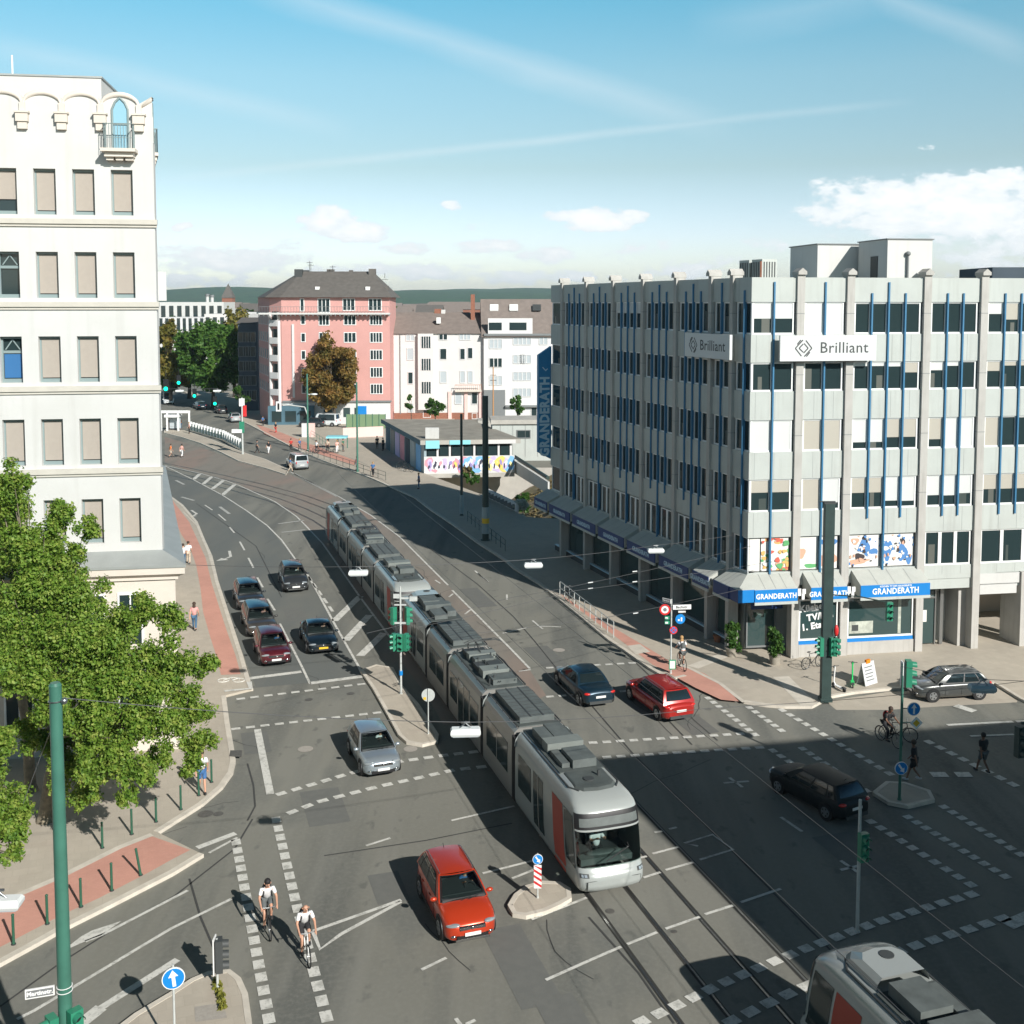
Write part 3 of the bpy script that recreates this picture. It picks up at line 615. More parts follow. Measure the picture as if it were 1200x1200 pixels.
    for s in (-1,1): st.tube([(s*.10,che[1]-.14,che[2]+.12),(s*.11,che[1]+.03,che[2]+.155),(s*.12,che[1]+.14,che[2]-.0),(s*.13,che[1]+.03,che[2]-.17)],.018,5)
    r['straps']=st
    PM[pose]=r; return r
MBC={}
def person(loc,heading,label,pose='walk',shirt='shirt_white',legs='jeans',short=False,shoes='shoe_dark',hair='hair_brown',long_=False,skinm='skin',bag=None,bag_mat='cloth_black',group=None,h=1.0,face=False):
    pm=pose_meshes(pose)
    t=thing('person',label,'person',loc,heading,group); t.scale=(h,h,h)
    def mo(name,key,m):
        k=(pose,key,m)
        if k not in MBC:
            src=pm[key]
            if isinstance(src,MB):
                o=src.build(name,m,t); MBC[k]=o.data; return o
            me=src.copy(); me.materials.clear(); me.materials.append(MATS[m]); MBC[k]=me
        o=bpy.data.objects.new(name,MBC[k]); COL.objects.link(o); o.parent=t; return o
    mo('body','body',skinm); mo('shirt','shirt',shirt); mo('shorts' if short else 'trousers','shorts' if short else 'trousers',legs); mo('shoe','shoe0',shoes); mo('shoe','shoe1',shoes)
    if hair: mo('hair','long' if long_ else 'hair',hair)
    if face: mo('nose','nose',skinm); mo('eye','eyes','hair_black')
    if bag: mo('backpack' ,'bag',bag_mat); mo('strap','straps','cloth_black')
    return t
def bicycle(loc,heading,label,frame='black',group=None):
    t=thing('bicycle',label,'bicycle',loc,heading,group)
    for y in (-.52,.54):
        mb=MB(); mb.torus((0,y,.345),(1,0,0),.325,.021,24,6); w_=mb.build('wheel','rubber',t)
        mb=MB(); mb.torus((0,y,.345),(1,0,0),.30,.011,24,4)
        for k in range(10):
            a=2*math.pi*k/10; mb.cyl((0.02*(-1)**k,y,.345),(0,y+.3*math.cos(a),.345+.3*math.sin(a)),.0025,n=3)
        mb.cyl((-.04,y,.345),(.04,y,.345),.022,n=8); mb.build('rim','steel',w_)
    mb=MB()
    bb=(0,-.08,.30); seat=(0,-.26,.84); head=(0,.38,.86); hl=(0,.41,.72)
    for a,b,r in ((bb,seat,.017),(bb,hl,.02),(seat,head,.017),(hl,head,.02),(bb,(0,-.52,.345),.011),((0,-.24,.78),(0,-.52,.345),.009),(hl,(0,.54,.345),.013),(head,(0,.39,.98),.014),(seat,(0,-.28,.93),.013)): mb.cyl(a,b,r,n=6)
    mb.build('frame',frame,t)
    mb=MB(); mb.tube([(-.29,.36,1.01),(-.2,.41,1.02),(0,.40,.99),(.2,.41,1.02),(.29,.36,1.01)],.014); mb.build('handlebar','steel',t)
    mb=MB(); mb.ball((0,-.29,.955),(.075,.14,.03),10,6); mb.build('saddle','black',t)
    mb=MB(); mb.cyl((-.11,-.08,.47),(-.05,-.08,.30),.01,n=5); mb.cyl((-.05,-.08,.30),(.05,-.08,.30),.02,n=6); mb.cyl((.05,-.08,.3),(.11,-.06,.14),.01,n=5); mb.cbox((-.13,-.05,.47),(.09,.07,.02)); mb.cbox((.13,-.04,.17),(.09,.07,.02)); mb.build('crank','dark_grey',t)
    return t
# ------------------------------------------------------------ cars
def car(loc,h,label,paint,L_=4.2,W=1.78,H=1.5,kind='hatch',plate='plate_white',roof=None,rails=False,sunroof=False,group=None,driver=None,lights_on=False,name='car'):
    t=thing(name,label,'car' if name!='van' else 'van',loc,h,group)
    hw=W/2; zl=.20
    sedan=kind=='sedan'; van=kind=='van'; suv=kind=='suv'
    zb=.92+(.10 if suv else 0)+(.05 if van else 0)
    zh=zb-.02
    # stations y (front +), half width, z low, z top
    F_=L_/2
    if sedan: ST=[(F_,.60,.30,.58),(F_-.05,.80,.24,.68),(F_-.22,.93,.20,.74),(F_-.6,.985,.18,.84),(F_-1.15,1,.18,zb-.03),(F_-1.6,1,.18,zb),(0,1,.18,zb),(-F_+1.5,1,.18,zb+.03),(-F_+.9,.985,.18,zb+.05),(-F_+.3,.93,.2,zb+.04),(-F_+.07,.84,.25,zb-.02),(-F_,.70,.32,zb-.16)]
    else: ST=[(F_,.48,.32,.58),(F_-.04,.70,.26,.70),(F_-.14,.86,.22,.78),(F_-.34,.955,.19,.87),(F_-.62,.99,.18,zb-.04),(F_-.95,1,.18,zb+.0),(F_-1.4,1,.18,zb+.01),(0,1,.18,zb+.02),(-F_+1.2,1,.18,zb+.03),(-F_+.6,.985,.18,zb+.04),(-F_+.28,.95,.2,zb+.04),(-F_+.09,.86,.24,zb+.01),(-F_,.70,.32,zb-.14)]
    rows=[]
    prof=[(0,1.0,'b')]
    for (y,wf,z0,z1) in ST:
        w_=hw*wf; dz=z1-z0
        half=[(w_*.80,z0),(w_*.96,z0+.05),(w_*1.0,z0+dz*.30),(w_*.995,z0+dz*.62),(w_*.975,z0+dz*.84),(w_*.91,z0+dz*.955),(w_*.62,z1+.015),(0,z1+.035)]
        rows.append([(x,y,z) for x,z in half]+[(-x,y,z) for x,z in half[-2::-1]])
    mb=MB(); mb.grid(rows,0,True)
    for r,fl in ((rows[0],False),(rows[-1],True)):
        c=(0,r[0][1]+(.03 if not fl else -.03),sum(p[2] for p in r)/len(r)); n=len(r)
        mb.add(r+[c],[((i,i+1,n) if fl else (i+1,i,n)) for i in range(n-1)]+[((n-1,0,n) if fl else (0,n-1,n))],0,True)
    body=mb.build('body',paint,t)
    sm=body.modifiers.new('s','SUBSURF'); sm.levels=1; sm.render_levels=1
    # greenhouse
    yb=F_-(1.12 if sedan else .88 if not van else .75); yt=yb-(.78 if sedan else .86 if not van else .6); rb=-F_+(.85 if sedan else .10); rt=-F_+(1.45 if sedan else .48 if not van else .22)
    if kind=='hatch': rt=-F_+.62
    wb,wr=hw*.93,hw*(.68 if not van else .80); zt=H-.05; z0=zb-.03
    def outl(s,o=0.0):
        k=s
        yf=yb+(yt-yb)*k; yr=rb+(rt-rb)*k; w_=wb+(wr-wb)*(k**1.15); z=z0+(zt-z0)*(1-(1-k)**1.25)
        w_+=o; yf+=o; yr-=o; z+=o*.35
        bul=.13*(1-.3*s); bur=.07
        return yf-bul-.02,yr+bur+.02,w_,z,bul,bur
    def G(s,side,k,o=0.0):
        yf,yr,w_,z,bul,bur=outl(s,o)
        if side=='f': a=2*k-1; return (a*w_,yf+bul*(1-a*a),z)
        if side=='b': a=2*k-1; return (a*w_,yr-bur*(1-a*a),z)
        sx=1 if side=='r' else -1
        return (sx*w_*(1+.02*math.sin(math.pi*k)),yf+(yr-yf)*k,z)
    def patch(mb,side,k0,k1,s0,s1,o,nk=6,ns=4,mi=0):
        rw=[[G(s0+(s1-s0)*j/ns,side,k0+(k1-k0)*i/nk,o) for i in range(nk+1)] for j in range(ns+1)]
        fl={'f':True,'b':False,'r':False,'l':True}[side]
        mb.grid(rw,mi,True,flip=fl)
    mb=MB()
    for sd_ in 'br': patch(mb,sd_,0,1,0,1,0,8,5)
    patch(mb,'l',0,1,0,1,0,8,5)
    for q in ((0,.07,0,1),(.93,1,0,1),(.07,.93,0,.09),(.07,.93,.90,1)): patch(mb,'f',*q,0,6,4)
    mb.build('cabin_frame',paint,t)
    g=MB(); g.box(-wb*.93,wb*.93,rb+.25,yb-.35,z0-.1,z0+.125); g.box(-wb*.86,wb*.86,yb-.36,yb-.12,z0-.1,z0+.10)
    for sx in (-1,1): g.ball((sx*wb*.45,yb-1.45,z0+.12),(.22,.09,.22),8,6); g.ball((sx*wb*.45,yb-1.45,z0+.34),(.12,.06,.09),8,6)
    g.ball((0,yb-2.2,z0+.08),(wb*.8,.1,.2),8,6); g.build('interior','dark_grey',t)
    g=MB(); g.torus((-wb*.45,yb-.62,z0+.13),(0,1,.5),.17,.015,16,5); g.build('steering_wheel','black',t)
    rm=MB(); rw=[]
    for j in range(9):
        k=j/8; row=[]
        for i in range(7):
            a=i/6*2-1
            yf,yr,w_,z,bul,bur=outl(1.0,.0)
            y=(yf+bul*(1-a*a))*(1-k)+(yr-bur*(1-a*a))*k
            row.append((a*w_*(1+.02*math.sin(math.pi*k)),y,z+.085*(1-a*a)*math.sin(math.pi*(.06+.88*k))**.6+.012*(1 if 0<j<8 and 0<i<6 else 0)))
        rw.append(row)
    rm.grid(rw,0,True); rm.build('roof',roof or paint,t)
    g=MB(); 
    for q in ((.03,.07,.03,.95),(.93,.97,.03,.95),(.07,.93,.03,.09),(.07,.93,.90,.95)): patch(g,'f',*q,.006)
    g.build('window_trim','black',t); g=MB(); patch(g,'f',.06,.94,.08,.91,.012); g.build('windshield','clear_glass',t)
    g=MB(); patch(g,'b',.09,.91,.22,.88,.012); g.build('rear_window','car_glass',t)
    spans=[(.14,.48),(.51,.80)] if not sedan else [(.15,.50),(.53,.84)]
    if not sedan and L_>3.95: spans.append((.825,.94))
    for sd_ in 'lr':
        g=MB(); patch(g,sd_,spans[0][0]-.02,spans[-1][1]+.015,.05,.90,.006); g.build('window_trim','black',t)
        for (k0,k1) in spans:
            g=MB(); 
            patch(g,sd_,k0,k1,.10,.86,.012); g.build('side_window','car_glass',t)
    if sunroof:
        g=MB(); y0=(yt+rt)/2; g.grid([[(a*wr*.72,y0+b*.48,zt+.072-.03*a*a) for a in (-1,-.5,0,.5,1)] for b in (1,0,-1)],0,True,flip=False); g.build('sunroof','car_glass',t)
    if rails:
        for sx in (-1,1):
            g=MB(); g.tube([(sx*wr*.93,yt-.12,zt+.02),(sx*wr*.95,yt-.25,zt+.065),(sx*wr*.95,rt+.25,zt+.065),(sx*wr*.93,rt+.12,zt+.02)],.016); g.build('roof_rail','steel',t)
    # wheels
    wr_=.325 if not suv else .35; wy=(F_-.80,-F_+.78)
    for y in wy:
        for sx in (-1,1):
            g=MB(); g.cyl((sx*(hw-.25),y,wr_+.02),(sx*(hw+.004),y,wr_+.02),wr_+.045,n=24,mi=0); g.build('wheel_arch','black',t)
            g=MB(); g.cyl((sx*(hw-.22),y,wr_),(sx*(hw+.015),y,wr_),wr_,n=24); w_=g.build('wheel','rubber',t)
            g=MB(); g.cyl((sx*(hw+.0),y,wr_),(sx*(hw+.021),y,wr_),wr_*.66,wr_*.62,n=20)
            g.build('rim','rim',w_)
            g=MB()
            for k in range(5):
                a=2*math.pi*(k+.5)/5; g.cbox((sx*(hw+.0225),y+math.cos(a)*wr_*.42,wr_+math.sin(a)*wr_*.42),(.002,.07,.07))
            g.build('spoke_gap','black',w_)
    # front: headlights, grille, bumper intake, plate
    zf=.66 if not sedan else .60
    for sx in (-1,1):
        g=MB(); g.T=Matrix.Translation((sx*hw*.68,F_-.16,zf+.045))@Matrix.Rotation(-sx*.60,4,'Z')@Matrix.Rotation(sx*.18,4,'Y'); g.ball((0,0,0),(.25,.11,.062),14,8); o=g.build('headlight','headlight',t)
        g=MB(); g.T=Matrix.Translation((sx*hw*.74,-F_+.10,zb-.10 if not sedan else zb-.16))@Matrix.Rotation(sx*.35,4,'Z'); g.ball((0,0,0),(.17 if not van else .07,.085,.07 if not van else .20),12,8); g.build('taillight','taillight',t)
        g=MB(); g.T=Matrix.Translation((sx*(hw+.055),yb-.36,zb+.04)); g.ball((0,0,0),(.125,.075,.075),10,6); mo=g.build('mirror',paint,t)
        g=MB()
        for y in (.10,-.82): g.cbox((sx*(hw*.996),y,zb-.17),(.03,.17,.028))
        g.build('door_handle',paint,t)
        g=MB(); g.T=Matrix.Translation((sx*hw*.66,F_-.03,.40)); g.ball((0,-.03,0),(.10,.05,.05),8,6); g.build('fog_lamp','chrome',t)
        # shut lines of the doors
        g=MB()
        for y in (F_-1.45,-.28,-1.15 if L_>3.9 else -1.05): g.tube([(sx*(hw*1.000),y,.32),(sx*(hw*1.000),y,zb*.62),(sx*hw*.975,y-.03,zb*.88)],.006,4)
        g.build('shut_line','black',t)
    g=MB(); g.cbox((0,F_-.045,.60 if sedan else .64),(hw*.95,.10,.13 if suv else .10)); g.build('grille','black',t)
    g=MB(); g.cbox((0,F_-.0,.36),(hw*1.15,.08,.13)); g.build('intake','black',t)
    if suv:
        for sx in (-1,1): g=MB(); g.cbox((sx*hw*.992,0,.30),(.03,L_-2.4,.14)); g.build('side_cladding','black',t)
    if suv: g=MB(); g.cbox((0,F_+.01,.29),(hw*1.25,.08,.07)); g.build('skid_plate','chrome',t)
    g=MB()
    for k in (-1,0,1): g.cbox((0,F_+.018,(.60 if sedan else .63)+k*.03),(hw*.9,.008,.008))
    g.build('grille_bar','chrome',t)
    g=MB(); g.ball((0,F_+.035,.64),(.055,.02,.055),8,6); g.build('emblem','chrome',t)
    g=MB(); g.cbox((0,F_+.048,.46),(.52,.012,.11)); g.build('number_plate',plate,t)
    g=MB(); g.cbox((0,-F_-.045,.62 if not sedan else .60),(.52,.012,.11)); g.build('number_plate',plate,t)
    g=MB(); g.cbox((0,-F_-.005,.32),(hw*1.3,.08,.14)); g.build('rear_bumper','dark_grey',t)
    g=MB(); g.cyl((.0,rt+.2,zt+.06),(.0,rt+.08,zt+.16),.01,n=5); g.build('antenna','black',t)
    g=MB(); 
    for sx in (-1,1): g.tube([(sx*.12,yb+.02,zb+.055),(sx*.12-.35,yb-.08,zb+.09)],.009,4)
    g.build('wiper','black',t)
    if driver:
        v=Matrix.Rotation(h,2)@Vector((-wb*.45,yb-1.25)); person((loc[0]+v.x,loc[1]+v.y,.24+(.08 if suv else -.03 if sedan else 0)),h,driver[0],'drive',driver[1],'cloth_grey',hair='hair_brown',h=.86)
    return t
# ------------------------------------------------------------ trams
def tram_head(root,sgn,flip):
    """nose section lofted over height; local +y is the nose"""
    LV=[(.32,-.16,1.10),(.42,-.02,1.17),(.60,.06,1.2),(.85,.07,1.2),(1.0,-.02,1.2),(1.12,-.14,1.2),(1.5,-.20,1.2),(2.0,-.29,1.2),(2.5,-.40,1.19),(2.85,-.50,1.17),(3.0,-.62,1.14),(3.13,-.88,1.07),(3.24,-1.3,.95),(3.30,-1.75,.75)]
    def S(z,tt,o=0.0):
        for a,b in zip(LV,LV[1:]):
            if a[0]<=z<=b[0]: break
        k=(z-a[0])/(b[0]-a[0]); yf=a[1]+(b[1]-a[1])*k; w_=a[2]+(b[2]-a[2])*k
        w_+=o; yf+=o
        # tt in [-1,1]: |tt|<.55 front curve, beyond -> sides
        s=abs(tt); sg=1 if tt>=0 else -1
        if s<.55:
            a_=s/.55*math.pi/2; x=w_*math.sin(a_)**.60 ; y=yf-.62*(1-math.cos(a_)**.50) if a_<math.pi/2 else yf-.62
            return (sg*x,y,z)
        return (sg*w_,yf-.62-(s-.55)/.45*(7.2+yf-.62),z)
    zs=[l[0] for l in LV]; ts=[-1,-.9,-.8,-.7,-.6]+[-.55+.05*i for i in range(23)]+[.6,.7,.8,.9,1]
    zs=sorted(set(zs+[1.18,2.36])); mb=MB(); R_=[[S(z,tt) for tt in ts] for z in zs]; W_=len(ts); fs=[]
    for j in range(len(zs)-1):
        for i in range(W_-1):
            if zs[j]>=1.179 and zs[j+1]<=2.361 and ts[i]>=-.451 and ts[i+1]<=.451: continue
            fs.append(((j+1)*W_+i,(j+1)*W_+i+1,j*W_+i+1,j*W_+i))
    mb.add([p for r in R_ for p in r],fs,0,True)
    top=[S(zs[-1],tt) for tt in ts]; mb.add(top,[tuple(range(len(top)))],0)
    b=mb.build('cab_section','tram_front' if sgn>0 else 'tram_front',root)
    # repaint sides silver through separate thin side panels is not needed: same lacquer
    def patch(name,z0,z1,t0,t1,m,o=.012,nz=6,nt=12,par=b):
        g=MB(); g.grid([[S(z0+(z1-z0)*j/nz,t0+(t1-t0)*i/nt,o) for i in range(nt+1)] for j in range(nz+1)],0,True,flip=True); return g.build(name,m,par)
    patch('windshield',1.16,2.38,-.46,.46,'clear_glass')
    g=MB(); g.box(-1.1,1.1,-2.3,-2.2,.8,2.9); g.box(-1.1,1.1,-2.2,-.9,.95,1.02); g.build('cab_interior','dark_grey',b)
    g=MB(); g.box(-.95,.95,-1.05,-.65,1.0,1.22); g.ball((.0,-.95,1.25),(.7,.2,.08),10,6); g.build('driver_desk','tram_box',b)
    g=MB(); g.box(-.28,.28,-2.0,-1.88,1.1,1.95); g.build('driver_seat','black',b)
    patch('display_surround',2.36,2.88,-.47,.47,'black',.017); patch('destination_display',2.47,2.74,-.33,.33,'tram_box',.022)
    patch('windshield_frame',2.32,2.38,-.46,.46,'tram_front',.019)
    for s in (-1,1):
        patch('headlight',.90,1.02,*sorted((s*.22,s*.40)),'dark_grey',.014); patch('headlight_lens',.92,1.0,*sorted((s*.25,s*.30)),'headlight',.02,2,3); patch('headlight_lens',.92,1.0,*sorted((s*.32,s*.37)),'headlight',.02,2,3)
        # cab side window and red door
        patch('cab_window',1.05,2.72,*sorted((s*.52,s*.600)),'glass_dark')
        patch('cab_door',.42,2.72,*sorted((s*.608,s*.685)),'tram_red')
        patch('door',.38,2.62,*sorted((s*.76,s*.84)),'glass_dark'); patch('door_frame',.38,2.64,*sorted((s*.797,s*.803)),'tram_silver',.02)
        patch('side_window',1.25,2.55,*sorted((s*.86,s*.97)),'glass_dark')
    patch('coupler_cover',.50,.80,-.24,.24,'tram_front',.05)
    g=MB(); g.tube([S(.45,-.25,.055),S(.8,-.25,.055),S(.8,.25,.055),S(.45,.25,.055)],.008,4); g.build('panel_joint','dark_grey',b)
    g=MB(); g.tube([S(1.32,.02,.02),S(1.7,-.12,.03),S(1.85,-.1,.03)],.018,4); g.build('wiper','black',b)
    # driver desk highlight and the driver seen through the glass are left to reflection
    # roof gear
    g=MB()
    rows=[]
    for z,yf,w_ in (((3.26,-1.35,.78),(3.34,-1.45,.72),(3.36,-1.6,.68)) if sgn>0 else ((3.26,-1.25,.80),(3.45,-1.40,.74),(3.60,-1.75,.62))):
        rows.append([(-w_,-2.9,z),(-w_,yf-.35,z),(-w_*.7,yf-.08,z),(0,yf,z),(w_*.7,yf-.08,z),(w_,yf-.35,z),(w_,-2.9,z)])
    g.grid(rows,0,False,flip=True); g.add(rows[-1],[tuple(range(7))]); g.build('roof_hatch','tram_roof' if sgn>0 else 'tram_front',b)
    g=MB(); g.cyl((.1,-2.1,3.36),(.1,-2.1,3.40 if sgn>0 else 3.62),.19,n=14); g.cyl((-.35,-2.3,3.34),(-.35,-2.3,3.56),.05,n=8); g.build('roof_vent','dark_grey',b)
    g=MB(); g.box(-.86,.86,-7.2,-3.0,3.28,3.32); g.build('roof_deck','tram_roof',b)
    g=MB(); g.box(-.62,.30,-4.35,-3.15,3.33,3.64); g.box(.36,.66,-4.6,-3.3,3.33,3.5); g.build('roof_box','tram_box',b)
    g=MB(); g.box(-.72,.72,-5.35,-4.7,3.33,3.68); g.build('roof_box','tram_box_light' if sgn>0 else 'tram_box',b)
    g=MB(); g.box(-.6,.1,-7.0,-5.6,3.33,3.55); g.box(.2,.68,-6.6,-5.5,3.33,3.62); g.build('roof_box','tram_box',b)
    for s in (-1,1):
        g=MB(); g.tube([(s*.93,-7.2,3.22),(s*.93,-1.9,3.26),(s*.70,-1.5,3.28)],.035,6); g.build('roof_rail','dark_grey',b)
    return b
def tram_mid(root,length,style):
    """middle section, centred, local y along"""
    h=length/2; pr=[(1.10,.32),(1.18,.40),(1.2,.62),(1.2,2.0),(1.19,2.5),(1.16,2.85),(1.08,3.05),(.97,3.16),(.90,3.20)]
    ring=[(x,z) for x,z in pr]+[(-x,z) for x,z in pr[::-1]]
    mb=MB(); mb.grid([[(x,y,z) for x,z in ring] for y in (-h,h)],0,False)
    mb.add([(x,-h,z) for x,z in ring],[tuple(range(len(ring)))]); mb.add([(x,h,z) for x,z in ring],[tuple(range(len(ring)))[::-1]])
    b=mb.build('car_section','tram_silver',root)
    def pane(name,y0,y1,z0,z1,m,o=.008):
        for s in (-1,1):
            g=MB(); x=1.2+o
            g.box(min(s*1.15,s*x),max(s*1.15,s*x),y0,y1,z0,z1); g.build(name,m,b)
    if style=='door':
        pane('door',-.95,.95,.40,2.55,'glass_dark'); pane('door_frame',-.03,.03,.40,2.55,'tram_silver',.014); pane('door_frame',-.99,-.95,.36,2.6,'tram_silver',.014); pane('door_frame',.95,.99,.36,2.6,'tram_silver',.014)
        if h>2.2: pane('side_window',1.15,h-.35,1.2,2.45,'glass_dark'); pane('side_window',-h+.35,-1.15,1.2,2.45,'glass_dark')
    else:
        pane('side_window',-h+.55,h-.55,1.2,2.45,'glass_dark'); pane('window_post',-.03,.03,1.2,2.45,'tram_silver',.012)
    g=MB(); g.box(-.86,.86,-h+.1,h-.1,3.18,3.24); g.build('roof_deck','tram_roof',b)
    for s in (-1,1):
        g=MB(); g.tube([(s*.93,-h+.1,3.26),(s*.93,h-.1,3.26)],.03,6)
        for k in range(5): g.cyl((s*.93,-h+.2+(length-.4)*k/4,3.16),(s*.93,-h+.2+(length-.4)*k/4,3.27),.02,n=5)
        g.build('roof_rail','dark_grey',b)
    if style=='ac':
        g=MB(); g.box(-.74,.74,-h+.35,h-.35,3.25,3.50); g.build('roof_box','tram_box',b)
        g=MB(); g.box(-.30,-.24,-h+.33,h-.33,3.50,3.515); g.box(.24,.30,-h+.33,h-.33,3.50,3.515)
        for k in range(9): g.box(-.75,.75,-h+.5+(length-1)*k/8-.01,-h+.5+(length-1)*k/8+.01,3.50,3.508)
        g.build('box_joint','dark_grey',b)
    else:
        y=-h+.4; k=0
        while y<h-.6:
            l=random.uniform(.5,.95); g=MB(); w_=random.uniform(.45,.7); z=random.uniform(3.38,3.6); o=random.uniform(-.12,.12)
            g.box(-w_+o,w_+o,y,min(y+l,h-.2),3.25,z); g.build('roof_box',('tram_box','tram_box_light','dark_grey')[k%3],b); y+=l+random.uniform(.08,.2); k+=1
        g=MB()
        for _ in range(9):
            x=random.uniform(-.7,.7); y=random.uniform(-h+.3,h-.3); g.cyl((x,y,3.25),(x,y,random.uniform(3.5,3.75)),.035,n=6)
        for _ in range(4):
            x=random.uniform(-.7,.7); g.tube([(x,-h+.3,3.42),(x+.1,0,3.50),(x,h-.3,3.42)],.02,5)
        g.build('roof_fitting','dark_grey',b)
    return b
def place(o,c,d,flip=False):
    o.location=(c[0],c[1],0); a=math.atan2(d[1],d[0])-math.pi/2; o.rotation_euler=(0,0,a+(math.pi if flip else 0))
def pantograph(par,y,zb_=3.3,folded=True,hgt=5.4):
    g=MB()
    g.box(-.5,.5,y-.45,y-.4,zb_,zb_+.06); g.box(-.5,.5,y+.4,y+.45,zb_,zb_+.06); g.box(-.04,.04,y-.45,y+.45,zb_,zb_+.06)
    if folded: e1=(0,y+1.2,zb_+.55); top=(0,y-.1,zb_+1.0)
    else: e1=(0,y+1.3,(zb_+hgt)/2-.2); top=(0,y+.1,hgt)
    g.cyl((0,y-.35,zb_+.05),e1,.035,n=6)
    for s in (-1,1): g.cyl(e1,(s*.45,top[1],top[2]),.018,n=5); g.cyl((s*.35,y+.3,zb_+.05),e1,.015,n=5)
    for dy in (-.12,.12): g.tube([(-.9,top[1]+dy,top[2]-.12),(-.6,top[1]+dy,top[2]),(.6,top[1]+dy,top[2]),(.9,top[1]+dy,top[2]-.12)],.022,5)
    return g.build('pantograph','dark_grey',par)
def tram(front,label,off=0,straight=True,side=1):
    """front: distance along the street axis of the nose; the train runs away from the camera from there"""
    o=Vector((3.24,36.6))+Vector((math.cos(ta),math.sin(ta)))*off
    c0=o+tdir*front
    t=thing('tram',label,'tram',(c0.x,c0.y,0),math.atan2(tdir.y,tdir.x)-math.pi/2)   # local +y away from the camera
    a=tram_head(t,1,False); a.rotation_euler=(0,0,math.pi); a.location=(0,0,0)   # nose at 0 facing -y
    segs=[('ac',4.1,'a'),('door',5.6,'b'),('ac',4.1,'c')]
    y=7.2+.45
    for st,l,_ in segs:
        m=tram_mid(t,l,st); m.location=(0,y+l/2,0)
        if st=='door': pantograph(m,1.0 ,3.3,True)
        y+=l+.45
    z=tram_head(t,-1,False); z.location=(0,y+7.2,0)
    ys=[7.2+.225]; yy_=7.2+.45
    for st,l,_ in segs: yy_+=l; ys.append(yy_+.225); yy_+=.45
    for q in ys:
        g=MB()
        for k in range(5):
            y0=q-.23+k*.092; wd=1.205 if k%2 else 1.185; g.box(-wd,wd,y0,y0+.092,.42,3.02 if k%2 else 2.96)
        bl=g.build('bellows','bellows',t)
        
        for s_ in (-1,1): g=MB(); g.tube([(s_*1.21,q-.26,2.7),(s_*1.17,q-.26,2.95),(s_*.98,q-.26,3.2),(s_*.85,q-.26,3.26)],.04,5); g.build('arch_rim','tram_front',bl)
    g=MB()
    for yy2 in (3.0,y+4.2): 
        for s in (-1,1):
            for dy in (-.9,.9): g.cyl((s*.6,yy2+dy,.33),(s*.9,yy2+dy,.33),.32,n=14)
    g.box(-1.0,1.0,.9,y+6.3,.12,.34); g.build('underframe','black',t)
    return t,y+7.2
# ------------------------------------------------------------ office building with the blue fins
C0=P(874,776)
AL=-70.3; UL=29.8
oL=(C0[0]-math.sin(R(19.7))*UL, C0[1]+math.cos(R(19.7))*UL)
FL=Fr(oL,AL); FRt=Fr(C0,9.2)
GO=(C0[0],C0[1],0)
gb=thing('office_building','pale grey six storey office building with blue vertical fins and stone piers at the crossing','office building',GO)
ROWS=[(18.46,20.25),(15.29,16.9),(11.90,13.69),(8.53,10.36),(5.09,7.08)]
ZT=21.61
# solid volumes (L-shaped plan)
mb=MB()
DW=9.5
def quadprism(fr,u0,u1,n0,n1,z0,z1): fbox(mb,fr,u0,u1,n0,n1,z0,z1,0)
quadprism(FL,.3,UL-.45,-DW,-.45,4.6,ZT-.3); quadprism(FRt,.5,34,-12,-.47,4.6,ZT-.34)
quadprism(FL,.3,UL-3.2,-DW+.1,-2.6,.1,4.62); quadprism(FRt,.6,15.2,-11.8,-1.9,.1,4.63)
quadprism(FRt,21.5,34,-11.8,-.5,.1,4.63); quadprism(FRt,15.2,21.5,-11.8,-7.0,.1,4.63)
mb.build('wall','panel_grey',gb,GO)
# spandrels and parapet
mb=MB()
bands=[(20.25,21.61)]+[(ROWS[i+1][1],ROWS[i][0]) for i in range(4)]+[(4.55,5.09)]
for z0,z1 in bands: fbox(mb,FL,0,UL,-.45,0,z0,z1); fbox(mb,FRt,0.0,34,-.45,0.003,z0,z1)
sp_=mb
for z0,z1 in bands[1:]:
    for u_ in [i*1.15+.3 for i in range(29)]: fbox(sp_,FRt,u_,u_+.015,0,.006,z0+.04,z1-.04,1)
sp_.build('spandrel',['panel_grey','mid_grey'],gb,GO)
PL=[2.5,7.2,11.9,16.6,21.2,25.5,27.9]; PR=[2.83,5.77,10.4,13.9,18.6,23.2,26.7,31.4]
def pillar(fr,u_,z0):
    m=MB(); hw_=.17 if fr is FL else .22; a,b=u_-hw_,u_+hw_
    fbox(m,fr,a,b,-.5,.15,z0,ZT+.15)
    vs=[fr.p(a-.03,.30,ZT+.15),fr.p(b+.03,.30,ZT+.15),fr.p(b+.03,-.55,ZT+.15),fr.p(a-.03,-.55,ZT+.15),fr.p(a-.03,.30,ZT+.32),fr.p(b+.03,.30,ZT+.32),fr.p(b+.03,-.55,ZT+.32),fr.p(a-.03,-.55,ZT+.32),fr.p(u_,.30,ZT+.52),fr.p(u_,-.55,ZT+.52)]
    m.add(vs,[(0,1,5,4),(1,2,6,5),(2,3,7,6),(3,0,4,7),(4,5,8),(6,7,9),(5,6,9,8),(7,4,8,9),(0,3,2,1)])
    for z in (19.6,16.2,12.8,9.4): fbox(m,fr,a-.005,b+.005,-.5,.155,z,z+.03,1)
    return m.build('pillar',['pillar_stone','mid_grey'],gb,GO)
for u_ in PL: pillar(FL,u_,.12)
for u_ in PR: pillar(FRt,u_,.12)
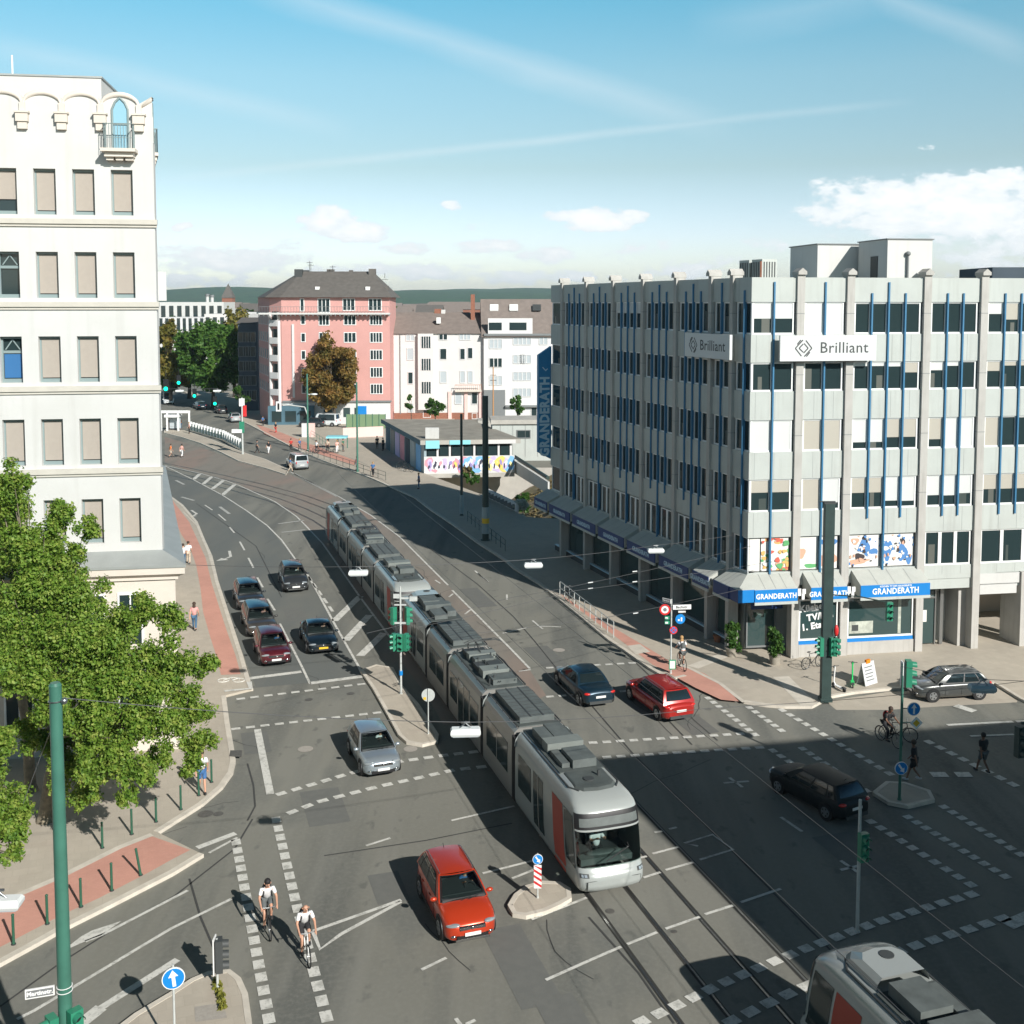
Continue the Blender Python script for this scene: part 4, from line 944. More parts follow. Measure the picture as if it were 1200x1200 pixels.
# windows: each opening between two piers is a window with its frame and blinds
mat('blind_white',(.58,.59,.57),.6); mat('blind_tan',(.42,.39,.33),.7)
mat('room_a',(.06,.075,.07),.3,spec=.5); mat('room_b',(.11,.115,.10),.35,spec=.5); rr=random.Random(4)
def window(fr,u0,u1,z0,z1,n,blinds,par=gb,org=GO,glass='glass_dark',fm='white_paint',dep=-.13):
    m=MB(); fbox(m,fr,u0,u1,dep-.03,dep,z0,z1); w_=m.build('window',glass,par,org)
    m=MB(); fbox(m,fr,u0,u1,dep,dep+.06,z0,z0+.09); fbox(m,fr,u0,u1,dep,dep+.06,z1-.07,z1)
    for k in range(n+1):
        x=u0+(u1-u0)*k/n; a=max(u0,x-.10); b=min(u1,x+.10); fbox(m,fr,a,b,dep,dep+.057,z0+.09,z1-.07)
    m.build('frame',fm,w_)  if org is None else m.build('frame',fm,w_,org)
    pw=(u1-u0)/n
    m=MB(); mm=['blind_white','blind_tan','panel_grey']; any_=False
    for k,bl in enumerate(blinds[:n]):
        if bl<=0: continue
        any_=True; h_=(z1-z0-.1)*bl; fbox(m,fr,u0+k*pw+.055,u0+(k+1)*pw-.055,dep+.004,dep+.03,z1-.07-h_,z1-.075,0 if (bl*100)%2<1 else 1)
    if any_: m.build('blind',mm[:2],w_,org)
    m=MB(); q=0
    for k in range(n):
        if rr.random()<.45:
            a=u0+k*pw+.06+(pw-.3)*rr.random()*.6; h_=(z1-z0)*rr.uniform(.25,.75); fbox(m,fr,a,min(u0+(k+1)*pw-.06,a+rr.uniform(.15,.5)),dep+.002,dep+.004,z0+.1,z0+.1+h_); q=1; break
    if q: m.build('room_glimpse',rr.choice(['room_a','room_b']),w_,org)  # flat tone laid on the pane, standing for the room behind it
    return w_
def fin(fr,u_,z0,z1): m=MB(); fbox(m,fr,u_-.045,u_+.045,-.10,.10,z0,z1); m.build('fin','fin_blue',gb,GO)
rr=random.Random(4)
baysL=[(.15,PL[0]-.3,1)]+[(PL[i]+.3,PL[i+1]-.3,4) for i in range(5)]+[(PL[5]+.3,PL[6]-.3,2),(PL[6]+.3,UL-.08,1)]
baysR=[(.08,PR[0]-.3,2),(PR[0]+.3,PR[1]-.3,2),(PR[1]+.3,PR[2]-.3,4),(PR[2]+.3,PR[3]-.3,3),(PR[3]+.3,PR[4]-.3,4),(PR[4]+.3,PR[5]-.3,4),(PR[5]+.3,PR[6]-.3,3),(PR[6]+.3,PR[7]-.3,4)]
for (a,b,n) in baysL:
    for ri,(z0,z1) in enumerate(ROWS):
        if n==4 and ri==4:
            window(FL,a+.02,a+1.7,z0-.3,z1-.1,2,[0,0]); window(FL,b-1.7,b-.02,z0-.3,z1-.1,2,[0,0])
        else:
            w_=window(FL,a,b,z0,z1,n,[0 if rr.random()<.93 else .4]*n)
    if n==4:
        for k in (1,2,3): fin(FL,a+(b-a)*k/4,(4.9 if k==2 else 8.0),(ZT-.25 if k==2 else 20.9))
    elif n==2: fin(FL,(a+b)/2,5.0,ZT-.25)
    elif a>20: fin(FL,a+.95,5.2,20.9)
BR=[[[.5,.5],[.98,.98],[0,0,0,.02],[0,0,0],[.36,.55,0,0]],
    [[0,0],[0,0],[.12,.12,.14,.37],[.3,.14,0],[.35,.15,.15,0]],
    [[.98,.98],[.97,.97],[.76,.76,.61,.61],[.71,.98,.98],[.97,0,0,.02],],
    [[.39,.39],[.97,.78],[.49,.49,.78,.8],[.64,.66,.6],[.49,.49,.49,.3]]]
for bi,(a,b,n) in enumerate(baysR):
    for ri,(z0,z1) in enumerate(ROWS):
        if ri<4:
            bl=[(x if x>0 else (0 if rr.random()<.6 else .02)) for x in BR[ri][bi]] if bi<5 else [rr.choice([0,0,.4,.98]) for _ in range(n)]
            window(FRt,a,b,z0,z1,n,bl)
        elif bi>=3: window(FRt,a,b,z0,z1,3 if n==3 else 3,[0]*4,fm='white_paint')
    ks=range(1,n)
    for k in ks: fin(FRt,a+(b-a)*k/n,(5.0 if (n==2 and bi<3) or (n==4 and bi==2 and k==2) else 8.0),(ZT-.25 if n==2 or (n==4 and k==2 and bi==2) else 20.75))
# advertising pictures in the first-floor windows
mat('pic_white',(.74,.72,.68),.5); mat('pic_skin',(.62,.36,.25),.5); mat('pic_blue',(.08,.22,.48),.5); mat('pic_green',(.12,.38,.15),.5); mat('pic_red',(.6,.12,.08),.5); mat('pic_dark',(.05,.04,.04),.5); mat('pic_orange',(.75,.42,.14),.5)
PICM=['pic_white','pic_skin','pic_blue','pic_green','pic_red','pic_dark','pic_orange']
def picture(u0,u1,z0,z1,blobs):
    m=MB(); fbox(m,FRt,u0,u1,-.2,-.16,z0,z1,0)
    for i,(a,b,ra,rb,c) in enumerate(blobs):
        n=14; cx_,cz=u0+(u1-u0)*a,z0+(z1-z0)*b; off=-.155+.0015*i
        pts=[]
        for k in range(n):
            t=2*math.pi*k/n; j=1+.18*math.sin(3*t+i)
            pts.append(FRt.p(min(u1-.01,max(u0+.01,cx_+ra*j*math.cos(t))),off,min(z1-.01,max(z0+.01,cz+rb*j*math.sin(t)))))
        m.add(pts,[tuple(range(n))],c)
    m.build('advertising_picture',PICM,gb,GO)
g_=random.Random(3); food=[(g_.random(),g_.random()**1.3,g_.uniform(.08,.22),g_.uniform(.07,.16),g_.choice([1,3,3,4,6,6,0,4])) for _ in range(46)]; food_=[(.3,.35,.45,.3,3),(.6,.5,.5,.35,6),(.35,.75,.4,.25,4),(.75,.3,.35,.2,1),(.5,.2,.5,.15,3),(.15,.6,.2,.2,6),(.7,.75,.25,.18,1),(.5,.5,.18,.15,4)]
mini=[(g_.random(),g_.random(),g_.uniform(.03,.10),g_.uniform(.03,.12),g_.choice([0,1,2,2,5,0])) for _ in range(34)]; picture(.1,.78,5.15,7.02,[]); picture(.85,2.5,5.15,7.02,food)
picture(3.15,4.22,5.15,7.02,[(.1,.5,.25,.3,1),(.7,.1,.5,.12,3)]); picture(4.38,5.42,5.15,7.02,[(.5,.8,.6,.2,2),(.2,.25,.35,.3,1),(.75,.3,.25,.3,1)])
picture(6.1,8.0,5.15,7.02,[(.2,.8,.25,.2,1),(.35,.3,.3,.25,5),(.25,.15,.5,.15,1),(.5,.65,.35,.4,2),(.5,.9,.14,.15,5),(.75,.4,.4,.3,2),(.78,.3,.3,.2,0),(.45,.2,.4,.12,1)]+mini)
picture(8.18,10.08,5.15,7.02,[(.15,.5,.3,.6,2),(.12,.55,.2,.12,0),(.65,.4,.3,.5,2),(.66,.75,.13,.2,5),(.66,.7,.08,.11,1),(.45,.3,.4,.15,0),(.85,.2,.2,.3,2)]+mini)
# awnings
def awning(fr,u0,u1,label=True,endcap=True,z1=5.02,zm=4.45,z0=3.72,fn=1.15,blue='fascia_blue',big=False):
    m=MB(); e0,e1=(.0,.0)
    A=[fr.p(u0,.0,z1),fr.p(u1,.0,z1),fr.p(u1,fn,zm),fr.p(u0,fn,zm)]
    m.add(A+[(p[0],p[1],p[2]-.06) for p in A],[(3,2,1,0),(4,5,6,7),(0,1,5,4),(1,2,6,5),(2,3,7,6),(3,0,4,7)],0)
    m.add([fr.p(u0,0,z1-.02),fr.p(u0,fn-.01,zm-.02),fr.p(u0,fn-.01,z0+.05),fr.p(u0,0,z0+.05)],[(0,1,2,3)],0); m.add([fr.p(u1,0,z1-.02),fr.p(u1,fn-.01,zm-.02),fr.p(u1,fn-.01,z0+.05),fr.p(u1,0,z0+.05)],[(3,2,1,0)],0)
    k=(u1-u0)/4
    for i in range(1,4): m.add([fr.p(u0+k*i-.01,.02,z1+.004),fr.p(u0+k*i+.01,.02,z1+.004),fr.p(u0+k*i+.01,fn,zm+.004),fr.p(u0+k*i-.01,fn,zm+.004)],[(3,2,1,0)],1)
    a=m.build('awning',['awning_grey','mid_grey'],gb,GO)
    m=MB(); fbox(m,fr,u0,u1,fn,fn+.05,z0+.02,zm-.03); m.build('fascia',blue,a,GO)
    m=MB(); fbox(m,fr,u0-.02,u1+.02,fn-.02,fn+.08,z0-.14,z0+.015); m.build('gutter','panel_grey',a,GO)
    if label:
        s=.50 if big else .42
        text('GRANDERATH',s*.95,'ltblue_letter' if fr is FL else 'white_paint',a,frM(fr,(u0+u1)/2,fn+.056,(z0+zm)/2-.04,GO),.006,.012,sx=.86)
        if fr is FRt and big: text('KÜCHEN TV HIFI HAUSGERÄTE',.13,'white_paint',a,frM(fr,(u0+u1)/2,fn+.056,zm-.12,GO),.004,.004)
    return a
for i in range(6):
    u0=PL[i]+.02; u1=(PL[i+1] if i<5 else 27.9)-.35
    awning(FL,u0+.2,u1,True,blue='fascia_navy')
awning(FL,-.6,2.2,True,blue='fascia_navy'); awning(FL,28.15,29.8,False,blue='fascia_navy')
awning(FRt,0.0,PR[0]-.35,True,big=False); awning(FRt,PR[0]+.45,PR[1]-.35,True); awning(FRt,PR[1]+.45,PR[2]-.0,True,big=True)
# corner wedge of the awning
m=MB(); pc=FRt.p(0,0,5.02); a=FL.p(29.8,1.15,4.45); b=FRt.p(0,1.15,4.45); 
det=FL.u[0]*FRt.u[1]-FL.u[1]*FRt.u[0]; dx,dy=b[0]-a[0],b[1]-a[1]; tt=(dx*FRt.u[1]-dy*FRt.u[0])/det; k_=(a[0]+FL.u[0]*tt,a[1]+FL.u[1]*tt,4.45)
m.add([pc,a,k_,b,(a[0],a[1],3.74),(k_[0],k_[1],3.74),(b[0],b[1],3.74)],[(0,1,2),(0,2,3)],0)
m.add([a,k_,(k_[0],k_[1],3.74),(a[0],a[1],3.74)],[(3,2,1,0)],1); m.add([k_,b,(b[0],b[1],3.74),(k_[0],k_[1],3.74)],[(3,2,1,0)],2)
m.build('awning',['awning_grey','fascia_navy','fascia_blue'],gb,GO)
# small company mark between the awnings
for fr,us in ((FL,[p for p in PL]),(FRt,[PR[0]+.05,PR[1]+.05])):
    for u_ in us:
        m=MB(); c=fr.p(u_,.75,4.05); 
        for (dx,dz,w_,h_) in ((-.22,.12,.18,.4),(.05,.15,.2,.28),(.0,-.15,.16,.3)): fbox(m,fr,u_+dx-w_/2,u_+dx+w_/2,1.0,1.05,4.05+dz-h_/2,4.05+dz+h_/2)
        fbox(m,fr,u_-.03,u_+.03,.2,1.0,4.0,4.06)
        m.build('projecting_mark','white_paint' if fr is FRt else 'mid_grey',gb,GO)
# shop fronts
mat('shop_inside',(.10,.10,.085),.8,var=.5,scale=2); mat('shop_light',(.40,.42,.36),.6,var=.3,scale=3)
def shop(fr,u0,u1,z0,z1,dep,base=True,fm='white_paint'):
    m=MB(); fbox(m,fr,u0,u1,dep-.04,dep,z0,z1); s_=m.build('shop_window','glass_shop',gb,GO)
    m=MB(); fbox(m,fr,u0,u1,dep,dep+.07,z0,z0+.1); fbox(m,fr,u0,u1,dep,dep+.07,z1-.1,z1); fbox(m,fr,u0,u0+.08,dep,dep+.066,z0+.1,z1-.1); fbox(m,fr,u1-.08,u1,dep,dep+.066,z0+.1,z1-.1); m.build('frame',fm,s_,GO)
    if base: m=MB(); fbox(m,fr,u0,u1,dep-.02,dep+.09,z0-.22,z0-.01); m.build('blue_band','fascia_blue',s_,GO)
    return s_
for i in range(6):
    u0=PL[i]+.3; u1=PL[i+1]-.3
    s_=shop(FL,u0,u1,.55,3.7,-.5,base=False,fm='mid_grey')
m=MB(); fbox(m,FL,.3,27.6,-.6,-.30,.1,.52); m.build('shop_plinth','dark_grey',gb,GO); m=MB(); fbox(m,FL,.3,27.6,-.5,-.26,.52,.60); m.build('shop_sill','ltblue_letter',gb,GO)
m=MB(); fbox(m,FL,0,29.8,-2.6,0,4.3,4.56); fbox(m,FRt,0,15.2,-1.9,0,4.3,4.56); m.build('soffit','panel_grey',gb,GO)
# corner entrance glass and right-hand shop windows
e_=shop(FRt,.6,2.4,.3,3.3,-1.6,False,'mid_grey')
m=MB(); fbox(m,FRt,.6,2.5,-.9,-.85,2.75,3.6); s_=m.build('shop_sign','fascia_navy',gb,GO); text('1000 m²',.28,'ltblue_letter',s_,frM(FRt,1.6,-.84,3.12,GO),.004,.006)
s1=shop(FRt,PR[0]+.3,PR[1]-.3,1.05,3.45,-.1); s2=shop(FRt,PR[1]+.3,PR[2]-.3,1.05,3.45,-.1)
for a,b,zz_ in ((PR[0]+.28,PR[1]-.28,.84),(PR[1]+.28,PR[2]-.28,.84)):
    m=MB(); fbox(m,FRt,a,b,-.5,.05,.1,zz_); m.build('plinth','pillar_stone',gb,GO)
    m=MB(); fbox(m,FRt,a,b,-.4,.0,3.46,4.3); m.build('blind_panel','dark_grey',gb,GO)
for tx,du,dz in (('Küchen',-.28,2.95),('TV/Hifi',.12,2.42),('1. Etage',-.12,1.88)):
    text(tx,.52,'white_paint',s1,frM(FRt,(PR[0]+PR[1])/2+du,-.08,dz,GO,rot=7),.004,.02)
m=MB(); fbox(m,FRt,PR[1]+.45,PR[1]+1.9,-.095,-.09,1.3,2.0,0); fbox(m,FRt,PR[1]+.6,PR[1]+1.0,-.09,-.087,1.45,1.8,1); fbox(m,FRt,PR[2]-1.2,PR[2]-1.02,-.095,-.085,1.2,3.2,0); m.build('display_stand',['shop_light','dark_grey'],s2,GO)
# entrance bay, garage drive-through
m=MB(); fbox(m,FRt,13.2,14.1,-3.3,-.5,.12,4.3); fbox(m,FRt,10.4,14.0,-3.4,-3.3,.12,4.3); m.build('entrance_wall','pillar_stone',gb,GO)
m=MB(); fbox(m,FRt,10.75,12.0,-1.06,-1.0,.2,4.2); d_=m.build('door','glass_shop',gb,GO)
m=MB(); fbox(m,FRt,10.68,10.76,-1.06,-.93,.15,4.25); fbox(m,FRt,11.98,12.06,-1.06,-.93,.15,4.25); fbox(m,FRt,12.3,12.5,-1.1,-.9,.15,4.25); fbox(m,FRt,10.76,11.98,-1.0,-.93,2.9,3.0); m.build('frame','steel',d_,GO)
m=MB(); fbox(m,FRt,10.95,11.5,-.99,-.98,1.5,2.2); m.build('notice','pic_white',d_,GO)
m=MB(); fbox(m,FRt,16.75,17.25,-1.8,.18,.12,4.55); m.build('portal_pier','pillar_stone',gb,GO)
m=MB(); fbox(m,FRt,14.17,16.74,-.3,.05,3.9,4.5); fbox(m,FRt,14.17,16.5,-.2,.1,3.3,3.85); m.build('garage_shutter','white_wall',gb,GO)
m=MB(); fbox(m,FRt,15.1,21.5,-7.0,-6.9,.1,4.5); m.build('garage_wall','cream_stone',gb,GO)
m=MB(); fbox(m,FRt,11,34,-.45,-.05,3.7,4.54); m.build('lintel','panel_grey',gb,GO)
# banners
mat('banner_white',(.60,.61,.60),.5)
def logo(m,fr,u0,z0,s,n_):
    def bar(a,b):
        w_=.07*s/.5
        d=Vector((b[0]-a[0],b[1]-a[1])); d.normalize(); q=Vector((-d.y,d.x))*w_/2
        pts=[(a[0]-q.x,a[1]-q.y),(b[0]-q.x,b[1]-q.y),(b[0]+q.x,b[1]+q.y),(a[0]+q.x,a[1]+q.y)]
        m.add([fr.p(u0+x,n_,z0+z) for x,z in pts],[(0,1,2,3)])
    bar((-.1*s,.95*s),(-1.0*s,.0)); bar((-1.0*s,0),(-.25*s,-.9*s)); bar((.25*s,.9*s),(1.0*s,0)); bar((1.0*s,0),(.1*s,-.95*s))
    bar((-.05*s,.5*s),(-.55*s,0)); bar((-.55*s,0),(-.05*s,-.45*s)); bar((.05*s,.55*s),(.55*s,.0)); bar((.55*s,0),(.0*s,-.55*s)); bar((-.35*s,.95*s),(-.78*s,.45*s)); bar((.35*s,-.95*s),(.78*s,-.45*s))
for fr,u0,u1 in ((FL,23.4,28.6),(FRt,1.45,7.1)):
    m=MB(); fbox(m,fr,u0,u1,.45,.62,17.0,18.42); b_=m.build('banner','banner_white',gb,GO)
    uu=u1-u0; m=MB(); logo(m,fr,u0+uu*.24 if fr is FRt else u0+uu*.2,17.71,.48,.626); m.build('emblem','dark_grey',b_,GO)
    text('Brilliant',.86,'dark_grey',b_,frM(fr,u0+uu*(.66 if fr is FRt else .63),.625,17.71,GO),.003,.004,sx=1.0)
# blade sign at the far end
FB=Fr(FL.p(-.35,0,0)[:2],-70.3+90)   # frame whose outward normal looks back along the facade
def bp(a,z,n_): # a across the blade outward
    p=FL.p(-.45+n_,a,z); return p
m=MB(); out_=[(-.15,7.5),(.95,8.1),(.95,16.0),(-.15,16.7)]
f_=[bp(a,z,.2) for a,z in out_]; k_=[bp(a,z,-.2) for a,z in out_]
m.add(f_+k_,[(0,3,2,1),(4,5,6,7),(0,1,5,4),(1,2,6,5),(2,3,7,6),(3,0,4,7)])
b_=m.build('blade_sign','blade_blue',gb,GO)
X=Vector(FL.p(0,-1,0))-Vector(FL.p(0,0,0)); Zv=Vector(FL.p(1,0,0))-Vector(FL.p(0,0,0))
p=Vector(bp(.40,11.0,.21))-Vector(GO)
Mx=Matrix(((0,-X.x,Zv.x,p.x),(0,-X.y,Zv.y,p.y),(1,0,0,p.z),(0,0,0,1)))
text('GRANDERATH',1.12,'ltblue_letter',b_,Mx,.004,.05,sx=.84)
p=Vector(bp(.40,14.9,.21))-Vector(GO); text('✓' if False else 'L',.6,'ltblue_letter',b_,Matrix(((X.x,0,Zv.x,p.x),(X.y,0,Zv.y,p.y),(0,1,0,p.z),(0,0,0,1)))@Matrix.Rotation(R(-45),4,'Z')@Matrix.Diagonal((-1,1,1,1)) if False else Matrix(((X.x,0,Zv.x,p.x),(X.y,0,Zv.y,p.y),(0,1,0,p.z),(0,0,0,1)))@Matrix.Rotation(R(45),4,'Z'),.004,.01)
m=MB()
for z in (9,12,15): fbox(m,FL,-.5,-.4,0,.3,z,z+.1)
m.build('bracket','dark_grey',b_,GO)
# roof structures
def rbox(fr,u0,u1,n0,n1,z0,z1,name,mt,par=gb):
    m=MB(); fbox(m,fr,u0,u1,n0,n1,z0,z1); return m.build(name,mt,par,GO)
FP=Fr(P(0,0)[:2] if False else (18.35,66.5),9.2)
mat('glass_painted_sky',(.25,.45,.55),.15,spec=.7)  # balcony door pane, sky reflection put into its colour
ph=rbox(FP,0.0,5.6,-4,0,ZT-.4,23.7,'penthouse','white_wall')
ph2=rbox(Fr((21.0,62.9),9.2),.35,3.1,-3.5,0,ZT-.4,23.8,'penthouse','white_wall')
m=MB(); fr=Fr((21.0,62.9),9.2); m.cyl(fr.p(1.55,.12,ZT-.3),fr.p(1.55,.12,22.9),.06,n=6); m.ball(fr.p(1.55,.12,23.0),(.16,.16,.14)); m.build('vent_pipe','mid_grey',ph2,GO)
m=MB(); p0=fr.p(.19,-1.2,ZT-.3); fbox(m,fr,.30,.36,-1.9,-1.1,ZT-.3,22.9); m.build('door','dark_grey',ph2,GO)
m=MB(); fbox(m,FP,-.08,5.68,-4.08,.08,23.7,23.76); fbox(m,fr,.28,3.17,-3.57,.07,23.8,23.86); m.build('coping','mid_grey',gb,GO)
for u_ in (24.2,25.6):
    a=rbox(FL,u_,u_+1.1,-3.6,-2.6,ZT-.35,22.75,'ventilation_unit','panel_grey'); m=MB(); 
    for k in range(5): fbox(m,FL,u_+.1+k*.19,u_+.2+k*.19,-2.6,-2.585,ZT,22.6)
    for k in range(5): fbox(m,FL,u_+1.1,u_+1.113,-3.5+k*.18,-3.42+k*.18,ZT,22.6)
    m.build('louvre','dark_grey',a,GO)
m=MB(); m.cyl((FRt.p(1.7,-3,0)[0],FRt.p(1.7,-3,0)[1],ZT-.3),(FRt.p(1.7,-3,0)[0],FRt.p(1.7,-3,0)[1],22.6),.06,n=6); m.build('chimney_pipe','brick',gb,GO)
# slate roofed house behind the offices on the right
sb=thing('house','dark slate roofed house showing above the parapet of the office building at the right edge','house',(38,84,0))
m=MB(); m.box(36,52,84,96,0,21); m.build('wall','house_dark',sb,(38,84,0))
m=MB(); m.box(36.4,39.6,83.8,90,21,22.9); m.add([(40,84,21),(52,84,21),(52,96,21),(40,96,21),(43,90,23.6),(52,90,23.6)],[(0,1,5,4),(2,3,4,5),(0,4,3)]); r_=m.build('roof','house_dark',sb,(38,84,0))
m=MB(); m.box(45.5,46.2,87,88,22,24.2); m.build('chimney','brick',r_,(38,84,0)); m=MB(); m.cyl((39.8,84.5,22.5),(39.8,84.5,24.6),.07,n=5); m.build('mast','dark_grey',r_,(38,84,0))
# ------------------------------------------------------------ the white building on the left
WC=(-15.74,48.9); FW=Fr((WC[0]-math.cos(R(9))*34,WC[1]-math.sin(R(9))*34),9.0); WU=34.0
WO=(WC[0],WC[1],0)
wb_=thing('office_building','tall white rendered corner building with scalloped parapet and beige roller blinds','office building',WO)
sA=19.0
FS=Fr(WC,90+sA)   # side wall towards the street
zc=9.0
m=MB()
c0=FW.p(0,0,0); c1=(WC[0],WC[1],0); d1=(c1[0]-math.sin(R(sA))*30,c1[1]+math.cos(R(sA))*30,0); d0=(c0[0]-5,c0[1]+30,0)
# wall with openings: piers and bands
cols_px=[(3,22),(46,70),(92,115),(137,158)]
cols=[]
for a,b in cols_px:
    cu=[]
    for px in (a,b):
        r_=(px-600)/F*1.0
        # intersection with facade line (fwd approx equals y for points near mid height)
        k=(r_*FW.o[1]-FW.o[0])/(FW.u[0]-r_*FW.u[1]); cu.append(k)
    cols.append(((cu[0]+cu[1])/2))
pitch=(cols[3]-cols[0])/3; print('pitch',pitch,cols)
allc=[cols[3]-pitch*k for k in range(0,18)]
ww=.46
RW=[(24.03,26.0),(20.42,22.42),(16.72,18.74),(13.05,15.1),(9.5,11.5)]
top=27.2
UB=max(allc)+.0
def wallrun(mb,z0,z1,u0,u1): fbox(mb,FW,u0,u1,-.5,0,z0,z1)
zz_=[9.05]+[v for a,b in RW[::-1] for v in (a,b)]+[top]
for i in range(0,len(zz_),2): wallrun(m,zz_[i],zz_[i+1],0,WU)
for (a,b) in RW:
    ed=[0]+[x for c in sorted(allc) for x in (c-ww,c+ww)]+[WU]
    for i in range(0,len(ed),2): wallrun(m,a,b,ed[i],ed[i+1])
m.prism([c0[:2],(c1[0]-.5,c1[1]-.08),(d1[0]-.5,d1[1]),d0[:2]][::1] if False else [FW.p(0,-.5,0)[:2],FW.p(WU-.05,-.5,0)[:2],(d1[0]-.05,d1[1]),d0[:2]],.1,28.4,0)
m.build('wall','white_wall',wb_,WO)
m=MB(); m.add([(c1[0],c1[1],9.05),(d1[0],d1[1],9.05),(d1[0],d1[1],28.4),(c1[0],c1[1],28.4)],[(0,1,2,3)],0); m.build('side_wall','white_wall',wb_,WO)
# scalloped parapet
m=MB(); sc_p=pitch; edges=[c+pitch/2 for c in sorted(allc)]
us=[x for x in edges if x<WU]+[]
arcs=[(e-pitch,e) for e in edges]
prof=[]
for (a,b) in arcs:
    if a<0: continue
    for k in range(13):
        t=k/12; uu=a+(b-a)*t
        if uu>WU: break
        prof.append((uu,28.75+.52*math.sqrt(max(0,1-(2*t-1)**2))))
prof=[(x,z) for x,z in prof if x<=WU]; prof.append((WU,29.1))
base=[FW.p(x,.0,27.2) for x,z in prof]; tp=[FW.p(x,.0,z) for x,z in prof]
m.grid([base,tp],0,False); m.grid([[FW.p(x,-.5,z) for x,z in prof],tp],0,False,flip=True)
m.build('parapet','white_wall',wb_,WO)
m=MB(); a=[FW.p(x,.09,z+.07) for x,z in prof]; b=[FW.p(x,.09,z-.11) for x,z in prof]; c=[FW.p(x,-.52,z+.09) for x,z in prof]; dd=[FW.p(x,0.0,z-.15) for x,z in prof]
m.grid([dd,b,a,c],0,True); m.build('coping','cream_stone',wb_,WO)
for e in edges:
    if 0<e<WU-.2:
        m=MB(); 
        for k,(z0,z1,w_,n_) in enumerate(((28.33,28.41,.30,.30),(27.97,28.33,.25,.25),(27.66,27.97,.19,.18))): fbox(m,FW,e-w_,e+w_,0,n_,z0,z1)
        fbox(m,FW,e-.12,e+.12,0,.10,28.41,28.8)
        m.build('corbel','cream_stone',wb_,WO)
# upper white block set back
m=MB(); fbox(m,FW,0,WU-2.4,-9,-1.5,28.3,30.2); m.build('penthouse','white_wall',wb_,WO)
m=MB(); fbox(m,FW,0,WU-2.35,-9.05,-1.45,30.2,30.28); m.build('coping','zinc',wb_,WO)
p_=FW.p(WU-6.8,-4,30); m=MB(); m.cyl(p_,(p_[0],p_[1],31.6),.045,n=6); m.build('antenna','white_paint',wb_,WO)
# sill bands and windows
for z in (23.85,20.25,16.55,12.88):
    m=MB(); fbox(m,FW,0,WU+.12,0,.16,z-.22,z); fbox(m,FW,0,WU+.1,0,.08,z-.34,z-.22); 
    m.build('sill_band','sill',wb_,WO)
rb=random.Random(2)
for ci,c in enumerate(sorted(allc)[::-1]):
    if ci>9: break
    for ri,(z0,z1) in enumerate(RW):
        m=MB(); fbox(m,FW,c-ww,c+ww,-.42,-.36,z0,z1); w_=m.build('window','glass_dark',wb_,WO)
        m=MB(); fbox(m,FW,c-ww,c+ww,-.36,-.26,z0,z0+.16); fbox(m,FW,c-ww,c+ww,-.36,-.26,z1-.10,z1); fbox(m,FW,c-ww,c-ww+.07,-.36,-.26,z0+.16,z1-.1); fbox(m,FW,c+ww-.07,c+ww,-.36,-.26,z0+.16,z1-.1)
        special=(ci==3 and ri in (1,2))
        if special or ci==3:
            pass
        m.build('frame','frame_grey',w_,WO)
        if special:
            m=MB(); fbox(m,FW,c-ww+.07,c+ww-.07,-.36,-.28,z0+1.28,z0+1.40)
            for sx in (-1,1):
                q=[FW.p(c+sx*.33,-.3,z0+1.44),FW.p(c+sx*.27,-.3,z0+1.44),FW.p(c-sx*.03,-.3,z1-.14),FW.p(c+sx*.03,-.3,z1-.14)]; m.add(q,[(0,1,2,3)] if sx<0 else [(3,2,1,0)])
            m.build('glazing_bar','frame_grey',w_,WO)
            if ri==2: m=MB(); fbox(m,FW,c-ww+.09,c+ww-.09,-.35,-.34,z0+.2,z0+1.25); m.build('blind','glass_blue',w_,WO)
        else:
            drop=1.0 if not(ci==3 and ri==0) else .72
            if ci in (2,) and ri==4: drop=.97
            m=MB(); zt=z1-.12; zb_=zt-(z1-z0-.32)*drop; fbox(m,FW,c-ww+.075,c+ww-.075,-.34,-.27,zb_,zt); m.build('blind','blind_beige',w_,WO)
